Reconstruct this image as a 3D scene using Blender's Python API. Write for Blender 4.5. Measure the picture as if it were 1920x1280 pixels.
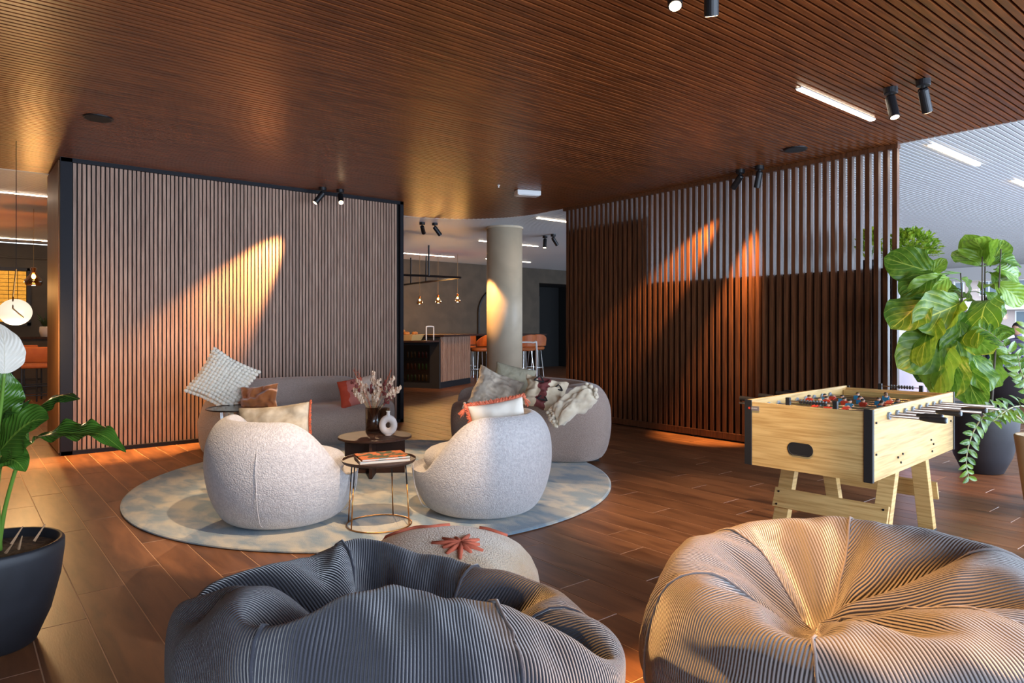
import bpy, math, random
import numpy as np
from mathutils import Vector, Matrix, Euler, noise
PI = math.pi
for _o in list(bpy.data.objects):
    bpy.data.objects.remove(_o)
S = bpy.context.scene
C = S.collection
# ------------------------------------------------------------------ camera
TH = math.atan(1052 / 1290.0)
F, HZ, EYE = 1290.0, 613.0, 1.25
cam = bpy.data.objects.new('camera', bpy.data.cameras.new('camera'))
C.objects.link(cam)
cam.location = (0, 0, EYE)
cam.rotation_euler = (PI / 2, 0, -TH)
cam.data.sensor_width = 36
cam.data.lens = 36 * F / 1920
cam.data.shift_y = (HZ - 640) / 1920
cam.data.clip_start = 0.05
cam.data.clip_end = 400
S.camera = cam
# ------------------------------------------------------------------ light and exposure
S.view_settings.view_transform = 'Standard'
S.view_settings.look = 'None'
S.view_settings.exposure = 0.9
S.view_settings.gamma = 1.0
S.view_settings.use_curve_mapping = False
S.cycles.use_denoising = True
S.cycles.max_bounces = 8
S.cycles.diffuse_bounces = 4
S.cycles.glossy_bounces = 4
S.cycles.transparent_max_bounces = 12
S.cycles.sample_clamp_indirect = 6
S.cycles.caustics_reflective = False
S.cycles.caustics_refractive = False
W = bpy.data.worlds.new('world')
S.world = W
W.use_nodes = True
W.node_tree.nodes['Background'].inputs[0].default_value = (0.80, 0.90, 1.0, 1)
W.node_tree.nodes['Background'].inputs[1].default_value = 1.9
WARM = (1.0, 0.50, 0.16)
SOFT = (1.0, 0.70, 0.42)
COOL = (0.58, 0.75, 1.0)
def area(name, loc, rot, sx, sy, energy, col):
    l = bpy.data.lights.new(name, 'AREA')
    l.shape = 'RECTANGLE'; l.size = sx; l.size_y = sy; l.energy = energy; l.color = col
    o = bpy.data.objects.new(name, l); C.objects.link(o)
    o.location = loc; o.rotation_euler = rot
    return o
area('window_daylight_rear', (3.2, -3.0, 1.5), (PI / 2 + .22, 0, 0), 11, 2.2, 380, COOL)
area('window_daylight_side', (13.0, -1.2, 1.6), (PI / 2, 0, 0), 12, 2.4, 500, COOL)
# ------------------------------------------------------------------ helpers
def ray(u, v):
    a = (u - 960) / F
    return Vector((math.sin(TH) + a * math.cos(TH), math.cos(TH) - a * math.sin(TH), (HZ - v) / F))
def at(u, v, d):
    return Vector((0, 0, EYE)) + ray(u, v) * d
def atz(u, v, z=0.0):
    r = ray(u, v)
    return Vector((0, 0, EYE)) + r * ((z - EYE) / r.z)
def lin(c):
    return tuple((x / 12.92 if x <= 0.04045 else ((x + 0.055) / 1.055) ** 2.4) for x in c)
def hx(s):
    return lin(tuple(int(s[i:i + 2], 16) / 255 for i in (0, 2, 4)))
MATS = {}
def mk(name, col, rough=0.6, metal=0.0, col2=None, nscale=(1, 1, 1), nfreq=5.0, ramp=(0.35, 0.65), bump=0.0, bfreq=200.0, bdist=0.002, bscale=(1, 1, 1), rand=0.0, emit=None, estr=0.0, coat=0.0, spec=0.5, coords='Object', trans=0.0, vor=False, alpha=None, sheen=0.0, detail=3.0):
    if name in MATS: return MATS[name]
    m = bpy.data.materials.new(name); m.use_nodes = True
    N, L = m.node_tree.nodes, m.node_tree.links
    b = N['Principled BSDF']
    b.inputs['Base Color'].default_value = (*col, 1)
    b.inputs['Roughness'].default_value = rough
    b.inputs['Metallic'].default_value = metal
    b.inputs['Specular IOR Level'].default_value = spec
    b.inputs['Coat Weight'].default_value = coat
    b.inputs['Transmission Weight'].default_value = trans
    b.inputs['Sheen Weight'].default_value = sheen
    if emit:
        b.inputs['Emission Color'].default_value = (*emit, 1)
        b.inputs['Emission Strength'].default_value = estr
    tc = N.new('ShaderNodeTexCoord')
    vec = tc.outputs[coords]
    oi = None
    if rand or col2:
        oi = N.new('ShaderNodeObjectInfo')
        ad = N.new('ShaderNodeVectorMath'); ad.operation = 'ADD'
        mu = N.new('ShaderNodeMath'); mu.operation = 'MULTIPLY'; mu.inputs[1].default_value = 37.0
        L.new(oi.outputs['Random'], mu.inputs[0])
        L.new(vec, ad.inputs[0]); L.new(mu.outputs[0], ad.inputs[1]); vec2 = ad.outputs[0]
    out = None
    if col2:
        mp = N.new('ShaderNodeMapping'); mp.inputs['Scale'].default_value = nscale
        L.new(vec2, mp.inputs['Vector'])
        n = N.new('ShaderNodeTexNoise'); n.inputs['Scale'].default_value = nfreq; n.inputs['Detail'].default_value = detail
        n.inputs['Distortion'].default_value = 0.4
        L.new(mp.outputs[0], n.inputs['Vector'])
        r = N.new('ShaderNodeValToRGB')
        r.color_ramp.elements[0].position = ramp[0]; r.color_ramp.elements[0].color = (*col, 1)
        r.color_ramp.elements[1].position = ramp[1]; r.color_ramp.elements[1].color = (*col2, 1)
        L.new(n.outputs['Fac'], r.inputs[0]); out = r.outputs[0]
        L.new(out, b.inputs['Base Color'])
    if rand:
        hs = N.new('ShaderNodeHueSaturation')
        mr = N.new('ShaderNodeMapRange'); mr.inputs[3].default_value = 1 - rand; mr.inputs[4].default_value = 1 + rand
        L.new(oi.outputs['Random'], mr.inputs[0]); L.new(mr.outputs[0], hs.inputs['Value'])
        if out: L.new(out, hs.inputs['Color'])
        else: hs.inputs['Color'].default_value = (*col, 1)
        L.new(hs.outputs[0], b.inputs['Base Color'])
    if bump:
        mp = N.new('ShaderNodeMapping'); mp.inputs['Scale'].default_value = bscale
        L.new(tc.outputs[coords], mp.inputs['Vector'])
        if vor:
            n = N.new('ShaderNodeTexVoronoi'); n.feature = 'SMOOTH_F1'; n.inputs['Scale'].default_value = bfreq; h = n.outputs['Distance']
        else:
            n = N.new('ShaderNodeTexNoise'); n.inputs['Scale'].default_value = bfreq; n.inputs['Detail'].default_value = 2; h = n.outputs['Fac']
        L.new(mp.outputs[0], n.inputs['Vector'])
        bp = N.new('ShaderNodeBump'); bp.inputs['Strength'].default_value = bump; bp.inputs['Distance'].default_value = bdist
        bp.invert = vor
        L.new(h, bp.inputs['Height']); L.new(bp.outputs[0], b.inputs['Normal'])
    MATS[name] = m
    return m
def glass(name, col, rough=0.02, fac=0.75):
    # a thin clear pane: mostly transparent, tinted, with a glossy reflection
    if name in MATS: return MATS[name]
    m = bpy.data.materials.new(name); m.use_nodes = True
    N, L = m.node_tree.nodes, m.node_tree.links
    N.remove(N['Principled BSDF'])
    t = N.new('ShaderNodeBsdfTransparent'); t.inputs[0].default_value = (*col, 1)
    g = N.new('ShaderNodeBsdfGlossy'); g.inputs['Roughness'].default_value = rough
    f = N.new('ShaderNodeFresnel'); f.inputs[0].default_value = 1.5
    a = N.new('ShaderNodeMath'); a.operation = 'MULTIPLY_ADD'; a.inputs[1].default_value = fac; a.inputs[2].default_value = 0.02
    x = N.new('ShaderNodeMixShader')
    L.new(f.outputs[0], a.inputs[0]); L.new(a.outputs[0], x.inputs[0]); L.new(t.outputs[0], x.inputs[1]); L.new(g.outputs[0], x.inputs[2])
    L.new(x.outputs[0], N['Material Output'].inputs[0])
    MATS[name] = m
    return m
class G:
    """collects shapes, then becomes one mesh"""
    def __init__(s): s.v = []; s.f = []; s.mi = []; s.cur = 0; s.uv = None
    def add(s, vs, fs):
        o = len(s.v); s.v += [tuple(v) for v in vs]; s.f += [tuple(i + o for i in f) for f in fs]; s.mi += [s.cur] * len(fs); return s
    def box(s, c, d, rot=None, taper=1.0):
        h = [x / 2 for x in d]; vs = []
        for z in (-1, 1):
            k = taper if z > 0 else 1
            for x, y in ((-1, -1), (1, -1), (1, 1), (-1, 1)):
                vs.append(Vector((x * h[0] * k, y * h[1] * k, z * h[2])))
        if rot is not None:
            R = rot if isinstance(rot, Matrix) else Euler(rot).to_matrix()
            vs = [R @ v for v in vs]
        return s.add([v + Vector(c) for v in vs], [(3, 2, 1, 0), (4, 5, 6, 7), (0, 1, 5, 4), (1, 2, 6, 5), (2, 3, 7, 6), (3, 0, 4, 7)])
    def hexa(s, vs):  # eight corners: bottom four, top four, counter-clockwise
        return s.add(vs, [(3, 2, 1, 0), (4, 5, 6, 7), (0, 1, 5, 4), (1, 2, 6, 5), (2, 3, 7, 6), (3, 0, 4, 7)])
    def tube(s, pts, r, n=8, caps=True, closed=False):
        pts = [Vector(p) for p in pts]; m = len(pts)
        rs = r if isinstance(r, (list, tuple)) else [r] * m
        vs = []; prev = None
        for i, p in enumerate(pts):
            if closed: t = pts[(i + 1) % m] - pts[i - 1]
            else: t = pts[min(i + 1, m - 1)] - pts[max(i - 1, 0)]
            t.normalize()
            if prev is None:
                a = Vector((0, 0, 1)) if abs(t.z) < 0.9 else Vector((1, 0, 0))
            else: a = prev
            x = (a - t * a.dot(t)).normalized(); y = t.cross(x); prev = x
            for k in range(n):
                th = 2 * PI * k / n; vs.append(p + (x * math.cos(th) + y * math.sin(th)) * rs[i])
        fs = []
        for i in range(m if closed else m - 1):
            j = (i + 1) % m
            for k in range(n):
                fs.append((i * n + k, i * n + (k + 1) % n, j * n + (k + 1) % n, j * n + k))
        if caps and not closed: fs += [tuple(range(n))[::-1], tuple((m - 1) * n + k for k in range(n))]
        return s.add(vs, fs)
    def lathe(s, prof, c=(0, 0, 0), n=32, rot=None, sx=1, sy=1):
        vs = []; R = Euler(rot).to_matrix() if rot is not None else Matrix.Identity(3)
        for r, z in prof:
            for k in range(n):
                a = 2 * PI * k / n; vs.append(R @ Vector((r * math.cos(a) * sx, r * math.sin(a) * sy, z)) + Vector(c))
        fs = []
        for i in range(len(prof) - 1):
            for k in range(n):
                fs.append((i * n + k, i * n + (k + 1) % n, (i + 1) * n + (k + 1) % n, (i + 1) * n + k))
        if prof[0][0] > 1e-4: fs.append(tuple(range(n))[::-1])
        if prof[-1][0] > 1e-4: fs.append(tuple((len(prof) - 1) * n + k for k in range(n)))
        return s.add(vs, fs)
    def loft(s, rings, cap=True):
        n = len(rings[0]); vs = [v for r in rings for v in r]; fs = []
        for i in range(len(rings) - 1):
            for k in range(n): fs.append((i * n + k, i * n + (k + 1) % n, (i + 1) * n + (k + 1) % n, (i + 1) * n + k))
        if cap: fs += [tuple(range(n))[::-1], tuple((len(rings) - 1) * n + k for k in range(n))]
        return s.add(vs, fs)
    def ball(s, c, r, n=8, m=6, sc=(1, 1, 1), rot=None):
        prof = [(math.sin(PI * i / m), -math.cos(PI * i / m)) for i in range(m + 1)]
        R = Euler(rot).to_matrix() if rot is not None else Matrix.Identity(3)
        vs = []
        for a, z in prof:
            for k in range(n):
                t = 2 * PI * k / n; vs.append(R @ Vector((a * math.cos(t) * r * sc[0], a * math.sin(t) * r * sc[1], z * r * sc[2])) + Vector(c))
        fs = []
        for i in range(m):
            for k in range(n): fs.append((i * n + k, i * n + (k + 1) % n, (i + 1) * n + (k + 1) % n, (i + 1) * n + k))
        return s.add(vs, fs)
    def mesh(s, name, mats, smooth=False):
        me = bpy.data.meshes.new(name)
        me.from_pydata([tuple(v) for v in s.v], [], s.f)
        for m in (mats if isinstance(mats, (list, tuple)) else [mats]): me.materials.append(m)
        if isinstance(mats, (list, tuple)) and len(mats) > 1: me.polygons.foreach_set('material_index', s.mi)
        if s.uv is not None:
            ul = me.uv_layers.new(name='uv'); li = np.empty(len(me.loops), dtype=np.int32); me.loops.foreach_get('vertex_index', li)
            ul.data.foreach_set('uv', np.array(s.uv, dtype=np.float32)[li].ravel())
        if smooth: me.polygons.foreach_set('use_smooth', [True] * len(me.polygons))
        me.update()
        return me
    def build(s, name, mats, parent=None, smooth=False, bevel=0, sub=0, loc=None, rot=None, seg=2):
        o = bpy.data.objects.new(name, s.mesh(name, mats, smooth)); C.objects.link(o)
        if parent is not None: o.parent = parent
        if loc is not None: o.location = loc
        if rot is not None: o.rotation_euler = rot
        if bevel:
            b = o.modifiers.new('bevel', 'BEVEL'); b.width = bevel; b.segments = seg; b.limit_method = 'ANGLE'; b.angle_limit = 0.7
            if smooth is False and seg > 2: o.data.polygons.foreach_set('use_smooth', [True] * len(o.data.polygons))
        if sub:
            q = o.modifiers.new('sub', 'SUBSURF'); q.levels = q.render_levels = sub
        return o
def tag(o, label=None, cat=None, group=None, kind=None):
    if label: o['label'] = label
    if cat: o['category'] = cat
    if group: o['group'] = group
    if kind: o['kind'] = kind
    return o
def thing(name, label, cat, loc=(0, 0, 0), rz=0, group=None, rot=None):
    o = bpy.data.objects.new(name, None); C.objects.link(o)
    o.empty_display_size = 0.05
    o.location = loc; o.rotation_euler = rot if rot is not None else (0, 0, rz)
    return tag(o, label, cat, group)
def struct(o): o['kind'] = 'structure'; return o
def kids(o): return [c for c in bpy.data.objects if c.parent == o]
def copy_tree(o, parent=None, ch=None):
    c = o.copy(); C.objects.link(c)
    if parent is not None: c.parent = parent
    for k in kids(o): copy_tree(k, c)
    return c
def inst(me, name, parent, loc=(0, 0, 0), rot=None, sc=None):
    o = bpy.data.objects.new(name, me); C.objects.link(o); o.parent = parent; o.location = loc
    if rot is not None: o.rotation_euler = rot
    if sc is not None: o.scale = sc
    return o
def spotlamp(name, loc, target, energy, deg, blend=0.5, col=WARM, parent=None, size=0.03):
    l = bpy.data.lights.new(name, 'SPOT'); l.energy = energy; l.spot_size = math.radians(deg); l.spot_blend = blend
    l.color = col; l.shadow_soft_size = size
    o = bpy.data.objects.new(name, l); C.objects.link(o)
    d = Vector(target) - Vector(loc)
    o.rotation_euler = d.to_track_quat('-Z', 'Y').to_euler(); o.location = loc
    return o
def crom(pts, n):
    """smooth curve through points"""
    P = [Vector(p) for p in pts]; P = [P[0] * 2 - P[1]] + P + [P[-1] * 2 - P[-2]]; out = []
    for i in range(1, len(P) - 2):
        for k in range(n):
            t = k / n
            out.append(0.5 * (2 * P[i] + (P[i + 1] - P[i - 1]) * t + (2 * P[i - 1] - 5 * P[i] + 4 * P[i + 1] - P[i + 2]) * t * t + (3 * P[i] - P[i - 1] - 3 * P[i + 1] + P[i + 2]) * t ** 3))
    out.append(P[-2]); return out
def sstep(x):
    x = max(0.0, min(1.0, x)); return x * x * (3 - 2 * x)
# ------------------------------------------------------------------ materials
m_black = mk('black metal', (0.012, 0.012, 0.014), 0.42, 0.3)
m_blacktrim = mk('black trim paint', (0.006, 0.006, 0.010), 0.6, spec=.25)
m_void = mk('black backing', (0.006, 0.005, 0.005), 0.9)
m_slatceil = mk('ceiling slat wood', hx('7c431e'), 0.33, col2=hx('592e13'), nscale=(1.2, 14, 14), nfreq=3, rand=0.1, spec=0.6)
m_slatwall = mk('grey oak slat', hx('ab8a76'), 0.55, col2=hx('8c6b58'), nscale=(22, 22, 1.2), nfreq=3, rand=0.13)
m_slatscreen = mk('walnut screen slat', hx('643c24'), 0.42, col2=hx('422413'), nscale=(20, 20, 1.0), nfreq=3, rand=0.12)
m_oakend = mk('oiled oak end panel', hx('9a6a3a'), 0.5, col2=hx('7c4f28'), nscale=(18, 18, 0.9), nfreq=2.5)
m_plank = mk('wood look plank', hx('8a5c3c'), 0.38, col2=hx('5c3a25'), nscale=(5.5, 0.9, 1), nfreq=2.6, rand=0.16, bump=0.12, bfreq=30, bscale=(6, 1, 1), spec=0.5, ramp=(0.3, 0.72), detail=5)
m_grout = mk('pale joint', hx('c49c7c'), 0.6)
m_whiteslat = mk('white ceiling slat', (0.56, 0.58, 0.60), 0.45)
m_whitegap = mk('grey ceiling backing', (0.05, 0.055, 0.06), 0.8)
m_white = mk('white plastic', (0.72, 0.72, 0.72), 0.4)
m_strip = mk('light strip diffuser', (1, 0.9, 0.8), 0.5, emit=(1.0, 0.80, 0.58), estr=14)
m_lens = mk('lamp lens', (1, 0.9, 0.7), 0.4, emit=(1.0, 0.72, 0.40), estr=6)
m_lensoff = mk('lamp lens recessed', (0.02, 0.02, 0.02), 0.2)
m_darkwall = mk('dark olive wall paint', hx('4b443b'), 0.85, col2=hx('554d42'), nfreq=3)
m_concrete = mk('smooth pale concrete', hx('cdbea6'), 0.42, col2=hx('b9ab94'), nfreq=2.2, bump=0.15, bfreq=14, spec=0.45)
m_steel = mk('brushed steel', (0.5, 0.5, 0.5), 0.3, 1.0)
m_pinkwall = mk('mauve lacquer', hx('a98fa0'), 0.35, col2=hx('9a7f92'), nfreq=2)
m_boucle = mk('cream boucle', lin((.76, .74, .735)), 0.95, col2=lin((.68, .66, .66)), nfreq=60, bump=0.8, bfreq=140, bdist=0.005, vor=True, sheen=0.3)
m_taupe = mk('taupe boucle', hx('ac998e'), 0.95, col2=hx('87756c'), nfreq=230, ramp=(0.35, 0.65), bump=0.8, bfreq=150, bdist=0.004, vor=True, sheen=0.3)
# ================================================================== the setting
H = 2.9
rnd = random.Random(4)
# ---- floor: every plank near enough to tell apart is an object
g = G(); g.box((9.5, 6.9, -0.0243), (27, 20.2, 0.046))
floor = struct(g.build('floor', m_grout))
def plank_geo(g, x, y, z=0):
    a, b = 0.0984, 0.5984
    t = z; lo = z - 0.0025
    g.add([(x - a, y - b, lo), (x + a, y - b, lo), (x + a, y + b, lo), (x - a, y + b, lo),
           (x - a + .0015, y - b + .0015, t), (x + a - .0015, y - b + .0015, t), (x + a - .0015, y + b - .0015, t), (x - a + .0015, y + b - .0015, t)],
          [(4, 5, 6, 7), (0, 1, 5, 4), (1, 2, 6, 5), (2, 3, 7, 6), (3, 0, 4, 7)])
pg = G(); plank_geo(pg, 0, 0); plank_me = pg.mesh('plank', m_plank)
near, far_g = [], G()
fx, fy = math.sin(TH), math.cos(TH)
for k in range(-20, 110):
    x = 0.755 + 0.2 * k
    if not -3.5 < x < 22.5: continue
    off = [0.0, 0.42, 0.8, 0.21, 0.61, 1.0][k % 6] + rnd.uniform(-.05, .05)
    y = -3.2 + off + 0.6
    while y < 16.4:
        d = x * fx + y * fy; lat = x * fy - y * fx
        vis = False
        for dy in (-.6, 0, .6):
            dd = x * fx + (y + dy) * fy; ll = x * fy - (y + dy) * fx
            if dd > 1.5 and abs(ll / dd) < 0.80 and EYE / dd < 0.56: vis = True
        near.append((0 if vis else 1, d, x, y)); y += 1.2
near.sort()
for i, (q, d, x, y) in enumerate(near):
    if i < 298 and not q: inst(plank_me, 'plank', floor, (x, y, 0))
    else: plank_geo(far_g, x, y)
tag(far_g.build('distant_plank', m_plank, floor), kind='stuff')
# ---- wooden ceiling with its rounded corner
def xend(y):
    return 6.62 if y < 7.5 else 5.2 + math.sqrt(max(0, 1.42 ** 2 - (y - 7.5) ** 2))
g = G()
out = [(-3.5, -3), (6.62, -3), (6.62, 7.5)] + [(5.2 + 1.42 * math.cos(a), 7.5 + 1.42 * math.sin(a)) for a in [PI / 2 * i / 16 for i in range(1, 17)]] + [(-3.5, 8.92)]
n = len(out)
g.add([(x, y, H + .033) for x, y in out] + [(x, y, H + .06) for x, y in out], [tuple(range(n))[::-1], tuple(range(n, 2 * n))] + [(i, (i + 1) % n, n + (i + 1) % n, n + i) for i in range(n)])
ceil1 = struct(g.build('ceiling', m_void))
sl = G(); sl.box((0, 0, 0), (9.12, .033, .032)); slat_me = sl.mesh('slat', m_slatceil)
y = 0.93
gs = G(); yy = y - .05
while yy > -2.9:
    gs.box((1.56, yy, H + .016), (10.12, .033, .032)); yy -= .05
tag(gs.build('distant_slat', m_slatceil, ceil1), kind='stuff')
while y < 8.9:
    if y < 7.5: inst(slat_me, 'slat', ceil1, (2.06, y, H + .016))
    else:
        x1 = xend(y); q = G(); q.box(((-2.5 + x1) / 2, y, H + .016), (x1 + 2.5, .033, .032)); q.build('slat', m_slatceil, ceil1)
    y += .05
g = G()
rim = [(6.63, -3), (6.63, 7.5)] + [(5.2 + 1.43 * math.cos(a), 7.5 + 1.43 * math.sin(a)) for a in [PI / 2 * i / 16 for i in range(1, 17)]] + [(-3.5, 8.93)]
vs = []
for x, y in rim: vs += [(x, y, H - .003), (x + .006, y + .006, H - .003), (x + .006, y + .006, H + .06), (x, y, H + .06)]
fs = []
for i in range(len(rim) - 1):
    for k in range(4): fs.append((i * 4 + k, i * 4 + (k + 1) % 4, i * 4 + 4 + (k + 1) % 4, i * 4 + 4 + k))
g.add(vs, fs); struct(g.build('trim_1', m_white))
# ---- white slatted ceiling
g = G(); g.box((9.5, 6.9, H + .1), (27, 20.2, .06)); ceil2 = struct(g.build('ceiling', m_whitegap))
def wslat(gg, x0, x1, y): gg.box(((x0 + x1) / 2, y, H + .018), (x1 - x0, .034, .03))
q = G(); wslat(q, 6.645, 22, 0); wme = q.mesh('slat', m_whiteslat)
y = 1.0; gs = G(); yy = y - .05
while yy > -2.9: wslat(gs, 6.645, 22, yy); yy -= .05
cnt = 0
while y < 16.6:
    if y < 7.5: inst(wme, 'slat', ceil2, (0, y, 0)); cnt += 1
    elif cnt < 290:
        x0 = (xend(y) + .03) if y < 8.92 else -3.4
        q = G(); wslat(q, x0, 22, y); q.build('slat', m_whiteslat, ceil2); cnt += 1
    else: wslat(gs, -3.4, 22, y)
    y += .05
tag(gs.build('distant_slat', m_whiteslat, ceil2), kind='stuff')
# ---- left wall: a deep block clad in grey oak slats on black felt
X0, X1, YF = 0.825, 4.62, 7.95
g = G(); g.box(((X0 + X1) / 2, YF + .55, H / 2 - .001), (X1 - X0, 1.06, H - .004)); wl = struct(g.build('wall_left', m_void))
g = G(); g.box((X0 - .006, YF + .56, H / 2), (.012, .98, H - .03)); g.build('end_panel', m_oakend, wl)
g = G()
g.box((X0 + .045, YF - .002, H / 2), (.1, .05, H - .004)); g.box((X1 - .025, YF - .002, H / 2), (.05, .05, H - .004))
g.box(((X0 + X1) / 2, YF - .003, H - .02), (X1 - X0, .048, .04)); g.box(((X0 + X1) / 2, YF - .003, .02), (X1 - X0, .048, .04))
g.build('black_frame', m_blacktrim, wl)
q = G(); q.box((0, 0, 0), (.0275, .016, H - .08)); sme = q.mesh('slat', m_slatwall)
x = X0 + .118
while x < X1 - .06: inst(sme, 'slat', wl, (x, YF + .012 - .0, H / 2)); x += .0402
# ---- right wall: open screen of walnut slats from floor to ceiling
XS = 6.6
g = G(); g.box((XS + .02, 4.78, H - .02), (.06, 4.36, .04)); wr = struct(g.build('wall_right', m_slatscreen))
g = G(); g.box((XS + .02, 4.78, .055), (.07, 4.36, .07)); g.build('bottom_rail', m_slatscreen, wr)
q = G(); q.box((0, 0, 0), (.05, .042, H - .12)); sme2 = q.mesh('slat', m_slatscreen)
y = 2.63
while y < 6.96: inst(sme2, 'slat', wr, (XS + .025, y, H / 2 + .03)); y += .0803
for yy in (2.63, 4.8, 6.93):
    q = G(); q.box((XS + .025, yy, .012), (.05, .03, .024)); q.build('foot', m_black, wr)
# ---- cabinets behind the screen
cb = thing('storage_cabinet', 'long mauve and brown cabinet behind the slatted screen with plants on top', 'cabinet', (7.12, 3.98, 0))
m_cabbrown = mk('brown veneer', hx('3c241a'), 0.5, col2=hx('2c1911'), nscale=(8, 1, 8), nfreq=3)
g = G(); g.box((0, 0, .9), (.76, 2.56, 1.8)); g.build('carcass', m_cabbrown, cb)
g = G(); g.box((0, -1.286, .89), (.76, .012, 1.78)); g.build('end_panel', m_pinkwall, cb)
for i in range(4):
    q = G(); q.box((-.386, -.96 + i * .64, .9), (.012, .63, 1.76)); q.build('door', m_cabbrown, cb, bevel=.002)
tc_ = thing('tall_cabinet', 'tall black cabinet behind the far end of the slatted screen', 'cabinet', (7.12, 6.1, 0))
m_dark = mk('near black laminate', (0.012, 0.011, 0.011), 0.6)
g = G(); g.box((0, 0, 1.3), (.7, 1.5, 2.6)); g.build('carcass', m_dark, tc_)
for i in range(2):
    q = G(); q.box((-.356, -.375 + i * .75, 1.3), (.012, .74, 2.56)); q.build('door', m_dark, tc_, bevel=.002)
# ---- far walls
g = G(); g.box((9.0, 14.7, 1.45), (7.8, .2, 2.9)); g.box((14.0, 14.7, 2.7), (2.2, .2, .4)); g.box((18.6, 14.7, 1.45), (7.0, .2, 2.9))
struct(g.build('wall_back', m_darkwall))
m_blackpaint = mk('black paint', (0.006, 0.006, 0.006), 0.8)
g = G(); g.box((14, 16.2, 1.45), (2.4, .1, 2.9)); g.box((12.87, 15.5, 1.45), (.06, 1.4, 2.9)); g.box((15.13, 15.5, 1.45), (.06, 1.4, 2.9)); g.box((14, 15.5, 2.56), (2.3, 1.5, .1))
struct(g.build('wall_recess', m_blackpaint))
m_doorgrey = mk('grey door paint', hx('3b3733'), 0.6)
g = G(); g.box((0, 0, 1.1), (.95, .05, 2.2)); dr = struct(g.build('door_1', m_doorgrey, loc=(13.75, 16.1, .01)))
g = G(); g.tube([(-.4, -.06, 1.05), (-.28, -.06, 1.05)], .012); g.build('handle', m_steel, dr)
g = G(); g.ball((.03, -.03, 1.79), .05, sc=(1, .2, 1)); g.hexa([(-.07, -.04, 1.42), (.13, -.04, 1.42), (.13, -.03, 1.42), (-.07, -.03, 1.42), (0.0, -.04, 1.73), (.06, -.04, 1.73), (.06, -.03, 1.73), (0.0, -.03, 1.73)])
g.build('pictogram', m_blackpaint, dr)
g = G(); g.box((1.2, 16.8, 1.45), (9.6, .2, 2.9)); g.box((5.2, 15.7, 1.45), (.2, 2.1, 2.9))
wfl = struct(g.build('wall_far_left', m_darkwall))
g = G()
fr = [(-1.0, 1.0), (1.66, 1.0), (1.66, 2.62), (-1.0, 2.62)]
for i in range(4):
    a, b = fr[i], fr[(i + 1) % 4]; g.tube([(a[0], 16.69, a[1]), (b[0], 16.69, b[1])], .022, 6)
g.build('panel_moulding', m_darkwall, wfl)
g = G(); g.box((-3.45, 6.9, 1.45), (.1, 20, 2.9)); struct(g.build('wall_side', m_darkwall))
# window wall at the far right end
wn = G(); wn.box((21.95, 6.4, 2.72), (.3, 18.6, .36)); wn.box((21.95, 6.4, .04), (.2, 18.6, .08)); win = struct(wn.build('window_1', m_white))
for i in range(10):
    q = G(); q.box((21.95, -2.8 + i * 2.0, 1.3), (.1, .07, 2.5)); q.build('mullion', m_white, win)
m_pane = glass('window glass', (.96, .98, 1))
q = G(); q.box((0, 0, 0), (.01, 1.92, 2.44)); pme = q.mesh('pane', m_pane)
for i in range(9): inst(pme, 'pane', win, (21.95, -1.8 + i * 2.0, 1.3))
# column
g = G(); g.lathe([(.296, 0), (.296, H + .0)], n=64); col = struct(g.build('column', m_concrete, smooth=False, loc=(7.13, 8.94, 0)))
col.data.polygons.foreach_set('use_smooth', [len(p.vertices) == 4 for p in col.data.polygons])
g = G(); g.lathe([(.31, H - .03), (.31, H + .01)], n=64); g.build('collar', m_concrete, col)
# ================================================================== ceiling fixtures
def strip(p0, p1, label, group):
    a, b = Vector((*p0, H - .004)), Vector((*p1, H - .004)); mid = (a + b) / 2; L_ = (b - a).length
    t = thing('light_strip', label, 'light', mid, 0, group)
    q = G(); q.box((0, 0, .006), (L_ + .02, .044, .012)); q.build('housing', m_white, t)
    q = G(); q.box((0, 0, -.002), (L_, .034, .01)); q.build('diffuser', m_strip, t)
strip((4.54, 2.43), (5.68, 2.43), 'bright light strip set in the brown slatted ceiling near the two black spotlights', 'ceiling light strips')
strip((6.85, 2.43), (8.10, 2.43), 'large light strip in the white ceiling just right of the screen corner', 'ceiling light strips')
strip((9.25, 2.43), (10.4, 2.43), 'light strip in the white ceiling cut off by the right edge', 'ceiling light strips')
strip((12.9, 5.07), (14.2, 5.07), 'small light strip above the bushy plant on the cabinet', 'ceiling light strips')
strip((6.85, 7.8), (8.1, 7.8), 'light strip beside the slatted screen above the concrete column', 'ceiling light strips')
strip((7.8, 10.55), (9.28, 10.55), 'light strip partly behind the right side of the column', 'ceiling light strips')
strip((10.0, 13.25), (11.4, 13.25), 'farthest small light strip right of the column', 'ceiling light strips')
strip((7.7, 13.4), (9.17, 13.4), 'light strip above the bar pendants', 'ceiling light strips')
strip((-1.6, 10.43), (1.6, 10.43), 'nearer long light strip at the far left', 'ceiling light strips')
strip((-1.6, 15.8), (2.2, 15.8), 'farther long light strip at the far left, by the dark wall', 'ceiling light strips')
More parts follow.
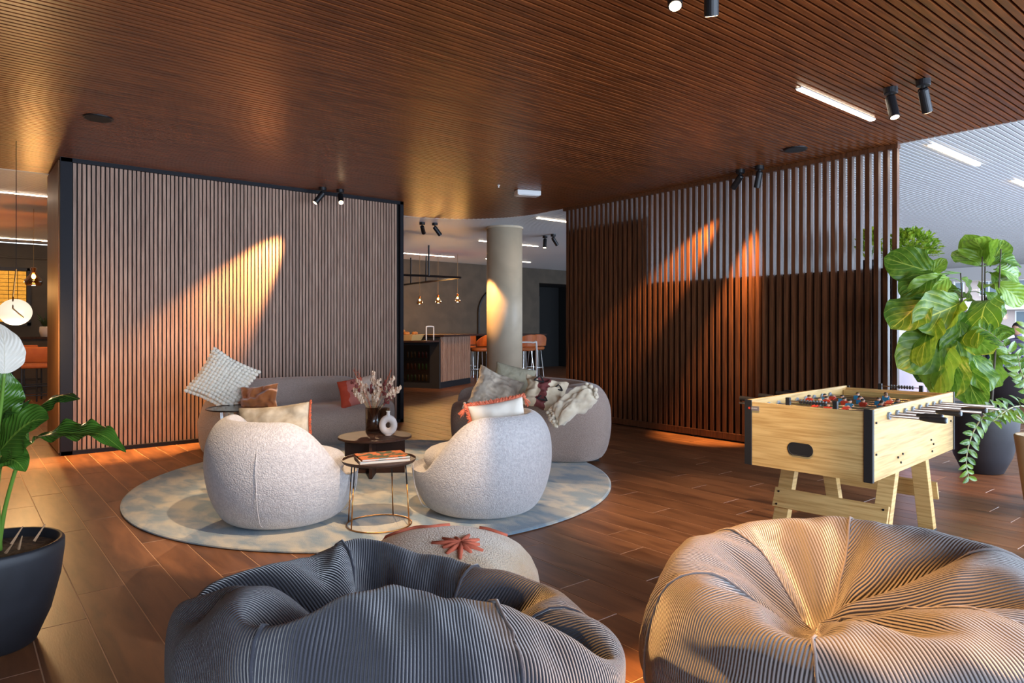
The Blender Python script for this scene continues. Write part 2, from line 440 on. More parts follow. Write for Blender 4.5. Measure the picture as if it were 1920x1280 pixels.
def fixture(x, y, aim, label, on=True, group='black ceiling spotlights', length=.165, lamp=None, col=WARM):
    t = thing('ceiling_spotlight', label, 'spotlight', (x, y, H), 0, group)
    q = G(); q.lathe([(.045, 0.0), (.045, -.035), (.04, -.04)], n=20); q.build('base', m_black, t)
    q = G(); q.tube([(0, 0, -.04), (0, 0, -.075)], .012); q.build('stem', m_black, t)
    d = (Vector(aim) - Vector((x, y, H - .1))).normalized()
    p0 = Vector((0, 0, -.075)) - d * .02; p1 = p0 + d * length
    q = G(); q.tube([p0, p0 + d * .012, p1], [.027, .033, .033], 20, caps=True); q.build('body', m_black, t, smooth=False, bevel=.002)
    q = G(); q.tube([p1 - d * .002, p1 + d * .002], .027, 20); q.build('lens', m_lens if on else m_lensoff, t)
    if lamp:
        e, deg, bl = lamp
        s = spotlamp('spot_light', Vector((x, y, H)) + p1 + d * .012, Vector((x, y, H)) + p1 + d * 2, e, deg, bl, col)
fixture(5.03, 2.03, (4.6, 1.3, 0), 'black spotlight with a glowing lens beside the ceiling strip at right', lamp=(40, 40, .6))
fixture(5.035, 1.826, (6.9, 1.9, 0), 'black spotlight tilted right, its lens hidden, nearest the white ceiling', lamp=(120, 42, .5))
fixture(*atz(1262, -60, H).xy, (1.74, 1.12, .4), 'black spotlight mostly above the top edge, only its lit lens tip showing', lamp=(620, 38, .6))
fixture(*atz(1334, -66, H).xy, (3.75, 2.6, .2), 'black spotlight cut off by the top edge, tilted right', lamp=(170, 44, .6), col=SOFT)
fixture(1.65, 2.4, (1.9, 4.3, 0), 'black spotlight above the frame lighting the rug', lamp=(215, 44, .3), col=SOFT)
fixture(3.405, 7.72, (2.1, 7.93, 1.07), 'left black spotlight grazing the grey slatted wall with its lens lit', lamp=(1500, 34, .8))
fixture(3.62, 7.70, (2.6, 4.9, 0), 'right black spotlight at the grey slatted wall, tilted away', lamp=(330, 44, .35), col=SOFT)
fixture(6.42, 4.08, (6.62, 5.2, 1.7), 'left black spotlight against the walnut slatted screen', on=False, lamp=(800, 26, .8))
fixture(6.42, 3.86, (6.6, 4.35, 1.0), 'right black spotlight against the walnut slatted screen', on=False, lamp=(700, 30, .8))
fixture(5.76, 9.3, (8.1, 11.9, .6), 'spotlight with glowing lens, left one over the passage to the bar', lamp=(150, 44, .7))
fixture(5.95, 9.23, (7.0, 8.9, 1.4), 'spotlight tilted toward the column, second over the passage to the bar', lamp=(300, 26, .6), on=False)
fixture(8.33, 9.27, (7.9, 9.0, 0), 'spotlight with glowing lens right of the column', lamp=(50, 50, .6))
fixture(8.30, 9.02, (9.6, 8.9, 1.2), 'spotlight tilted right beside the glowing one, right of the column', on=False)
fixture(14.6, 5.5, (14.2, 5.0, 0), 'far spotlight leaning left over the plant shelf', on=False)
fixture(14.9, 5.5, (15.4, 5.2, 0), 'far spotlight leaning right over the plant shelf', on=False)
def speaker(x, y, label):
    t = thing('ceiling_speaker', label, 'speaker', (x, y, H), 0, 'round black ceiling speakers')
    q = G(); q.lathe([(.105, 0), (.105, -.008), (.1, -.012)], n=28); q.build('rim', m_black, t)
    q = G(); q.lathe([(.093, -.012), (.09, -.014)], n=28); q.build('grille', m_void, t)
speaker(6.06, 3.28, 'round black ceiling speaker above the slatted screen')
speaker(.9, 6.26, 'round black ceiling speaker above the left end of the slatted wall')
t = thing('emergency_light', 'flat white emergency light box on the brown ceiling', 'light', (5.42, 6.35, H), 1.2)
q = G(); q.box((0, 0, -.03), (.15, .3, .06)); q.build('body', m_white, t, bevel=.008)
q = G(); q.box((0, 0, -.062), (.12, .26, .006)); q.build('cover', m_white, t)
t = thing('sprinkler_head', 'tiny white sprinkler head in the middle of the brown ceiling', 'sprinkler', (*atz(935, 347, H).xy, H))
q = G(); q.lathe([(.018, 0), (.018, -.006), (.008, -.01), (.008, -.03)], n=12); q.build('body', m_white, t)
# ================================================================== seating group
m_rug = mk('mottled rug pile', hx('71899a'), 0.95, col2=hx('bdb8a8'), nscale=(1.6, .8, 1), nfreq=4.5, ramp=(0.40, 0.60), bump=0.8, bfreq=260, bdist=0.006, sheen=0.4, detail=8)
g = G(); RC = Vector((2.743, 5.06, 0)); g.lathe([(1.85, .001), (1.868, .006), (1.868, .014), (1.855, .02), (1.2, .02), (.6, .02), (.0, .02)], n=128)
rug = g.build('round_rug', m_rug, smooth=False, loc=RC); tag(rug, 'large round rug in mottled blue grey and cream under the lounge seats', 'rug')
RZ = .021
def chair_body():
    rings = []; n = 48
    prof = []
    g = G()
    K = 30
    for k in range(K):
        rings.append([])
    for j in range(n):
        a = 2 * PI * j / n; cx, sy = math.cos(a), math.sin(a)
        x = cx
        Hh = .275 + .385 * max(0.0, 1 - max(0.0, min(1.0, (x + .52) / 1.0)) ** 1.8)
        bk = sstep((.3 - x) / 1.3)
        rx = .485 if cx > 0 else .46
        ry = .46
        R = 1 / math.sqrt((cx / rx) ** 2 + (sy / ry) ** 2)
        lean = .02 * bk
        P = [(.60 * R, 0.0), (.78 * R, .035 * 1), (.90 * R, .12), (.975 * R, .22), (1.0 * R + lean * .5, .30 + .05 * bk), ((.985 - .03 * bk) * R + lean, .26 + .62 * (Hh - .26)), ((.90 - .07 * bk) * R + lean, .26 + .90 * (Hh - .26)), ((.80 - .08 * bk) * R, Hh), ((.70 - .07 * bk) * R, Hh - .03 - .01 * bk), ((.66 - .06 * bk) * R, Hh - .10 * bk - .04), (.64 * R, .28 - .03 * (1 - bk)), (.60 * R, .245), (.3 * R, .245)]
        if cx > 0:
            f = sstep(cx); P[5] = (P[5][0], P[5][1] + .0)
        c = crom([(r, z, 0) for r, z in P], 3)
        for k, p in enumerate(c):
            while len(rings) <= k: rings.append([])
            rings[k].append((p.x * cx, p.x * sy, max(p.y, .0)))
    rings = [r for r in rings if len(r) == n]
    g.loft(rings)
    return g
def lounge(name, label, loc, rz):
    t = thing(name, label, 'armchair', loc, rz, 'cream boucle lounge chairs on the rug')
    chair_body().build('shell', m_boucle, t, smooth=True, sub=1)
    q = G(); q.lathe([(0, .25), (.2, .25), (.3, .27), (.345, .33), (.335, .385), (.28, .42), (.15, .435), (0, .438)], n=36)
    q.build('seat_cushion', m_boucle, t, smooth=True, loc=(.07, 0, .0), sub=1)
    for sgn in (-1, 1):
        q = G(); pts = []
        for z, r in ((.02, .62), (.06, .845), (.12, .92), (.2, .975), (.28, .998), (.34, 1.0)):
            a = math.radians(52); R = 1 / math.sqrt((math.cos(a) / .5) ** 2 + (math.sin(a) / .47) ** 2)
            pts.append((R * r * math.cos(a) + .002, sgn * R * r * math.sin(a), z))
        q.tube(crom(pts, 4), .0035, 6); q.build('seam', m_boucle, t, smooth=True)
    q = G(); pts = []
    for z, r in ((.02, .62), (.06, .845), (.12, .92), (.2, .975), (.3, 1.0), (.40, 1.02), (.48, .99), (.55, .93)):
        a = math.radians(140); R = 1 / math.sqrt((math.cos(a) / .47) ** 2 + (math.sin(a) / .47) ** 2)
        for_ = -1
        pts.append((R * r * math.cos(a), for_ * R * r * math.sin(a), z))
    q.tube(crom(pts, 4), .003, 6)
    q.build('seam', m_boucle, t, smooth=True)
    q = G(); q.lathe([(.26, -.003), (.27, .008), (.25, .03)], n=32); q.build('plinth', m_black, t)
    return t
chL = lounge('lounge_chair', 'cream boucle tub chair on the left of the rug, back turned to us', (1.655, 4.36, RZ + .004), math.radians(11))
chR = lounge('lounge_chair', 'cream boucle tub chair on the right of the rug, facing left', (2.784, 3.73, RZ + .004), math.radians(113))
# ---- curved sofas
def sofa_body(R, Ls, flip, hb=.70, ah=1.0):
    g = G(); rings = []; N = 44
    for i in range(N + 1):
        s = i / N; # 0 = arm end, 1 = open end
        ang = (s - .5) * Ls / R
        e = abs(2 * s - 1); lim = 1 - .0
        end = math.sqrt(max(0.0, 1 - (max(0, e - .70) / .30) ** 2.4)) if i not in (0, N) else 0.16
        arm = sstep((.20 - s) / .14)
        opn = sstep((s - .72) / .26)
        top = hb * (1 - (1 - ah) * sstep((.26 - s) / .22)) * (1 - .04 * s) - .16 * opn - .10 * arm * sstep((.10 - s) / .1)
        cr = .60 * (1 - arm) + .16 * arm
        cr += .12 * opn
        P = [(.10, .0), (.03, .06), (-.02, .20), (.0, .33), (.07 - .02 * arm, .40 + .1 * arm), (.20, .425 + (top - .45) * .98 * arm), (.42, .42 + (top - .42) * arm), (cr if arm < .5 else .5, .425 + (top - .42) * arm), (cr + .045 if arm < .5 else .6, .56 * (1 - arm) + top * arm), (cr + .09 if arm < .5 else .66, top - .03 * (1 - arm)), (.76, top), (.87, top - .04), (.95, top - .18), (.965, .30), (.93, .10), (.86, .0)]
        zs = .80 + .20 * end if s < .5 else .86 + .14 * end
        ring = []
        c = crom([(d, z, 0) for d, z in P], 3)
        for p in c:
            d = .475 + (p.x - .475) * (.28 + .72 * end); z = max(0, p.y * zs)
            r = R + .45 - .93 + d * 1.0
            rr = R - .475 + d
            a = ang * (1 if flip > 0 else -1)
            ring.append((rr * math.sin(a), rr * math.cos(a) - R, z))
        rings.append(ring if flip > 0 else ring)
    if flip < 0: rings = rings[::-1]
    g.loft(rings)
    return g
def sofa(name, label, loc, rz, R, Ls, flip, hb=.70, ah=1.0):
    t = thing(name, label, 'sofa', loc, rz, 'curved taupe boucle sofas')
    b = sofa_body(R, Ls, flip, hb, ah).build('body', m_taupe, t, smooth=True, sub=1)
    q = G(); pl = []
    for i in range(21):
        a = (i / 20 - .5) * Ls / R * .86; pl.append([((R - .36) * math.sin(a), (R - .36) * math.cos(a) - R, z) for z in (-.003, .03)] + [((R + .36) * math.sin(a), (R + .36) * math.cos(a) - R, z) for z in (.03, -.003)])
    q.loft(pl); q.build('plinth', m_black, t)
    return t
sofa('curved_sofa', 'curved taupe sofa against the grey slatted wall', (2.96, 7.16, .004), 0, 2.1, 2.0, 1, .71, .80)
sofa('curved_sofa', 'curved taupe sofa on the right edge of the rug before the walnut screen', (4.72, 5.44, RZ + .004), math.radians(-95), 1.3, 2.1, -1, .70)
# ---- cushions
def pillow_geo(w, h, t, seed=0, wr=.012, n=22, sag=0, pinch=.07, wf=6.0):
    g = G(); idx = {}
    def P(i, j, s):
        x, y = 2 * i / n - 1, 2 * j / n - 1
        e = ((1 - abs(x) ** 3.2) * (1 - abs(y) ** 3.2)) ** .55 if abs(x) < 1 and abs(y) < 1 else 0
        px = x * w / 2 * (1 - pinch * (1 - y * y) * 1.0); py = y * h / 2 * (1 - pinch * (1 - x * x))
        nz = noise.noise(Vector((x * wf * .5 + seed, y * wf * .5, s * 3.1 + seed))) + .6 * noise.noise(Vector((x * wf + seed, y * wf, s * 7.1)))
        cn = noise.noise(Vector((x * 2 + seed * 3, y * 2, 5)))
        z = s * (t / 2 * e + wr * nz * min(1, e * 2)) + sag * (x * x) * t - sag * y * abs(y) * 0
        z += wr * 1.2 * cn
        return (px + wr * .6 * cn, py + wr * .5 * nz * 0, z)
    vs = []; fs = []; uv = []
    for s in (1, -1):
        for i in range(n + 1):
            for j in range(n + 1):
                if s == -1 and (i in (0, n) or j in (0, n)): idx[(s, i, j)] = idx[(1, i, j)]; continue
                idx[(s, i, j)] = len(vs); vs.append(P(i, j, s)); uv.append((i / n, j / n))
        for i in range(n):
            for j in range(n):
                q = (idx[(s, i, j)], idx[(s, i + 1, j)], idx[(s, i + 1, j + 1)], idx[(s, i, j + 1)])
                fs.append(q if s == 1 else q[::-1])
    g.add(vs, fs); g.uv = uv
    g.edge = [P(i, 0, 1) for i in range(n)] + [P(n, j, 1) for j in range(n)] + [P(n - i, n, 1) for i in range(n)] + [P(0, n - j, 1) for j in range(n)]
    return g
def basis(center, right, up):
    """orientation whose local x follows right and local y follows up"""
    x = Vector(right).normalized(); y = Vector(up); y = (y - x * y.dot(x)).normalized(); z = x.cross(y)
    M = Matrix((x, y, z)).transposed().to_4x4(); M.translation = Vector(center); return M
RT = Vector((math.cos(TH), -math.sin(TH), 0)); FW = Vector((math.sin(TH), math.cos(TH), 0)); UP = Vector((0, 0, 1))
def cushion(name, label, M, w, h, t, mat, seed, group=None, piping=None, fringe=None, tassels=None, wr=.012, pinch=.07, wf=6.0, **k):
    o = thing(name, label, 'cushion', group=group)
    o.matrix_world = M
    g = pillow_geo(w, h, t, seed, wr, pinch=pinch, wf=wf, **k); e = g.edge
    g.build('cover', mat, o, smooth=True, sub=1)
    if piping:
        q = G(); q.tube(e, .006, 6, closed=True); q.build('piping', piping, o, smooth=True)
    if fringe:
        mt, sides, ln = fringe; q = G(); rr = random.Random(seed); n = len(e) // 4
        for sd in sides:
            seg = e[sd * n:(sd + 1) * n + 1] if sd < 3 else e[3 * n:] + [e[0]]
            c = Vector((0, 0, 0))
            for a, b in zip(seg[:-1], seg[1:]):
                for k2 in range(5):
                    p = Vector(a).lerp(Vector(b), k2 / 5); d = p.normalized() * ln * rr.uniform(.7, 1.2) + Vector((rr.uniform(-.4, .4), rr.uniform(-.4, .4), rr.uniform(-1, 1))) * ln * .7
                    q.tube([p - p.normalized() * .004, p + d * .6, p + d], [.006, .005, .003], 4)
        q.build('fringe', mt, o)
    if tassels:
        mt, cs, ln = tassels
        for ci in cs:
            p = Vector(e[ci * (len(e) // 4)]); q = G(); rr = random.Random(ci)
            down = M.to_3x3().inverted() @ Vector((0, 0, -1)); out = (p.normalized() * .5 + down).normalized()
            q.ball(p + out * .012, .014, 8, 6)
            for k2 in range(16):
                jt = Vector((rr.uniform(-1, 1), rr.uniform(-1, 1), rr.uniform(-1, 1))) * .018
                q.tube([p + out * .02, p + out * .05 + jt * .6, p + out * ln + jt], [.003, .0035, .002], 4)
            q.build('tassel', mt, o)
    return o
def two_tone(name, c1, c2, thr, axis='X', c3=None, thr2=None, wob=.05, bump=.5, bf=160):
    """flat fabric print: bands of colour across the cover, edges gently wavy"""
    if name in MATS: return MATS[name]
    m = mk(name, c1, .9, bump=bump, bfreq=bf, bdist=.003)
    N, L = m.node_tree.nodes, m.node_tree.links; b = N['Principled BSDF']
    uvn = N.new('ShaderNodeTexCoord'); sp = N.new('ShaderNodeSeparateXYZ'); L.new(uvn.outputs['UV'], sp.inputs[0])
    nz = N.new('ShaderNodeTexNoise'); nz.inputs['Scale'].default_value = 4; L.new(uvn.outputs['UV'], nz.inputs['Vector'])
    ma = N.new('ShaderNodeMath'); ma.operation = 'MULTIPLY_ADD'; ma.inputs[1].default_value = wob * 4; L.new(nz.outputs['Fac'], ma.inputs[0]); L.new(sp.outputs[axis], ma.inputs[2])
    r = N.new('ShaderNodeValToRGB'); r.color_ramp.interpolation = 'CONSTANT'
    r.color_ramp.elements[0].color = (*c1, 1); r.color_ramp.elements[1].position = min(.99, thr + wob * 2); r.color_ramp.elements[1].color = (*c2, 1)
    if c3: e = r.color_ramp.elements.new(min(.995, thr2 + wob * 2)); e.color = (*c3, 1)
    L.new(ma.outputs[0], r.inputs[0]); L.new(r.outputs[0], b.inputs['Base Color']); return m
m_cream = mk('cream wool', hx('e0d4be'), .95, col2=hx('cdbfa6'), nfreq=12, bump=.6, bfreq=220, bdist=.003, sheen=.3)
m_bob = mk('cream wool bobbles', lin((.94, .90, .83)), .95, bump=.6, bfreq=160, bdist=.003, sheen=.3)
m_orange = mk('ochre velvet', hx('b0652a'), .75, col2=hx('9a5422'), nfreq=5, sheen=.5)
m_coral = mk('coral fringe wool', hx('c1583a'), .9, col2=hx('d98263'), nfreq=40)
m_terra = mk('terracotta wool', hx('b5583a'), .9)
m_rednap = two_tone('red cushion print', hx('a8402a'), hx('b06a64'), .26, 'X', hx('b8a79c'), .62)
m_canvas = mk('natural canvas', hx('b8ac98'), .9, col2=hx('968a76'), nfreq=13, bump=.4, bfreq=300)
m_cotton = mk('white cotton', hx('ddd4c6'), .9, bump=.3, bfreq=300)
m_grey = mk('grey quilted cloth', hx('bcae9c'), .95, col2=hx('9a8d7e'), nfreq=9, ramp=(.42, .58), bump=1.0, bfreq=26, bdist=.012, vor=True)
# chunky bobble cushion, standing on one corner against the sofa arm
sd = (RT * .9 + FW * .35).normalized()
Mx = basis(at(418, 714, 6.6), RT * 1.0 + UP * -.55 + FW * .1, UP * .8 + RT * .42 + FW * .35)
ob = cushion('bobble_cushion', 'chunky cream bobble-knit cushion on the left arm of the sofa', Mx, .47, .47, .13, m_cream, 3, wr=.004, pinch=.10)
q = G(); bp = pillow_geo(.47, .47, .13, 3, .004, pinch=.10, n=26); rr = random.Random(1)
for k, (v, uvp) in enumerate(zip(bp.v, bp.uv)):
    i, j = round(uvp[0] * 26), round(uvp[1] * 26)
    if i % 2 == 0 and j % 2 == 0:
        s_ = 1 if v[2] > 0 else -1
        q.ball((v[0], v[1], v[2] + s_ * .006), .0225 * rr.uniform(.9, 1.1), 8, 6, (1.15, .9, .9))
tag(q.build('bobbles', m_bob, ob, smooth=True), kind='stuff')
cushion('velvet_cushion', 'crumpled ochre velvet cushion beside the bobble cushion', basis(at(486, 748, 6.5), RT + UP * .12, UP * 1 + FW * .35 - RT * .1), .38, .28, .15, m_orange, 11, wr=.045, pinch=.12, wf=5)
cushion('printed_cushion', 'red and pink printed cushion leaning at the right end of the sofa', basis(at(672, 733, 7.3), RT + UP * .22 + FW * .1, UP + FW * .3 - RT * .28), .43, .31, .14, m_rednap, 5, wr=.008)
cushion('canvas_cushion', 'cream canvas cushion with terracotta edging on the left tub chair', basis(at(516, 818, 4.62), RT + UP * .10 - FW * .1, UP * 1 + FW * .12 - RT * .16), .52, .44, .17, m_canvas, 8, wr=.024, fringe=(m_terra, (1,), .010))
cushion('tasselled_cushion', 'cream cushion with coral fringe and tassels on the right tub chair', basis(at(937, 800, 4.62), RT + UP * .17 + FW * .12, UP + FW * .1 - RT * .2), .39, .36, .13, m_cotton, 9, wr=.006, fringe=(m_coral, (2, 3), .02), tassels=(m_coral, (2, 3), .075))
m_cloth2 = mk('pale grey green cloth', hx('a39c86'), .95, col2=hx('8d8671'), nfreq=8, bump=.6, bfreq=60, bdist=.006)
cushion('plain_cushion', 'flat sage grey cushion behind the quilted one on the right sofa', basis(at(962, 718, 6.75), RT + UP * -.22, UP + FW * .22), .42, .36, .11, m_cloth2, 17, wr=.01)
cushion('quilted_cushion', 'big grey quilted cushion with pompom corners on the right sofa', basis(at(930, 735, 6.25), RT + UP * -.42 + FW * .1, UP * .9 + FW * .45 + RT * .25), .46, .40, .15, m_grey, 21, wr=.03, pinch=.1, tassels=(m_cream, (0,), .05))
m_kilim = two_tone('kilim print', hx('bfae94'), hx('6b3230'), .30, 'X', hx('c9b99f'), .52, wob=.09)
mkn, mkl = m_kilim.node_tree.nodes, m_kilim.node_tree.links
kc = cushion('kilim_cushion', 'crumpled kilim cushion in cream, maroon and black on the right sofa', basis(at(1022, 738, 6.1), RT + UP * -.25, UP * .8 + FW * .6), .40, .34, .15, m_kilim, 31, wr=.04, pinch=.1)
m_kdark = mk('black wool', (.015, .012, .012), .9); m_kpink = mk('dusty rose wool', hx('b08080'), .9)
q = G()
for (cx, cy, r) in ((-.08, .09, .05), (.1, .05, .045), (-.02, -.09, .05)):
    tri = [Vector((cx + r * math.cos(a), cy + r * .8 * math.sin(a), .069)) for a in (PI / 2, PI / 2 + 2.09, PI / 2 + 4.19)]
    q.tube([tri[0], tri[1]], .007, 5); q.tube([tri[1], tri[2]], .007, 5); q.tube([tri[2], tri[0]], .007, 5)
q.build('woven_triangle', m_kdark, kc)
pc = cushion('pompom_cushion', 'crumpled cream cushion with wool pompom ends on the right sofa arm', basis(at(1074, 758, 5.75), RT * .9 + UP * .62, UP * .5 + FW * .8 - RT * .3), .40, .24, .15, m_cream, 41, wr=.035, pinch=.05)
for sx in (-1, 1):
    q = G(); rr = random.Random(sx + 5)
    for k in range(34):
        q.ball((sx * .2 + rr.uniform(-.025, .025), rr.uniform(-.085, .085), rr.uniform(-.035, .035)), rr.uniform(.012, .022), 7, 5)
    tag(q.build('pompoms', m_cream, pc, smooth=True), kind='stuff')
# ---- coffee table and what stands on it
m_walnut = mk('dark walnut', hx('40261b'), .65, col2=hx('2a1711'), nscale=(14, 2, 2), nfreq=3, spec=.3)
CT = at(700, 816, 5.9); ctl = Vector((*atz(703, 816, .336).xy, RZ))
ct = thing('coffee_table', 'low round walnut coffee table with a panel base in the middle of the rug', 'table', ctl, math.radians(54))
TZ = .315
q = G(); q.lathe([(.29, TZ - .022), (.305, TZ - .016), (.305, TZ - .004), (.301, TZ)], n=72); q.build('tabletop', m_walnut, ct)
for k, (a, ln, off) in enumerate(((0, .5, 0.0), (PI / 2, .5, 0.0))):
    q = G(); q.box((0, 0, (TZ - .024) / 2), (ln, .024, TZ - .026), rot=(0, 0, a)); q.build('base_panel', m_walnut, ct)
m_smoke = glass('smoked glass', (.70, .60, .55), .08, .6)
def vase_pos(u, v): return atz(u, v, RZ + TZ)
vp = vase_pos(706, 812)
va = thing('glass_vase', 'smoked glass vase holding dried flowers on the coffee table', 'vase', (vp.x, vp.y + .06, RZ + TZ + .001), 0)
q = G(); q.lathe([(0, .0), (.06, .0), (.066, .006), (.068, .22), (.064, .22), (.061, .012), (0, .012)], n=32); q.build('body', m_smoke, va, smooth=True)
q = G(); q.lathe([(.0, .015), (.057, .016), (.057, .03), (0, .03)], n=24); q.build('gravel', m_walnut, va)
vp2 = vase_pos(727, 808)
v2 = thing('dark_vase', 'second narrower smoked glass vase behind the white ring vase', 'vase', (vp.x + .115, vp.y + .085, RZ + TZ + .001), 0)
q = G(); q.lathe([(0, .0), (.045, .0), (.05, .006), (.052, .20), (.048, .20), (.046, .012), (0, .012)], n=28); q.build('body', m_smoke, v2, smooth=True)
m_ceram = mk('matt white ceramic', hx('d9cfca'), .7, bump=.15, bfreq=40)
vp3 = vase_pos(730, 816)
rv = thing('ring_vase', 'white ceramic ring vase with a hole through it on the coffee table', 'vase', (vp3.x - .005, vp3.y + .01, RZ + TZ + .001), -TH + .1)
q = G(); rings = []
for i in range(36):
    a = 2 * PI * i / 36; R0 = .053
    rw = .030; ring = []
    for k in range(14):
        b = 2 * PI * k / 14
        r = R0 + rw * math.cos(b); ring.append((r * math.cos(a) * .92, .026 * math.sin(b), .085 + r * math.sin(a) * 1.05))
    rings.append(ring)
q.loft(rings + [rings[0]], cap=False); q.lathe([(.022, .158), (.014, .176), (.013, .194), (.020, .204), (.0185, .204), (.010, .19)], n=18)
q.lathe([(.028, .0), (.026, .006)], n=20)
q.build('body', m_ceram, rv, smooth=True)
# dried flowers: each stem with its own head
rr = random.Random(8)
df = thing('dried_bouquet', 'bouquet of dried grasses and flowers standing in the smoked glass vase', 'flowers', (va.location.x, va.location.y, RZ + TZ + .014))
m_straw = mk('straw', hx('b59b74'), .9); m_dry = mk('dried cream bloom', hx('d6bfa4'), .95, col2=hx('b58f78'), nfreq=60); m_burg = mk('dried burgundy bloom', hx('6b2f2a'), .9); m_rust = mk('rust twig', hx('b5502c'), .9)
for k in range(26):
    a = rr.uniform(-1.25, 1.25); sidev = RT * math.sin(a) * rr.uniform(.12, .26) + FW * rr.uniform(-.07, .07)
    hgt = rr.uniform(.33, .50) - abs(a) * .02
    top = sidev + UP * hgt
    base = -sidev * .12
    pts = crom([base, base * .2 + sidev * .25 + UP * hgt * .5, top], 4)
    mt = m_dry if k % 5 else m_burg
    if k % 9 == 4: mt = m_rust
    q = G(); q.tube(pts, .0016, 5); st = q.build('stem', m_rust if mt is m_rust else m_straw, df)
    q = G()
    dirn = (pts[-1] - pts[-2]).normalized()
    if mt is m_rust:
        for m in range(9):
            p = pts[-1] + dirn * (m * .012); q.tube([p, p + dirn * .02 + Vector((rr.uniform(-.02, .02), rr.uniform(-.01, .01), .008))], [.002, .0008], 4)
    else:
        for m in range(26 if k % 5 else 12):
            f = rr.random(); p = pts[-1] - dirn * f * .10 + Vector((rr.uniform(-1, 1), rr.uniform(-1, 1), rr.uniform(-.5, .5))) * .021 * (1.1 - f * .4)
            q.ball(p, rr.uniform(.006, .013), 5, 4, (1, 1, 1.6))
    q.build('flower_head', mt, st)
# ---- wire side table with magazines
m_brass = mk('brushed brass', hx('b8824a'), .3, 1.0); m_brown = mk('dark bronze tray', hx('3a251b'), .55, .0, spec=.3)
stp = Vector((2.07, 3.85, RZ)); ZT = .40
st = thing('wire_side_table', 'small round side table on thin brass legs with a ring foot', 'table', stp)
q = G(); q.lathe([(0, ZT - .008), (.22, ZT - .008), (.228, ZT + .004), (.228, ZT + .012), (.224, ZT + .012), (.221, ZT), (0, ZT)], n=56); q.build('tray_top', m_brown, st)
q = G(); q.tube([(.2 * math.cos(a), .2 * math.sin(a), .005) for a in [2 * PI * i / 48 for i in range(48)]], .0045, 8, closed=True); q.build('ring_foot', m_brass, st, smooth=True)
for a in (-TH - 2.35, -TH - .35 + .12, -TH + 3.0 - .0, -TH + 1.3):
    ca, sa = math.cos(a), math.sin(a)
    q = G(); q.tube([(.2 * ca, .2 * sa, .006), (.185 * ca, .185 * sa, ZT - .14)], .0042, 8)
    lg = q.build('leg', m_brass, st, smooth=True)
    q = G(); q.tube([(.185 * ca, .185 * sa, ZT - .14), (.175 * ca, .175 * sa, ZT - .006)], .0044, 8); q.build('leg_tip', m_black, lg, smooth=True)
m_cover = mk('magazine cover', hx('c77a3c'), .6, col2=hx('5a6a48'), nfreq=14, ramp=(.42, .55)); m_paper = mk('paper edge', hx('c8bfb2'), .8); m_cover2 = mk('grey magazine cover', hx('8a7d74'), .4)
def book(label, z, w, d, hgt, rz, mt, off=(0, 0)):
    b = thing('magazine', label, 'book', (stp.x + off[0], stp.y + off[1], RZ + z), rz, 'books on the brass side table')
    q = G(); q.box((0, 0, hgt / 2), (w - .006, d - .004, hgt - .004)); q.build('pages', m_paper, b)
    q = G(); q.box((0, 0, hgt - .001), (w, d, .002)); q.box((0, 0, .001), (w, d, .002)); q.box((-w / 2, 0, hgt / 2), (.002, d, hgt)); q.build('cover', mt, b)
ZB = ZT + .0005
book('lower grey book of the stack on the brass side table', ZB, .31, .235, .018, math.radians(-18), m_cover2, (.02, .0))
m_art = mk('printed art cover', hx('b0581f'), .8, col2=hx('2f3c22'), nfreq=18, ramp=(.47, .52), detail=6, spec=.2)
book('upper book with an orange and green printed cover on the brass side table', ZB + .0185, .30, .225, .012, math.radians(-14), m_art, (.02, .0))
# ---- black side table near the left arm of the sofa
bt = thing('black_side_table', 'round black metal side table between the left tub chair and the sofa arm', 'table', (2.03, 6.47, RZ))
m_gloss = mk('dark glossy metal top', (.05, .035, .03), .18, .7)
ZK = .49
q = G(); q.lathe([(0, ZK - .01), (.255, ZK - .01), (.268, ZK - .004), (.268, ZK + .004), (.262, ZK + .004), (.258, ZK), (0, ZK)], n=56); q.build('tabletop', m_gloss, bt)
for a in (2.6 - TH, 2.6 - TH + 2.09, 2.6 - TH + 4.19):
    ca, sa = math.cos(a), math.sin(a); q = G()
    for d in (-.012, .0, .012):
        q.tube([(.23 * ca - d * sa, .23 * sa + d * ca, ZK - .01), (.18 * ca - d * sa * .4, .18 * sa + d * ca * .4, 0.004)], .004, 6)
    q.build('leg', m_steel, bt)
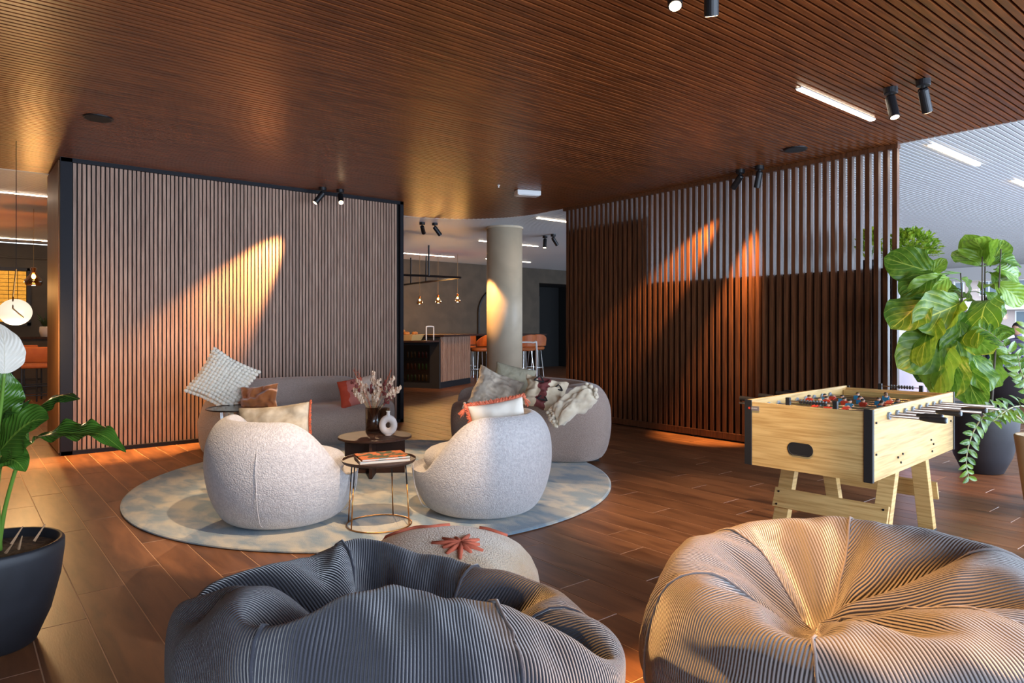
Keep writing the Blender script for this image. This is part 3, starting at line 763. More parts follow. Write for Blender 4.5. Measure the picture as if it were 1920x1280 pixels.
# ================================================================== bean bags
# vertex steps in millimetres of the two slumped bags
BA = [[46,-4,-3,-4,-3,-5,-4,-5,-4,-5,-4,-5,-4,-5,-3,-4,-4,-3,1,2,2,1,2,2,1,-1,2,4,1,-2,-3,-3,-1,-2,-2,-1,0,3,2,1,-1,3,3,4,1,1,0,1,1,2,4,5,3,3,3,4,3,3,3,2,2,
4,3,3,1,2,0,2,1,0,-2,-2,34,-6,-6,-7,-8,-7,-7,-6,-4,-4,-4,-4,-7,-8,-8,-8,-8,-7,-8,-9,-6,-2,2,5,5,7,5,1,-3,-6,-7,-5,-5,-5,-3,-2,1,5,5,4,3,6,7,5,3,-1,-3,1,
5,9,7,5,4,5,7,8,8,7,8,5,7,8,6,5,3,1,1,3,5,4,-1,-5,28,-9,-10,-10,-9,-7,-4,-2,-1,-6,-8,-12,-11,-9,-12,-12,-12,-10,-9,-12,-12,-11,-6,0,7,10,8,2,-5,-10,-9,
-8,-8,-7,-5,-2,3,6,8,6,6,10,10,7,4,-3,-2,4,9,13,11,7,2,6,9,12,12,11,12,10,11,11,9,7,4,2,5,7,7,4,-3,-8,25,-13,-12,-10,-7,-4,-1,1,-6,-10,-14,-14,-12,-13,
-16,-16,-16,-15,-12,-12,-16,-16,-13,-5,4,12,8,1,-8,-11,-12,-11,-10,-9,-6,-2,4,9,10,8,9,13,13,9,5,-3,-2,7,14,16,14,8,3,6,12,15,15,16,16,15,15,14,12,9,4,
5,8,11,9,3,-5,-9,20,-15,-13,-9,-5,1,3,-3,-10,-16,-17,-16,-14,-18,-20,-20,-19,-19,-16,-14,-17,-21,-18,-10,0,11,8,-1,-9,-14,-14,-13,-12,-11,-7,-2,6,11,12,
10,12,16,16,11,6,-3,-1,10,17,20,17,10,3,7,15,18,19,20,19,19,19,18,14,11,5,8,12,13,10,2,-6,-12,17,-15,-13,-6,-2,4,2,-7,-15,-19,-20,-16,-18,-23,-23,-24,-23,
-23,-20,-15,-20,-24,-23,-15,-5,10,6,-4,-10,-15,-15,-16,-14,-12,-8,-1,7,13,14,12,14,19,19,13,8,-4,1,13,21,23,20,11,3,9,18,21,23,24,23,23,22,21,17,12,7,10,
15,17,11,2,-8,-15,14,-15,-11,-3,1,6,-1,-11,-19,-22,-21,-18,-23,-26,-27,-27,-27,-27,-25,-17,-22,-27,-26,-20,-10,5,7,-6,-12,-16,-17,-18,-16,-14,-9,-1,9,14,
17,14,17,22,22,15,8,-3,3,15,24,28,22,13,3,11,20,25,27,27,26,27,26,23,20,14,8,14,18,18,12,1,-9,-17,13,-14,-8,-2,4,6,-5,-14,-22,-25,-22,-22,-28,-30,-27,-30,
-30,-31,-30,-22,-22,-31,-30,-22,-13,6,0,-11,-15,-17,-19,-18,-18,-16,-9,0,9,17,18,17,19,24,24,17,11,-3,5,18,27,31,25,14,3,14,23,29,30,30,30,30,30,25,23,
15,10,16,21,21,13,0,-10,-19,13,-13,-5,0,7,3,-8,-17,-25,-27,-24,-28,-32,-32,-29,-34,-30,-33,-35,-31,-23,-33,-33,-25,-14,4,-8,-16,-17,-16,-20,-20,-20,-17,
-10,1,10,18,20,19,22,26,27,19,13,-2,6,21,31,33,27,15,5,17,26,32,33,34,33,33,32,29,26,15,12,20,24,22,14,-1,-11,-21,15,-10,-3,1,8,0,-11,-21,-27,-29,-28,-33,
-34,-34,-35,-32,-34,-37,-32,-37,-35,-29,-36,-31,-6,-10,-19,-20,-18,-14,-19,-20,-20,-19,-10,0,12,20,21,20,24,29,28,22,16,0,7,24,33,36,30,16,5,21,29,36,36,
37,36,36,35,33,28,16,14,22,26,24,14,0,-13,-23,18,-7,-2,3,8,-3,-14,-25,-30,-30,-33,-35,-36,-35,-37,-36,-38,-39,-34,-39,-40,-35,-33,-36,-14,-23,-23,-18,-21,
-13,-18,-19,-22,-20,-10,0,13,21,23,22,27,30,29,25,19,2,8,26,37,38,32,16,8,25,33,39,38,40,39,38,38,36,31,18,15,25,28,26,14,-1,-14,-22,23,-5,-1,1,8,-8,-17,
-30,-30,-31,-36,-37,-38,-38,-38,-41,-42,-40,-40,-41,-42,-41,-38,-35,-30,-26,-17,-26,-20,-16,-18,-18,-20,-21,-11,1,13,23,24,23,28,32,31,28,23,4,9,29,39,
41,33,17,10,30,37,42,42,41,40,41,41,38,34,22,15,27,31,26,14,0,-17,-19,31,-2,-3,-2,4,-19,-13,-29,-31,-34,-39,-39,-39,-41,-43,-43,-44,-45,-45,-46,-44,-46,
-42,-41,-31,-29,-24,-24,-22,-19,-18,-17,-18,-21,-11,0,14,23,26,24,31,33,32,31,26,8,10,31,41,43,35,17,14,36,41,44,45,42,41,43,43,41,37,27,16,29,32,27,14,
-2,-19,-12,40,-4,-1,-3,-8,-14,-19,-26,-34,-39,-41,-42,-43,-44,-45,-47,-48,-48,-48,-49,-47,-50,-44,-44,-36,-35,-30,-25,-23,-20,-21,-18,-14,-12,-17,1,12,
24,26,26,32,35,33,33,30,16,9,33,42,45,36,15,24,40,45,46,47,43,44,41,45,44,41,32,18,29,34,27,16,-4,-16,-3,40,-4,-3,-4,-6,-17,-22,-34,-38,-43,-43,-44,-45,
-47,-48,-51,-48,-52,-50,-51,-48,-49,-46,-46,-41,-41,-35,-30,-26,-23,-21,-20,-17,-9,-6,-7,14,23,26,28,36,37,29,35,34,24,10,34,44,46,37,16,34,45,48,46,46,
45,47,40,46,46,44,38,22,30,35,28,13,-9,-1,2,37,-2,-6,-9,-11,-21,-27,-38,-41,-44,-43,-46,-47,-50,-49,-52,-51,-52,-51,-51,-50,-49,-47,-47,-45,-44,-39,-34,
-30,-26,-24,-22,-23,-15,-2,1,20,15,26,31,39,40,27,31,37,33,15,34,46,48,36,22,42,50,47,47,46,49,48,38,48,46,48,44,30,27,35,30,4,7,7,-2,28,-4,-10,-14,-18,
-27,-32,-39,-40,-43,-43,-47,-47,-50,-51,-52,-51,-53,-52,-53,-50,-49,-48,-46,-45,-43,-42,-38,-33,-31,-26,-24,-23,-23,-14,3,19,18,30,38,41,38,25,33,34,39,
32,26,48,50,29,38,50,50,44,50,48,48,50,42,46,47,48,47,41,29,30,33,14,12,1,-6,17,-7,-15,-19,-24,-30,-34,-38,-37,-42,-44,-47,-48,-51,-51,-52,-51,-53,-52,
-52,-52,-51,-48,-48,-45,-42,-39,-38,-35,-32,-28,-25,-23,-23,-19,-8,11,22,33,39,40,35,28,42,25,36,41,34,49,47,36,49,50,50,44,51,51,47,50,48,44,50,44,50,
49,39,32,33,18,2,-6,-6,0,-11,-16,-22,-25,-29,-32,-36,-39,-43,-46,-45,-48,-48,-49,-52,-52,-54,-52,-52,-51,-50,-48,-46,-47,-44,-40,-39,-34,-31,-26,-23,-23,
-20,-19,-12,4,15,28,32,35,35,37,43,29,30,37,45,49,46,52,51,48,51,48,51,51,47,51,50,48,48,42,49,50,47,35,28,9,-1,-4,-5,-14,-11,-15,-21,-26,-30,-34,-37,-36,
-38,-39,-43,-46,-50,-51,-55,-53,-56,-53,-55,-52,-51,-48,-44,-40,-40,-37,-38,-37,-33,-29,-24,-17,-16,-12,-11,-2,9,18,26,30,35,36,38,39,34,35,43,49,53,53,
52,51,51,52,51,51,49,50,50,49,47,46,47,44,44,30,23,6,0,-1,-4,-13,-13,-19,-25,-27,-25,-27,-26,-30,-38,-41,-47,-47,-53,-51,-56,-52,-57,-53,-57,-51,-54,-48,
-49,-42,-40,-33,-29,-28,-27,-29,-29,-21,-16,-9,-4,-2,6,13,19,25,32,35,37,37,41,38,43,49,53,53,53,51,53,51,52,50,50,50,49,49,46,46,44,40,35,28,16,8,6,1,
1,-23,-18,-18,-18,-13,-15,-23,-29,-35,-41,-43,-48,-48,-53,-50,-56,-52,-57,-52,-56,-51,-54,-49,-49,-45,-43,-37,-32,-26,-19,-15,-19,-19,-21,-13,-6,1,7,13,
18,22,28,32,35,38,41,42,44,46,51,51,53,51,53,51,51,50,50,49,48,47,46,43,42,35,31,23,17,14,9,4,-2,-38,-8,-5,-5,-12,-22,-26,-34,-36,-43,-43,-49,-48,-51,-50,
-53,-51,-53,-51,-53,-51,-52,-48,-50,-44,-45,-38,-37,-29,-25,-16,-10,-6,-8,-11,-12,-2,4,12,18,22,27,31,33,37,40,42,45,46,48,50,51,50,52,50,50,50,49,48,47,
45,44,41,38,34,29,23,19,14,8,0,-9,-17,4,-4,-10,-18,-25,-30,-37,-39,-43,-42,-46,-46,-49,-47,-51,-49,-51,-49,-50,-49,-49,-47,-47,-44,-44,-40,-39,-32,-28,
-22,-14,-8,1,5,-1,-2,-1,7,15,21,27,29,34,35,39,41,44,44,48,47,50,49,50,49,49,48,49,46,46,43,42,39,36,32,29,22,18,10,4,-3,-1,7,-2,-8,-17,-23,-30,-32,-35,
-37,-39,-41,-43,-44,-45,-46,-47,-47,-48,-47,-47,-47,-46,-45,-44,-42,-41,-38,-37,-33,-33,-25,-21,-11,-6,4,9,11,9,6,10,17,22,28,32,35,38,40,42,43,46,46,48,
48,48,48,48,46,47,44,44,42,40,38,34,31,25,20,12,7,8,10,14,-7,-7,-14,-22,-24,-27,-30,-33,-34,-37,-39,-40,-42,-43,-44,-44,-45,-44,-46,-44,-44,-44,-42,-41,
-40,-39,-36,-34,-31,-30,-26,-24,-17,-11,-3,4,11,17,19,16,17,18,24,29,31,37,38,41,42,44,44,46,45,47,46,46,44,45,43,42,40,39,34,32,25,21,18,16,19,20,13,9,
-30,-13,-16,-20,-22,-25,-28,-31,-32,-34,-37,-37,-39,-40,-41,-41,-42,-42,-42,-41,-42,-40,-40,-39,-37,-35,-34,-32,-30,-27,-24,-21,-19,-15,-9,-3,6,11,18,22,
25,25,25,27,28,32,35,38,40,41,42,45,43,45,43,45,42,43,40,40,37,35,30,28,25,26,25,24,20,15,9,1,-47,-11,-14,-18,-20,-23,-26,-27,-31,-31,-34,-35,-36,-37,-39,
-38,-40,-38,-40,-38,-40,-37,-38,-35,-35,-32,-32,-29,-27,-25,-22,-20,-16,-14,-9,-7,-1,7,11,18,21,27,28,31,32,32,33,36,36,39,39,41,40,42,41,42,39,40,37,37,
34,34,31,32,29,28,24,20,14,10,2,-4,-49,-10,-13,-16,-19,-21,-23,-25,-28,-29,-31,-32,-33,-34,-36,-34,-37,-36,-37,-35,-36,-34,-34,-33,-32,-30,-29,-26,-25,
-23,-20,-18,-14,-12,-9,-6,-2,1,6,13,17,22,24,29,30,33,33,36,36,38,37,39,37,40,38,39,37,38,36,37,34,34,31,31,26,23,20,15,9,4,-1,-3,-49,-9,-11,-14,-17,-18,
-22,-22,-26,-26,-28,-29,-31,-30,-33,-32,-34,-32,-34,-32,-33,-31,-32,-29,-30,-27,-26,-24,-23,-20,-18,-16,-13,-10,-8,-5,-1,2,4,9,11,19,19,26,25,31,29,35,
33,37,34,39,35,39,35,38,35,38,33,35,31,32,26,27,22,20,14,11,6,4,0,-3,-49,-7,-10,-13,-15,-16,-19,-20,-23,-23,-26,-25,-28,-27,-30,-28,-31,-28,-31,-29,-30,
-27,-29,-26,-27,-24,-23,-21,-21,-17,-17,-13,-12,-9,-7,-4,-1,2,4,8,10,14,15,21,22,27,27,31,29,34,32,36,32,37,32,37,32,35,29,33,27,28,23,23,17,16,11,10,6,
4,0,-2,-49,-6,-8,-11,-13,-14,-17,-17,-20,-20,-24,-22,-25,-24,-26,-25,-28,-25,-27,-25,-27,-24,-26,-23,-24,-21,-21,-18,-18,-15,-15,-11,-10,-8,-6,-3,0,2,4,
7,9,13,14,18,18,22,22,28,25,31,27,33,28,33,29,32,28,31,26,29,23,24,19,19,15,14,11,9,6,3,1,-2,-49,-5,-7,-9,-11,-12,-15,-14,-18,-17,-20,-19,-22,-20,-23,-22,
-24,-21,-24,-22,-23,-21,-22,-20,-20,-18,-18,-16,-15,-13,-13,-9,-9,-6,-5,-2,-1,2,4,6,9,10,13,15,16,19,19,23,22,25,23,28,25,28,25,27,24,26,23,23,20,20,17,
16,14,12,9,8,5,4,1,-2,-48,-4,-6,-7,-9,-10,-12,-13,-14,-15,-16,-16,-19,-17,-19,-18,-20,-19,-20,-18,-20,-17,-19,-16,-18,-14,-16,-13,-13,-10,-11,-7,-7,-5,
-4,-2,0,2,4,5,7,9,11,12,14,15,17,18,19,20,20,22,20,23,21,22,20,21,19,19,17,17,15,13,12,10,8,6,5,3,1,-1,-49,-3,-4,-6,-7,-8,-10,-9,-12,-12,-13,-13,-15,-13,
-16,-14,-16,-15,-16,-15,-16,-13,-16,-13,-14,-11,-13,-10,-10,-9,-8,-6,-6,-3,-3,-1,0,1,4,4,6,7,9,10,11,12,13,14,15,16,16,17,16,18,17,17,16,16,15,15,14,13,
12,10,10,8,7,5,4,3,1,-1,-48,-2,-4,-3,-6,-6,-7,-7,-9,-8,-11,-9,-11,-10,-12,-11,-12,-11,-12,-11,-12,-11,-11,-10,-10,-9,-10,-7,-8,-6,-6,-5,-4,-2,-2,-1,0,2,
2,4,4,6,6,8,8,9,10,10,11,12,12,12,12,13,12,12,13,11,12,11,10,9,9,8,8,6,5,4,3,2,1,0,-48,-2,-2,-2,-4,-3,-5,-5,-6,-5,-7,-6,-7,-6,-8,-7,-8,-7,-9,-7,-8,-7,-7,
-7,-7,-6,-6,-5,-5,-4,-4,-3,-3,-1,-1,-1,1,1,2,2,3,3,5,4,6,6,6,6,8,6,8,7,8,8,8,8,8,7,8,7,7,6,6,6,5,4,4,2,3,1,1,0,-49,-1,-2,-2,-3,-3,-3,-3,-4,-3,-4,-4,-4,
-4,-5,-3,-5,-3,-4,-3,-4,-3,-3,-2,-3,-2,-2,-2,-1,-1,-1,0,0,0,0,1,2,1,2,3,3,4,3,4,4,5,4,5,4,5,4,4,4,4,4,3,3,2,3,2,2,2,1,1,1,1,0,0,0,0,-1,-1,-32,-12],[148,
-3,-2,-3,-1,-2,-1,-1,0,1,1,1,2,2,2,3,3,3,1,1,2,2,3,3,3,4,4,1,-5,-3,-2,-2,-3,-3,-1,-2,-3,-3,0,3,4,2,0,-3,-4,-3,-3,-3,-2,-2,-2,1,1,2,1,3,2,3,3,3,3,3,1,0,
-1,-2,-2,0,0,-1,-3,-3,-6,-6,-4,-2,1,3,5,6,7,7,6,6,5,2,2,2,3,4,2,-1,-5,-6,-3,1,5,3,-3,-8,-8,-4,-2,-2,0,1,-2,-7,-8,-7,-2,3,4,1,-4,-6,-8,-5,-5,-5,-6,-3,1,
4,6,4,3,2,3,4,3,6,4,3,-1,-2,-4,-5,-4,-1,3,8,7,2,-11,-7,0,4,8,10,12,10,9,10,9,5,0,-5,-2,2,5,6,7,5,-1,-6,-9,-8,-3,3,-6,-12,-11,-7,-2,-1,0,-1,-6,-11,-12,-10,
-3,5,5,-1,-6,-11,-10,-9,-7,-9,-7,-3,2,6,9,8,6,5,3,5,3,7,5,1,-1,-5,-6,-8,-3,3,9,13,9,3,-13,-4,6,12,15,15,14,11,14,13,7,0,-7,-5,0,4,5,7,10,8,4,-4,-10,-13,
-10,-3,-8,-17,-14,-9,-3,-3,-1,-2,-9,-15,-16,-12,-4,6,6,-4,-8,-14,-14,-11,-11,-11,-10,-3,3,9,12,11,9,6,6,5,5,6,5,1,-3,-6,-10,-8,-1,7,14,16,11,4,-14,3,13,
18,20,17,13,17,18,13,4,-5,-9,-3,2,4,7,7,11,12,7,-2,-10,-15,-15,-8,-15,-20,-18,-12,-6,-4,1,-4,-12,-19,-20,-14,-5,7,5,-5,-12,-17,-18,-13,-14,-14,-11,-4,5,
11,14,14,11,9,6,7,6,6,5,0,-4,-8,-11,-8,1,10,18,20,13,4,-12,11,18,24,23,16,18,22,20,11,1,-9,-8,-1,3,5,8,9,10,16,9,-1,-9,-17,-20,-14,-18,-24,-22,-16,-10,
-4,2,-5,-16,-23,-23,-16,-6,7,4,-7,-14,-21,-20,-16,-17,-17,-12,-4,5,14,17,16,13,10,8,7,7,6,6,-1,-4,-10,-13,-8,3,15,22,22,15,5,-8,18,24,28,24,17,23,26,20,
11,-2,-13,-4,1,5,7,8,8,11,18,11,0,-9,-19,-23,-20,-22,-27,-25,-19,-14,-7,2,-6,-18,-27,-27,-19,-6,6,4,-9,-16,-24,-23,-19,-20,-19,-14,-4,6,15,20,19,15,10,
9,8,8,7,7,-2,-5,-12,-15,-6,5,18,26,25,18,4,-2,24,31,30,25,19,28,29,20,10,-6,-10,3,6,14,3,4,5,9,16,15,1,-9,-22,-25,-23,-27,-30,-27,-24,-18,-11,3,-8,-21,
-31,-29,-21,-9,6,2,-11,-18,-26,-26,-22,-22,-21,-15,-5,8,17,22,20,16,11,10,9,8,8,7,-2,-5,-13,-16,-5,8,21,29,28,19,4,8,29,35,32,24,25,33,30,20,8,-9,-1,9,
12,17,8,-1,2,3,11,18,3,-10,-23,-27,-27,-32,-31,-29,-29,-22,-16,2,-9,-24,-34,-33,-23,-10,6,0,-13,-20,-29,-29,-24,-25,-23,-17,-4,9,18,25,21,17,12,10,9,9,
8,9,-2,-5,-15,-16,-4,10,25,32,30,21,6,16,35,37,35,23,31,36,31,21,6,-6,10,14,14,14,14,1,4,0,2,6,11,-13,-22,-29,-31,-32,-31,-28,-34,-30,-24,-2,-9,-27,-36,
-36,-26,-11,6,-3,-16,-23,-31,-30,-27,-26,-25,-18,-4,9,21,25,22,18,11,11,10,9,9,8,1,-4,-16,-17,-2,13,28,35,32,22,9,24,39,40,36,25,37,38,30,20,2,12,17,18,
16,12,14,4,5,0,-1,-2,6,-22,-14,-31,-33,-31,-29,-34,-35,-35,-32,-10,-10,-30,-39,-38,-29,-12,6,-6,-19,-25,-33,-32,-29,-29,-27,-18,-4,10,22,27,22,17,11,12,
10,10,9,9,3,-2,-17,-17,-1,15,31,38,34,24,13,31,44,42,39,26,42,40,21,21,20,23,19,19,15,15,11,8,4,2,-1,-1,-8,-18,-20,-30,-34,-31,-35,-36,-37,-39,-37,-24,
-11,-32,-41,-41,-31,-14,5,-10,-21,-29,-33,-34,-31,-30,-28,-19,-4,10,24,28,20,16,11,10,6,15,11,10,6,0,-15,-18,1,17,34,40,36,23,22,41,42,44,43,33,41,42,24,
31,27,23,19,22,17,15,11,9,6,-1,-3,-3,-7,-18,-25,-33,-35,-35,-36,-39,-39,-41,-42,-35,-17,-33,-44,-43,-33,-15,4,-15,-25,-30,-33,-36,-33,-32,-29,-20,-3,10,
25,28,19,14,10,9,4,16,13,12,9,3,-11,-19,2,19,37,42,37,22,34,48,40,47,46,44,41,42,36,33,26,22,23,20,18,14,12,7,5,-2,-4,-7,-9,-18,-24,-31,-33,-37,-39,-41,
-42,-41,-43,-45,-35,-29,-44,-46,-35,-15,0,-21,-28,-31,-34,-35,-35,-33,-30,-22,-2,11,27,25,16,12,9,8,4,16,10,15,13,8,-4,-19,4,21,39,43,38,28,44,48,41,49,
48,49,46,44,38,30,26,24,23,21,19,13,10,7,3,-3,-7,-10,-15,-17,-23,-26,-31,-33,-40,-41,-43,-43,-42,-46,-46,-42,-39,-46,-41,-8,-15,-31,-31,-27,-32,-35,-36,
-34,-31,-22,-2,11,28,21,13,8,8,10,6,15,9,14,16,13,5,-16,3,23,42,44,35,44,48,44,48,48,49,48,48,41,37,30,28,26,25,20,17,12,10,5,1,-4,-8,-12,-15,-18,-21,-24,
-28,-30,-39,-40,-43,-43,-44,-43,-47,-49,-44,-42,-46,-17,-30,-32,-30,-29,-30,-33,-36,-35,-31,-22,-3,13,26,14,9,8,9,8,11,12,9,16,14,16,13,1,-5,30,41,42,44,
49,48,41,49,49,49,47,45,39,36,31,32,27,25,21,17,12,8,6,1,-2,-7,-12,-17,-19,-24,-25,-29,-29,-35,-38,-42,-43,-45,-43,-46,-47,-52,-46,-41,-37,-33,-29,-35,
-27,-31,-33,-33,-34,-34,-18,-8,20,15,9,8,9,8,9,11,11,11,16,14,15,16,15,2,41,31,45,49,49,48,36,51,48,48,45,43,38,37,35,33,27,24,19,13,11,9,6,2,-1,0,-9,-16,
-19,-23,-26,-31,-34,-36,-38,-41,-42,-45,-46,-47,-48,-53,-47,-46,-38,-34,-34,-34,-32,-29,-34,-34,-30,-30,-9,-17,12,6,10,8,11,7,8,14,9,14,14,15,20,11,16,
24,33,37,46,51,49,50,35,50,48,48,44,43,40,38,34,30,24,25,23,21,19,12,7,1,-5,-12,-12,-17,-20,-24,-23,-29,-32,-36,-38,-43,-44,-46,-45,-49,-47,-53,-49,-49,
-41,-39,-36,-34,-33,-29,-33,-35,-33,-26,-14,-11,0,9,14,4,10,6,10,14,9,13,15,17,21,17,15,23,35,45,50,53,49,52,32,50,48,48,43,43,38,36,37,34,35,31,25,23,
16,11,7,1,-3,-9,-14,-19,-23,-29,-33,-33,-35,-36,-35,-41,-42,-46,-47,-49,-49,-50,-50,-49,-45,-42,-39,-36,-33,-32,-31,-35,-35,-31,-16,-11,4,12,10,1,8,8,12,
11,13,13,15,18,20,20,23,27,37,47,50,53,50,51,34,49,47,44,43,43,42,45,41,38,33,29,24,20,15,10,6,2,-3,-8,-13,-17,-21,-27,-30,-37,-39,-43,-42,-42,-41,-43,
-46,-48,-48,-50,-49,-49,-46,-46,-41,-39,-34,-34,-32,-30,-32,-31,-19,-11,4,4,4,6,6,10,12,11,14,14,15,20,21,24,27,35,39,48,48,50,49,50,32,47,46,45,47,48,
44,44,38,36,29,28,22,19,14,10,5,2,-3,-7,-11,-17,-19,-25,-27,-34,-36,-42,-43,-47,-46,-45,-46,-46,-47,-49,-48,-48,-46,-45,-42,-40,-36,-35,-30,-30,-26,-27,
-20,-11,-6,0,2,4,5,11,11,11,15,15,18,20,22,27,32,36,42,45,46,48,48,49,33,46,47,49,47,46,43,40,36,33,27,25,19,16,12,9,5,2,-3,-6,-9,-14,-17,-22,-25,-31,-33,
-39,-41,-45,-46,-48,-47,-47,-46,-48,-47,-48,-45,-44,-41,-39,-36,-35,-31,-28,-25,-22,-18,-15,-8,-6,0,3,6,8,11,12,14,17,18,22,24,29,32,38,40,44,44,48,47,
49,30,46,46,49,43,45,39,38,32,30,25,24,19,16,12,8,5,2,-3,-6,-9,-14,-17,-20,-24,-28,-30,-35,-38,-43,-43,-47,-46,-47,-44,-46,-46,-48,-45,-44,-41,-38,-35,
-33,-30,-28,-24,-21,-17,-14,-10,-6,-2,1,5,7,10,12,14,17,19,22,26,29,33,36,39,43,46,46,48,45,26,47,45,46,42,41,35,35,31,28,25,22,18,15,12,8,5,1,-2,-6,-9,
-13,-16,-20,-22,-27,-28,-33,-34,-40,-40,-45,-44,-47,-44,-44,-42,-43,-44,-45,-41,-39,-35,-33,-28,-27,-23,-20,-17,-14,-10,-6,-3,0,4,7,9,11,14,18,19,23,25,
29,32,38,40,44,44,43,42,43,22,46,43,43,40,38,35,33,30,27,24,21,17,15,11,8,4,2,-3,-5,-9,-12,-16,-18,-22,-25,-28,-32,-33,-37,-38,-42,-42,-46,-43,-45,-40,
-39,-37,-38,-39,-40,-36,-33,-30,-26,-22,-20,-16,-13,-9,-7,-3,0,3,6,8,11,14,16,19,23,26,31,34,39,39,38,37,37,40,43,26,44,41,40,37,36,33,30,28,26,22,20,16,
14,10,8,4,1,-2,-5,-8,-12,-14,-18,-21,-23,-26,-29,-32,-34,-36,-39,-40,-43,-42,-45,-40,-41,-36,-34,-32,-31,-32,-31,-31,-28,-23,-20,-17,-14,-10,-7,-3,0,2,
5,8,12,14,18,20,25,28,31,31,32,31,32,35,39,40,44,25,41,38,37,36,33,31,29,26,24,22,18,16,12,11,6,5,1,-2,-5,-8,-11,-14,-16,-20,-22,-25,-27,-30,-32,-34,-37,
-37,-40,-40,-43,-40,-42,-36,-36,-31,-30,-26,-24,-22,-23,-20,-19,-16,-15,-11,-7,-5,0,2,5,9,12,15,17,19,21,22,24,23,28,30,34,35,40,40,43,27,37,35,35,32,31,
29,26,24,22,20,17,15,11,10,6,4,1,-2,-4,-8,-10,-13,-15,-18,-20,-23,-25,-28,-29,-32,-33,-35,-36,-37,-39,-38,-41,-37,-37,-32,-32,-27,-26,-20,-20,-17,-14,-12,
-9,-8,-6,-3,-1,2,4,6,8,10,13,15,18,19,24,25,30,31,36,35,41,38,39,23,34,32,31,31,27,27,24,23,20,19,15,14,11,9,5,4,1,-2,-4,-7,-9,-12,-14,-17,-19,-21,-23,
-26,-26,-30,-30,-32,-33,-34,-35,-35,-37,-35,-37,-32,-33,-27,-27,-22,-22,-17,-16,-12,-10,-7,-5,-3,-1,1,4,6,8,11,14,15,20,21,25,26,31,31,36,35,36,35,36,21,
30,30,27,28,24,25,21,21,18,17,13,13,10,7,6,3,1,-2,-4,-6,-8,-11,-12,-16,-16,-20,-20,-24,-23,-27,-27,-29,-29,-30,-32,-31,-32,-32,-32,-31,-31,-28,-28,-22,
-22,-18,-17,-13,-11,-8,-6,-3,-1,1,5,6,10,11,16,16,20,21,26,26,31,30,32,31,32,32,31,19,26,26,24,25,22,22,19,18,16,16,12,11,9,7,5,3,0,-1,-3,-6,-7,-11,-11,
-14,-14,-18,-18,-21,-21,-24,-23,-26,-26,-27,-27,-28,-29,-27,-28,-27,-27,-25,-25,-22,-22,-18,-17,-12,-12,-7,-6,-3,-1,1,5,6,10,11,15,16,21,20,25,24,26,26,
28,27,29,27,28,16,22,23,21,21,19,19,17,16,14,13,11,9,8,6,4,3,0,-1,-3,-5,-6,-9,-9,-13,-12,-16,-15,-18,-19,-20,-20,-23,-22,-23,-24,-24,-23,-24,-24,-23,-23,
-21,-21,-19,-18,-16,-15,-11,-11,-8,-6,-4,0,1,5,6,9,11,14,14,17,18,21,20,22,23,23,24,24,24,23,13,19,19,18,18,15,17,13,14,12,11,9,9,6,5,4,2,0,-1,-2,-4,-6,
-7,-8,-11,-10,-14,-13,-15,-15,-18,-17,-19,-18,-20,-19,-21,-19,-20,-20,-19,-18,-18,-17,-16,-14,-13,-12,-10,-8,-7,-4,-3,-1,2,3,5,7,9,11,12,14,14,17,17,18,
19,19,20,19,21,19,10,15,16,13,15,13,13,11,11,9,9,8,6,5,5,3,1,1,-1,-2,-4,-4,-6,-6,-9,-8,-11,-10,-13,-12,-14,-14,-15,-15,-16,-15,-16,-15,-17,-15,-15,-14,
-14,-13,-13,-11,-10,-9,-8,-6,-5,-4,-2,-1,1,3,4,5,7,8,10,10,12,13,13,14,15,15,16,15,17,15,7,11,12,10,11,10,10,8,8,7,7,6,5,4,3,2,2,0,-1,-1,-3,-3,-5,-4,-7,
-6,-8,-8,-10,-9,-11,-10,-11,-11,-12,-11,-13,-11,-12,-11,-11,-11,-10,-9,-9,-8,-8,-6,-6,-5,-3,-3,-1,-1,1,1,3,4,5,6,7,7,9,9,10,10,11,11,12,11,12,11,5,7,8,
6,8,6,6,5,6,5,4,4,3,3,2,2,0,1,-1,0,-2,-2,-3,-3,-4,-5,-5,-5,-7,-6,-7,-6,-8,-7,-8,-7,-8,-7,-8,-7,-7,-7,-6,-6,-5,-5,-5,-4,-3,-3,-3,-1,-1,-1,0,1,2,2,3,3,4,
5,5,6,6,6,8,7,8,7,8,7,14,3,4,3,3,3,2,2,3,1,2,1,0,1,-1,0,-1,-1,-1,-2,-2,-2,-3,-2,-3,-3,-3,-3,-4,-4,-4,-3,-4,-4,-4,-4,-4,-4,-4,-4,-3,-4,-2,-3,-2,-2,-1,0,
-1,1,0,1,2,1,2,2,3,2,4,2,4,2,4,2,4,3,4,3,4,3,4,3,373,-387],[28,1,1,2,1,1,1,1,1,2,1,1,1,0,0,-1,-1,-1,4,4,3,4,2,3,2,0,1,3,0,-1,-3,-2,-3,-3,-3,-4,-3,2,3,3,
3,3,2,0,-2,-2,-3,-4,-3,-3,0,1,3,2,2,1,2,1,1,1,0,-1,-2,-4,-3,-4,-3,-4,-4,-4,-3,2,33,4,4,4,4,3,1,0,-1,-3,-4,-4,-1,2,1,1,0,-2,-2,1,4,6,8,7,4,5,6,3,-2,-4,-6,
-6,-6,-7,-8,-5,-1,4,6,7,7,5,4,-1,-4,-6,-7,-6,-4,0,4,5,6,4,3,2,1,2,-1,1,-1,-4,-6,-6,-7,-7,-7,-8,-7,-2,5,7,38,7,7,6,4,1,-3,-6,-9,-5,-1,4,6,6,4,2,-1,-3,-4,
-4,-2,2,7,10,10,8,8,5,-2,-7,-8,-9,-10,-11,-9,-7,-1,6,10,10,10,8,4,-2,-5,-9,-10,-8,-4,2,6,8,9,7,6,3,1,1,-1,-1,-3,-6,-9,-9,-10,-10,-12,-10,-5,2,8,10,42,10,
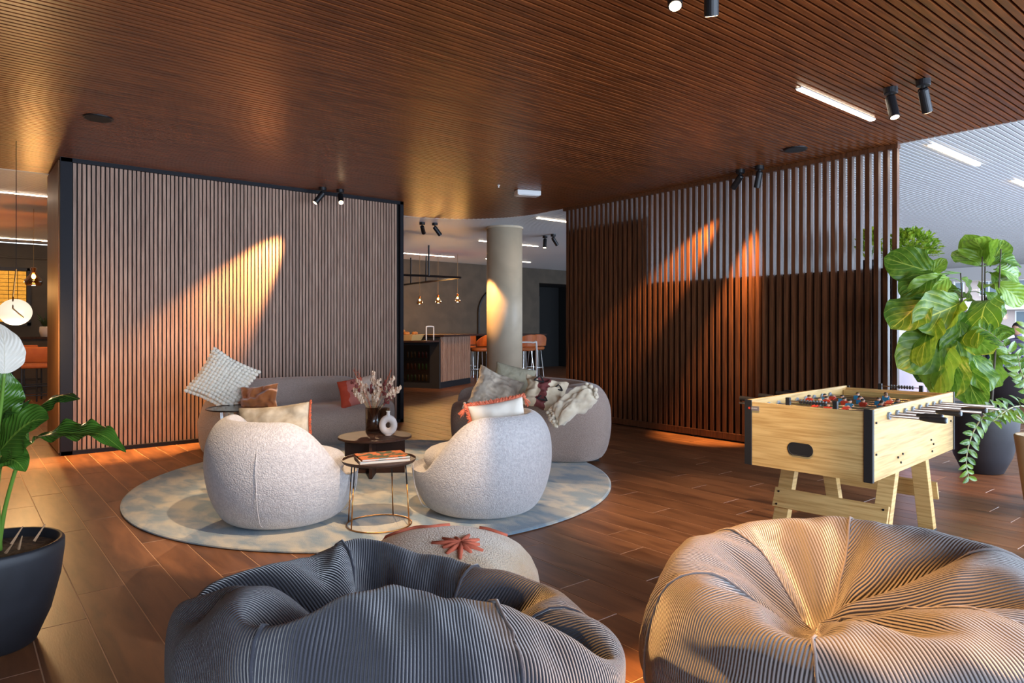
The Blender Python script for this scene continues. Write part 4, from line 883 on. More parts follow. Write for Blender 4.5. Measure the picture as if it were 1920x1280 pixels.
10,6,1,-5,-9,-13,-7,0,5,10,9,8,5,2,-1,-3,-6,-7,-5,-1,4,11,12,12,11,6,-2,-9,-12,-12,-13,-14,-13,-8,0,9,13,14,12,11,5,-2,-8,-12,-13,-9,-5,3,9,12,11,11,7,
5,1,1,-1,-3,-5,-8,-11,-13,-13,-14,-14,-12,-4,5,11,14,44,14,11,3,-3,-12,-15,-11,-4,6,10,13,12,9,6,2,0,-4,-6,-10,-8,-5,2,10,14,16,12,7,-4,-10,-13,-15,-17,
-17,-15,-9,1,12,15,17,16,12,7,-4,-9,-15,-15,-11,-4,4,11,15,14,13,9,6,2,1,-2,-4,-7,-10,-14,-16,-16,-17,-17,-13,-2,7,15,16,49,15,10,0,-9,-18,-17,-8,1,11,
14,16,14,10,6,3,-1,-3,-8,-11,-11,-7,0,9,13,18,15,6,-2,-12,-15,-19,-19,-21,-17,-10,3,13,19,21,19,14,7,-4,-11,-18,-18,-12,-5,6,14,17,18,15,11,6,3,0,-2,-5,
-8,-13,-16,-19,-19,-21,-19,-13,-1,11,17,20,51,16,7,-4,-14,-22,-15,-6,5,15,18,18,15,11,5,3,0,-3,-7,-14,-13,-8,-2,8,14,18,17,6,-4,-12,-17,-20,-23,-24,-19,
-10,3,16,22,23,21,16,9,-5,-13,-20,-20,-14,-4,7,16,21,19,18,12,7,3,0,-3,-6,-8,-16,-18,-22,-22,-24,-21,-12,0,14,20,22,53,16,4,-8,-19,-25,-12,-4,11,17,21,
21,13,8,-7,10,6,0,-4,-15,-16,-10,-3,9,14,20,16,4,-5,-12,-18,-23,-25,-27,-22,-10,4,18,24,26,25,17,10,-6,-14,-23,-22,-15,-4,9,18,23,22,20,14,7,3,0,-3,-7,
-9,-18,-21,-24,-26,-27,-22,-12,2,17,22,25,54,14,1,-12,-25,-24,-10,1,14,21,24,20,10,2,-11,-1,18,6,2,-11,-19,-12,-5,9,17,21,13,-1,-7,-8,-19,-23,-29,-29,-24,
-11,5,19,27,29,26,19,10,-6,-15,-25,-23,-16,-4,11,20,25,25,21,15,7,3,0,-4,-8,-9,-20,-23,-27,-28,-29,-24,-11,4,18,26,27,53,13,-4,-16,-29,-21,-7,6,16,23,26,
15,6,-2,-4,-13,18,-5,19,1,-13,-21,-1,5,23,18,3,-11,-16,9,-14,-23,-31,-32,-24,-13,5,21,29,32,28,20,10,-5,-15,-28,-26,-16,-4,13,22,27,28,22,16,7,3,-1,-4,
-9,-11,-19,-25,-30,-31,-31,-24,-11,6,21,27,29,52,8,-7,-18,-31,-17,-7,13,19,27,19,6,-4,-13,12,-11,13,-10,22,10,-1,-18,7,-3,21,6,-12,-22,-3,17,-8,-18,-32,
-34,-26,-14,6,22,30,35,29,20,11,-5,-14,-29,-28,-16,-4,14,24,29,30,23,16,6,3,-2,-5,-8,-12,-20,-26,-32,-33,-33,-25,-10,8,22,30,31,47,2,-7,-18,-33,-13,-3,
23,20,17,7,-5,-5,-13,14,2,1,-11,17,7,11,3,-1,5,4,-9,-24,-7,9,15,-1,-13,-30,-36,-27,-15,6,22,32,37,31,20,10,-3,-14,-30,-29,-17,-4,16,25,32,31,23,15,4,1,
-11,4,-8,-11,-19,-26,-34,-36,-35,-25,-9,11,24,32,31,33,-16,7,-11,-30,1,-10,22,10,4,-5,-11,2,-3,0,1,1,2,3,3,7,7,4,4,-1,-5,-14,11,6,6,5,-5,-22,-36,-29,-15,
3,23,34,39,30,19,9,0,-12,-29,-31,-17,-4,17,26,34,32,22,13,1,-2,-15,8,-8,-9,-16,-26,-35,-38,-36,-26,-8,13,26,35,27,11,-26,11,1,-14,-7,0,0,-4,-7,-8,-6,-4,
-3,-2,-1,-1,2,1,3,5,5,5,6,4,5,3,3,6,4,9,7,-6,-28,-34,-18,2,22,37,40,27,14,13,3,-9,-27,-33,-18,-4,18,28,36,33,19,7,-2,-1,-19,6,-21,4,-8,-23,-35,-39,-37,
-27,-6,14,29,35,16,-11,-25,2,-1,-6,-9,-8,-9,-9,-9,-8,-6,-5,-4,-3,-2,0,0,1,3,3,5,5,7,6,8,7,9,8,9,9,12,8,-8,-24,-29,6,18,41,36,15,-5,28,14,-3,-22,-34,-18,
-4,19,29,37,30,13,-2,-15,12,-15,1,-28,5,2,-16,-30,-42,-38,-26,-4,17,32,24,-1,-29,-12,-11,-11,-11,-12,-12,-11,-9,-8,-8,-7,-5,-5,-3,-2,-1,0,2,2,4,5,5,6,7,
9,9,10,11,11,12,12,14,10,-1,-22,15,6,40,23,0,-7,32,24,8,-12,-33,-22,-1,17,33,37,22,5,-14,-16,18,-5,-9,-30,-6,13,-7,-19,-39,-43,-20,-10,29,21,2,-13,-42,
-16,-14,-15,-13,-14,-12,-10,-9,-10,-8,-6,-6,-4,-3,-2,-2,1,1,2,4,5,6,6,8,8,9,10,12,12,13,14,14,15,13,11,9,18,21,7,-9,6,36,22,19,2,-21,-28,3,13,38,31,9,-7,
-25,-5,17,-13,1,-27,-15,15,-6,-5,-28,-40,-10,-16,18,-2,-14,-18,-51,-17,-16,-15,-14,-13,-11,-11,-10,-10,-8,-6,-5,-3,-3,-2,-1,-1,1,1,3,4,6,7,7,9,10,10,12,
12,13,14,14,15,14,17,20,20,15,8,2,15,31,8,30,18,-2,-23,13,3,35,16,-5,-9,-26,5,9,-18,5,-15,-23,7,-18,3,-9,-22,-21,-12,-14,-16,-18,-18,-55,-17,-16,-15,-14,
-12,-12,-12,-10,-8,-6,-8,-6,-5,-4,-2,-1,0,1,2,4,5,6,7,6,8,10,10,12,13,13,15,14,16,14,16,20,23,19,18,16,17,18,6,26,24,16,4,3,14,12,-3,-16,3,-19,9,-1,-17,
3,-10,-13,-9,-23,-6,-7,-18,-21,-23,-18,-18,-17,-19,-53,-18,-16,-15,-13,-12,-11,-10,-12,-10,-9,-8,-6,-5,-4,-2,-1,-1,1,3,4,5,6,7,9,10,11,11,10,11,12,15,16,
17,16,16,17,22,21,21,20,18,18,16,16,21,18,14,10,9,3,-6,-8,6,-4,-2,-6,-8,-8,-10,-10,-14,-15,-16,-17,-20,-22,-24,-16,-18,-17,-19,-55,-16,-14,-12,-12,-15,
-15,-13,-11,-11,-9,-8,-6,-4,-4,-2,-1,0,1,2,3,5,6,8,9,10,11,12,14,15,12,11,14,16,17,18,18,19,21,21,21,20,19,18,17,17,16,14,10,10,3,1,0,0,-2,-5,-6,-7,-9,
-11,-12,-15,-16,-18,-19,-22,-21,-20,-17,-20,-18,-20,-50,-12,-14,-17,-17,-16,-14,-14,-11,-10,-8,-7,-5,-4,-2,-2,-1,0,1,1,3,4,5,7,7,10,11,13,13,15,16,17,15,
11,15,17,19,19,20,21,20,20,19,18,17,16,14,13,11,9,6,4,2,0,-2,-4,-6,-8,-9,-12,-13,-15,-17,-19,-20,-20,-20,-19,-20,-19,-19,-18,-42,-19,-19,-17,-16,-16,-14,
-11,-11,-7,-6,-4,-2,0,0,0,0,0,0,0,0,0,2,4,5,8,9,11,13,15,15,17,18,19,16,12,16,18,20,20,20,19,19,18,16,16,14,12,11,9,6,5,2,1,-2,-4,-5,-8,-10,-11,-14,-15,
-17,-19,-19,-20,-19,-20,-19,-19,-17,-12,-52,-19,-18,-18,-15,-14,-9,-9,-2,0,0,0,0,0,0,0,0,0,0,0,0,0,0,0,0,0,2,7,9,13,14,17,17,19,19,19,17,13,17,19,19,19,
18,17,16,15,13,13,10,8,7,5,2,1,-1,-4,-5,-8,-9,-12,-13,-15,-17,-18,-18,-20,-19,-19,-17,-15,-13,-19,-57,-19,-16,-14,-11,-6,0,0,0,0,0,0,0,0,0,0,0,0,0,0,0,
0,0,0,0,0,0,0,0,4,9,13,16,18,19,20,19,20,16,14,17,17,17,17,15,15,13,12,10,8,6,5,3,0,-1,-3,-5,-8,-9,-11,-13,-15,-16,-17,-18,-18,-17,-15,-13,-20,-19,-20,
-54,-16,-10,-5,0,0,0,0,0,0,0,0,0,0,0,0,0,0,0,0,0,0,0,0,0,0,0,0,0,0,0,3,8,15,16,20,19,19,19,19,17,13,15,15,14,14,12,12,9,8,6,5,2,1,-1,-3,-5,-7,-9,-11,-12,
-14,-15,-16,-15,-14,-16,-18,-19,-20,-19,-19,-44,-4,0,0,0,0,0,0,0,0,0,0,0,0,0,0,0,0,0,0,0,0,0,0,0,0,0,0,0,0,0,0,0,2,10,15,17,18,19,18,18,17,16,15,11,12,
11,10,8,8,6,4,2,1,-1,-3,-5,-7,-8,-10,-11,-12,-12,-14,-15,-17,-18,-18,-19,-19,-17,-16,-16,0,0,0,0,0,0,0,0,0,0,0,0,0,0,0,0,0,0,0,0,0,0,0,0,0,0,0,0,0,0,0,
0,0,0,4,9,15,16,17,17,17,15,15,14,12,11,10,8,6,4,4,2,0,-1,-2,-5,-5,-7,-9,-11,-12,-13,-15,-15,-17,-17,-18,-16,-16,-11,-6,0,0,0,0,0,0,0,0,0,0,0,0,0,0,0,0,
0,0,0,0,0,0,0,0,0,0,0,0,0,0,0,0,0,0,0,0,0,3,10,13,15,15,14,15,12,13,10,9,8,7,5,3,2,1,-1,-3,-4,-7,-7,-9,-9,-12,-13,-14,-14,-16,-15,-14,-11,-6,0,0,0,0,0,
0,0,0,0,0,0,0,0,0,0,0,0,0,0,0,0,0,0,0,0,0,0,0,0,0,0,0,0,0,0,0,0,0,0,0,0,3,7,12,11,13,11,11,9,10,7,7,4,4,2,0,-1,-3,-4,-6,-6,-9,-9,-12,-10,-13,-11,-13,-8,
-6,0,0,0,0,0,0,0,0,0,0,0,0,0,0,0,0,0,0,0,0,0,0,0,0,0,0,0,0,0,0,0,0,0,0,0,0,0,0,0,0,0,0,0,0,0,0,6,7,8,9,8,8,6,5,4,3,2,0,0,-3,-3,-5,-6,-7,-8,-8,-9,-8,-7,
-2,0,0,0,0,0,0,0,0,0,0,0,0,0,0,0,0,0,0,0,0,0,0,0,0,0,0,0,0,0,0,0,0,0,0,0,0,0,0,0,0,0,0,0,0,0,0,0,0,0,0,0,3,4,5,4,4,3,2,1,1,-1,-2,-2,-4,-4,-5,-4,-4,-1,0,
0,0,0,0,0,0,0,0,0,0,0,0,0,0,0,0,0,0,0,0,0,0,0,0,0,0,0,0,0,0,0,0,0,0,0,0,0,0,0,0,0,0,0,0,0,0,0,0,0,0,0,0,0,0,0,0,0,0,0,0,0,0,0,0,0,0,0,0,0,0,0,0,0,0,0,0,
0,0,0,0,0,0,0,0,0,0,0,0,0,0,0,0,0,0,0,0,0,0,0,0,0,0,0,0,0,0,0,0,0,0,0,0,0,0,0,0,0,0,0,0,0,0,0,0,0,0,0,0,0,0,0,0,0,0,0,0,0,0,0,0,0,0,0,0,0,0,0,0,0,0,0,0,
0,0,0,0,0,0,0,0,0,0,0,0,0,0,0,0,0,0,0,0,0,0,0,0,0,0,0,0,0,0,0,0,0,0,0,0,0,0,0,0,0,0,0,0,0,0,0,0,0,0,0,0,0,0,0,0,0,0,0,0,0,0,0,0,0,0,0,0,0,0,0,0,0,0,0,0,
0,0,0,0,0,0,0,0,0,0,0,0,0,0,0,0,0,0,0,0,0,0,0,0,0,0,0,0,0,0,0,0,0,0,0,0,0,0,0,0,0,0,0,0,0,0,0,0,0,0,0,0,0,0,0,0,0,0,0,0,0,0,0,0,0,0,0,0,0,0,0,0,0,0,0,0,
0,0,0,0,0,0,0,0,0,0,0,0,0,0,0,0,0,0,0,0,0,0,0,0,0,0,0,0,0,0,0,0,0,0,0,0,0,0,0,0,0,0,0,0,0,0,0,0,0,0,0,0,0,0,0,0,0,0,0,0,0,0,0,0,0,0,0,0,0,0,0,0,0,0,0,0,
0,0,0,0,0,0,0,0,0,0,0,0,0,0,0,0,0,0,0,0,0,0,0,0,0,0,0,0,0,0,0,0,0,0,0,0,0,0,0,0,0,0,0,0,0,0,0,0,0,0,0,0,0,0,0,0,0,0,0,0,23,-23]]
BB = [[-104,1,1,0,0,0,0,-1,-1,-2,-1,-2,-3,-2,-3,-3,-3,-4,-4,-3,-4,-4,-4,-4,-4,-3,-3,-3,-3,-2,-2,-2,-1,-1,0,0,0,1,1,1,2,2,1,-1,-2,-3,-1,2,4,3,4,4,4,4,3,4,4,3,
4,4,3,3,4,2,3,1,2,1,1,0,1,0,44,3,2,2,1,-1,-3,-3,-5,-6,-7,-5,-3,-3,-6,-7,-8,-8,-8,-9,-8,-8,-8,-8,-7,-7,-7,-6,-6,-5,-5,-3,-3,-2,-2,-1,0,1,2,3,4,4,4,5,5,4,
0,-1,4,7,8,8,6,7,9,8,8,7,4,7,7,7,6,7,5,4,2,-1,1,1,2,2,47,4,4,2,-1,-4,-7,-8,-9,-7,-7,-2,-6,-9,-12,-12,-12,-11,-9,-13,-12,-10,-8,-12,-9,-11,-9,-10,-11,-8,
-7,-2,-1,-4,-3,-2,-5,0,2,6,6,5,3,4,7,10,9,5,2,7,11,12,12,9,11,13,12,8,7,10,11,11,9,9,9,6,2,-1,0,3,3,5,48,6,5,1,-3,-8,-9,-12,-10,-10,-5,-4,-12,-14,-15,-16,
-16,-12,-13,-17,-16,-12,-8,-14,-14,-14,-12,-15,-13,-12,-8,-3,1,-4,-4,-4,-7,-2,2,7,9,8,6,2,6,11,13,13,8,6,13,17,15,13,14,16,16,11,9,14,14,14,12,13,11,8,
4,-2,1,3,5,6,50,8,4,0,-6,-9,-13,-14,-12,-12,-4,-8,-16,-19,-18,-19,-20,-13,-17,-20,-20,-16,-9,-16,-17,-17,-16,-18,-17,-14,-10,-4,2,-4,-4,-6,-9,-4,3,7,12,
11,9,3,4,12,16,17,13,9,16,20,20,15,17,21,19,14,11,17,18,17,15,16,14,10,4,-2,2,4,6,8,51,9,4,-1,-7,-12,-15,-16,-15,-14,-6,-10,-20,-22,-21,-23,-23,-16,-20,
-24,-24,-18,-12,-19,-19,-20,-20,-21,-19,-17,-13,-3,1,-5,-5,-6,-9,-6,3,8,14,13,11,6,3,12,18,21,19,12,18,23,24,19,20,25,23,16,14,20,22,20,17,19,17,12,6,-2,
3,5,7,9,51,10,4,-1,-10,-14,-17,-18,-17,-16,-8,-13,-22,-26,-24,-26,-27,-18,-25,-27,-27,-24,-12,-23,-22,-23,-23,-23,-22,-18,-16,-2,-5,-9,-2,-4,-7,-9,3,8,
17,14,13,10,3,13,19,24,23,16,21,27,28,22,24,28,26,19,17,24,24,24,20,21,20,14,7,-2,4,6,9,9,52,11,4,-3,-11,-15,-19,-20,-19,-19,-12,-14,-26,-28,-26,-30,-30,
-21,-31,-30,-29,-29,-16,-27,-27,-26,-22,-24,-25,-16,-20,-6,-11,-10,-3,-2,-4,-8,3,9,17,14,15,15,6,12,21,27,27,20,24,30,32,25,27,31,30,20,22,27,28,27,22,
24,22,16,8,-1,6,8,9,10,51,12,4,-4,-12,-18,-21,-20,-21,-22,-19,-13,-28,-31,-29,-33,-33,-26,-32,-34,-30,-33,-26,-31,-30,-28,-27,-23,-24,-21,-18,-14,-13,-11,
-4,-4,-1,-1,0,13,14,11,18,19,15,10,23,29,30,27,25,34,34,29,30,35,33,20,28,31,31,30,24,27,24,18,7,1,9,10,9,10,51,11,5,-5,-13,-20,-22,-19,-22,-24,-25,-19,
-32,-30,-34,-33,-34,-36,-33,-35,-37,-35,-36,-31,-33,-32,-29,-27,-27,-23,-20,-16,-14,-10,-7,-4,-2,1,5,10,13,14,19,21,21,15,29,26,33,32,28,37,37,35,32,37,
37,22,34,33,33,33,27,29,26,20,6,7,12,11,10,9,48,11,5,-7,-14,-21,-21,-20,-24,-25,-25,-29,-33,-33,-37,-34,-38,-39,-40,-40,-39,-40,-37,-37,-35,-34,-33,-30,
-28,-25,-22,-18,-14,-13,-9,-5,-1,1,5,11,14,16,20,23,22,26,29,27,35,35,38,38,36,40,37,38,40,31,37,34,34,34,32,30,28,23,6,13,14,12,9,9,50,4,5,-7,-17,-18,
-20,-22,-25,-28,-28,-31,-35,-36,-39,-40,-42,-42,-43,-44,-43,-42,-40,-40,-38,-38,-34,-31,-28,-27,-23,-20,-18,-15,-9,-6,-1,1,4,11,13,17,21,22,26,27,32,33,
38,39,41,42,39,42,42,41,42,40,37,37,36,34,35,32,25,29,12,17,15,11,12,8,49,5,-2,-7,-14,-18,-22,-23,-28,-29,-31,-35,-37,-40,-41,-43,-44,-46,-46,-47,-44,-45,
-43,-43,-40,-39,-36,-32,-30,-27,-24,-22,-18,-15,-11,-8,-1,2,5,8,12,16,21,24,26,29,32,37,41,44,43,44,44,45,45,45,44,43,40,40,38,37,37,33,31,23,22,18,16,
12,12,6,48,7,-1,-8,-15,-21,-24,-26,-29,-32,-34,-38,-39,-42,-43,-46,-46,-48,-47,-49,-46,-47,-44,-45,-41,-40,-37,-35,-31,-29,-26,-22,-18,-15,-11,-7,-3,2,
5,9,12,16,20,24,28,30,33,38,42,46,45,46,47,47,47,48,47,45,44,43,41,39,39,36,32,28,22,16,20,15,12,5,43,3,0,-9,-18,-22,-24,-28,-30,-34,-37,-40,-41,-44,-45,
-47,-47,-50,-48,-50,-48,-48,-47,-45,-43,-42,-38,-36,-33,-30,-26,-23,-19,-15,-11,-7,-3,2,5,10,14,18,21,25,28,33,34,39,42,45,46,48,48,50,48,50,48,48,46,45,
43,42,40,39,34,29,22,21,19,16,12,9,28,1,-4,-10,-17,-22,-24,-28,-31,-35,-37,-40,-42,-45,-46,-49,-48,-51,-50,-51,-49,-50,-48,-47,-44,-43,-39,-37,-34,-31,
-27,-24,-19,-16,-11,-7,-2,1,6,10,15,18,23,26,30,34,37,40,42,45,47,49,49,50,50,51,49,50,48,47,45,42,40,40,35,29,25,23,20,17,11,9,21,-2,-5,-11,-16,-20,-24,
-29,-31,-35,-38,-41,-43,-46,-47,-49,-50,-52,-51,-52,-50,-51,-49,-47,-46,-43,-41,-38,-34,-32,-27,-24,-20,-16,-11,-7,-3,2,6,10,15,19,23,28,30,35,38,41,43,
46,47,50,50,51,51,52,50,51,48,48,45,44,41,38,35,32,27,24,20,16,13,9,15,-1,-7,-11,-15,-20,-24,-29,-31,-36,-38,-42,-43,-47,-48,-50,-50,-52,-52,-53,-51,-51,
-50,-48,-46,-44,-41,-39,-35,-32,-28,-24,-20,-16,-12,-7,-3,2,7,10,15,20,23,28,32,35,38,42,43,47,48,50,51,52,52,52,51,51,49,49,45,45,41,38,36,32,28,24,20,
17,12,8,13,-2,-6,-11,-16,-20,-24,-29,-31,-36,-39,-42,-44,-47,-48,-50,-51,-53,-52,-53,-52,-52,-50,-49,-46,-45,-42,-39,-35,-33,-28,-25,-20,-16,-12,-7,-3,
2,7,11,16,20,25,28,32,36,38,42,44,47,49,50,51,53,52,52,52,51,50,48,47,44,41,39,36,32,28,25,21,16,12,8,9,-2,-6,-11,-16,-20,-24,-29,-31,-36,-39,-42,-44,-47,
-48,-50,-51,-53,-52,-53,-52,-52,-49,-48,-45,-44,-41,-38,-35,-32,-28,-24,-20,-16,-12,-7,-3,1,5,10,14,19,24,28,32,36,39,42,44,47,48,51,51,52,52,53,51,52,
49,49,46,45,41,39,35,33,28,25,20,17,11,8,5,-2,-6,-11,-15,-21,-24,-28,-32,-35,-39,-41,-43,-47,-48,-50,-51,-53,-51,-54,-51,-52,-50,-49,-47,-45,-41,-40,-36,
-33,-28,-25,-20,-16,-11,-7,-2,3,7,12,16,21,23,29,31,35,39,42,45,47,48,51,50,52,52,52,52,51,49,49,46,44,41,39,35,32,28,25,20,16,12,7,2,-2,-7,-11,-15,-20,
-23,-27,-31,-35,-37,-41,-44,-47,-48,-50,-50,-52,-52,-51,-51,-50,-49,-48,-47,-44,-42,-40,-35,-33,-28,-25,-19,-16,-10,-6,-1,3,8,13,17,21,25,28,31,31,36,41,
43,46,47,50,50,52,51,52,51,50,49,48,45,44,41,38,35,32,27,25,20,16,11,7,-2,-2,-5,-10,-14,-19,-23,-29,-31,-36,-38,-42,-45,-45,-46,-48,-48,-50,-50,-52,-50,
-52,-49,-51,-45,-46,-41,-41,-34,-34,-27,-26,-19,-16,-11,-6,-2,3,8,13,17,23,26,31,33,39,38,41,42,44,45,48,48,51,50,52,50,50,47,47,44,43,40,38,34,31,27,24,
19,16,11,7,-3,-2,-7,-11,-16,-20,-25,-30,-30,-33,-35,-39,-38,-42,-44,-47,-48,-51,-49,-53,-49,-52,-48,-50,-44,-45,-39,-40,-33,-33,-26,-25,-19,-16,-11,-7,
-3,2,7,11,15,21,24,30,31,38,38,43,44,46,47,47,48,48,49,50,48,49,47,47,43,43,39,37,33,31,26,24,19,15,11,7,-21,-1,-6,-10,-14,-17,-20,-22,-26,-31,-32,-38,
-38,-44,-44,-49,-46,-52,-48,-52,-47,-51,-46,-47,-42,-43,-38,-37,-32,-30,-26,-23,-18,-16,-11,-8,-3,1,5,10,14,19,22,28,29,35,36,42,41,46,45,49,47,50,47,48,
46,46,45,43,42,40,38,34,32,29,26,22,18,15,10,6,-1,0,-4,-8,-12,-16,-19,-24,-26,-32,-34,-38,-39,-44,-43,-47,-46,-49,-47,-49,-46,-47,-43,-45,-40,-40,-35,-35,
-30,-29,-24,-22,-17,-15,-10,-7,-3,1,5,8,13,16,20,25,26,33,33,40,39,44,43,47,45,49,46,49,45,46,43,43,40,39,35,34,31,28,24,22,18,14,11,7,1,-1,-5,-10,-12,
-18,-19,-26,-26,-33,-32,-38,-38,-43,-42,-45,-44,-46,-44,-45,-43,-44,-41,-40,-38,-37,-34,-32,-28,-27,-23,-20,-16,-14,-9,-7,-2,1,4,9,11,16,18,23,25,29,31,
35,36,41,41,45,43,47,44,47,43,47,41,44,38,40,34,35,29,29,23,22,17,15,10,6,-16,-2,-6,-9,-12,-18,-20,-25,-26,-32,-32,-37,-35,-40,-39,-41,-41,-42,-41,-42,
-40,-40,-39,-37,-36,-34,-31,-30,-27,-24,-22,-18,-16,-12,-9,-6,-2,1,4,8,11,15,17,22,23,28,29,32,34,38,37,41,40,44,41,45,41,45,39,42,36,38,33,34,27,28,22,
21,16,14,9,6,-29,-3,-6,-11,-13,-17,-20,-23,-24,-29,-29,-33,-33,-36,-36,-37,-37,-39,-38,-37,-38,-36,-35,-35,-32,-31,-29,-27,-25,-22,-20,-17,-14,-11,-9,-5,
-2,1,4,7,11,13,16,19,22,25,27,30,31,34,34,38,37,39,38,41,38,41,37,39,35,36,31,31,26,26,21,19,15,12,9,5,-42,-3,-5,-9,-12,-15,-17,-21,-22,-25,-27,-29,-30,
-32,-33,-34,-34,-34,-35,-34,-34,-33,-33,-30,-31,-27,-27,-24,-23,-20,-19,-15,-13,-10,-8,-4,-2,1,4,6,10,12,15,18,20,22,25,27,28,31,32,33,34,36,34,37,35,36,
33,35,31,32,28,29,23,24,19,17,13,11,7,5,-43,-2,-5,-8,-10,-14,-15,-18,-20,-22,-24,-26,-27,-28,-29,-30,-30,-31,-31,-30,-31,-29,-29,-27,-27,-25,-24,-22,-20,
-18,-16,-14,-12,-9,-7,-4,-1,1,3,6,9,11,13,16,18,20,22,24,26,26,29,29,31,31,31,32,32,31,31,30,28,28,25,25,21,20,17,16,12,9,7,4,-43,-2,-4,-7,-9,-11,-13,-16,
-17,-20,-21,-22,-24,-24,-26,-26,-27,-26,-28,-26,-27,-26,-26,-24,-24,-22,-21,-19,-18,-16,-14,-12,-11,-8,-6,-3,-2,1,4,5,8,9,12,14,16,18,20,20,23,24,25,26,
27,27,28,27,28,27,27,26,25,24,22,21,19,18,15,13,10,9,6,3,-45,-2,-3,-5,-8,-10,-11,-13,-15,-16,-18,-19,-20,-21,-22,-22,-23,-23,-24,-22,-23,-22,-22,-21,-20,
-19,-18,-16,-16,-13,-13,-10,-9,-7,-5,-3,-1,1,3,4,7,8,11,11,14,15,17,18,20,19,22,22,23,23,24,23,24,23,23,22,21,20,19,18,16,15,13,11,9,7,5,3,-45,-1,-3,-4,
-6,-8,-10,-10,-13,-12,-16,-15,-17,-17,-19,-17,-20,-18,-20,-19,-20,-17,-19,-17,-18,-15,-16,-13,-13,-11,-11,-8,-7,-6,-4,-3,-1,1,3,3,6,7,9,9,12,12,15,14,17,
17,18,18,20,18,20,19,20,19,19,18,18,16,16,14,14,12,11,9,7,6,4,3,-47,-1,-2,-3,-5,-6,-8,-8,-10,-10,-12,-11,-14,-13,-15,-14,-16,-14,-16,-14,-16,-14,-15,-13,
-14,-12,-12,-11,-10,-9,-8,-7,-6,-4,-3,-2,-1,0,2,3,5,5,8,7,10,9,12,11,14,12,15,14,15,15,16,14,16,15,15,14,14,12,13,11,11,9,9,7,6,4,4,1,-46,0,-2,-2,-4,-4,
-6,-5,-8,-7,-9,-8,-11,-8,-12,-10,-12,-9,-13,-10,-12,-10,-11,-9,-11,-8,-10,-7,-8,-6,-7,-4,-5,-3,-2,-2,0,0,2,2,4,3,6,5,8,6,9,8,10,9,12,9,12,10,12,10,13,10,
11,10,10,9,10,7,8,7,6,5,5,3,2,2,-48,0,-1,-1,-3,-2,-4,-3,-5,-4,-6,-5,-7,-5,-8,-5,-8,-6,-8,-6,-8,-6,-7,-6,-7,-5,-6,-4,-5,-4,-4,-3,-3,-1,-2,-1,0,0,1,1,3,2,
4,3,5,4,6,4,7,6,7,6,8,5,8,6,8,6,8,5,7,5,6,5,5,4,4,2,3,2,2,1,-42,-2,-3,-3,-3,-3,-3,-4,-4,-3,-4,-4,-4,-3,-5,-3,-4,-3,-4,-3,-3,-3,-3,-2,-2,-2,-1,-1,-1,0,0,
0,1,1,2,1,3,2,3,2,3,4,3,4,4,3,4,4,4,4,4,4,4,4,3,3,4,2,3,2,2,2,1,1,0,0,0,0,-1,-1,-2,-2,-189,150],[92,3,0,-1,-3,-1,0,2,2,2,3,3,3,3,2,2,1,2,0,1,-1,0,-1,-1,
-2,-2,-2,-3,-3,-4,-3,-4,-4,-4,-4,-3,-4,-4,-3,-3,-3,-3,-2,-2,1,1,0,-1,-2,-2,-1,-1,-1,0,1,0,1,1,1,2,2,2,3,3,3,3,3,3,4,3,4,4,0,4,-2,0,3,6,8,7,7,6,4,7,5,4,
5,4,3,2,1,1,-1,-2,-2,-4,-4,-4,-5,-6,-6,-6,-8,-7,-8,-8,-9,-8,-8,-9,-8,-8,-7,-7,-7,-7,-5,-2,0,2,0,0,-2,-2,-4,-2,-1,1,2,4,4,5,4,2,3,5,6,7,6,5,7,8,8,8,1,2,
1,7,11,12,10,6,8,10,10,8,9,7,5,2,2,5,5,1,-2,-6,-7,-4,-7,-6,-9,-7,-5,-8,-11,-12,-11,-12,-12,-12,-10,-12,-13,-10,-10,-11,-11,-11,-10,-8,-4,-1,2,2,-1,-2,-3,
-5,-2,1,3,6,7,6,6,3,3,7,9,10,10,7,10,12,12,10,3,3,8,13,16,15,10,6,13,13,13,12,11,9,2,3,5,8,6,1,-3,-8,-10,-8,-9,-9,-10,-6,-6,-12,-14,-16,-14,-16,-17,-15,
-12,-15,-17,-14,-12,-15,-15,-13,-13,-13,-9,-4,1,3,0,-2,-4,-5,-4,1,5,7,9,9,8,4,3,8,12,14,12,10,14,15,16,13,6,5,13,19,20,17,9,10,16,17,16,15,13,9,1,5,7,10,
7,1,-4,-9,-12,-11,-11,-12,-12,-7,-7,-14,-18,-19,-18,-20,-20,-20,-14,-18,-20,-20,-13,-18,-18,-17,-16,-15,-14,-7,-2,3,1,-2,-4,-6,-5,1,6,9,11,11,9,6,3,10,
14,17,16,12,18,19,19,17,8,9,18,23,23,20,10,12,20,20,18,19,14,11,1,6,8,12,8,2,-5,-11,-14,-13,-13,-14,-14,-11,-7,-17,-21,-22,-22,-24,-23,-23,-18,-21,-24,
-23,-16,-21,-21,-21,-18,-19,-16,-11,-4,3,1,-3,-4,-8,-5,2,6,11,13,12,11,7,4,12,17,20,19,15,21,23,23,20,12,12,23,26,27,21,11,17,22,22,22,21,17,12,0,9,9,13,
8,3,-6,-11,-17,-14,-16,-15,-16,-15,-8,-21,-23,-25,-27,-24,-27,-28,-25,-21,-27,-27,-19,-23,-25,-24,-21,-21,-20,-14,-7,2,2,-4,-4,-9,-5,2,7,13,14,14,13,8,
5,13,20,23,22,17,25,27,26,25,16,15,26,30,30,23,12,22,25,24,25,23,19,14,2,9,10,14,4,6,-7,-10,-18,-15,-15,-14,-19,-20,-15,-26,-23,-29,-29,-27,-29,-31,-31,
-24,-31,-30,-22,-27,-28,-27,-24,-23,-23,-16,-10,0,1,-4,-5,-9,-6,3,8,15,15,15,14,12,5,15,22,26,24,21,28,30,31,28,22,17,29,34,32,25,15,27,27,27,27,25,21,
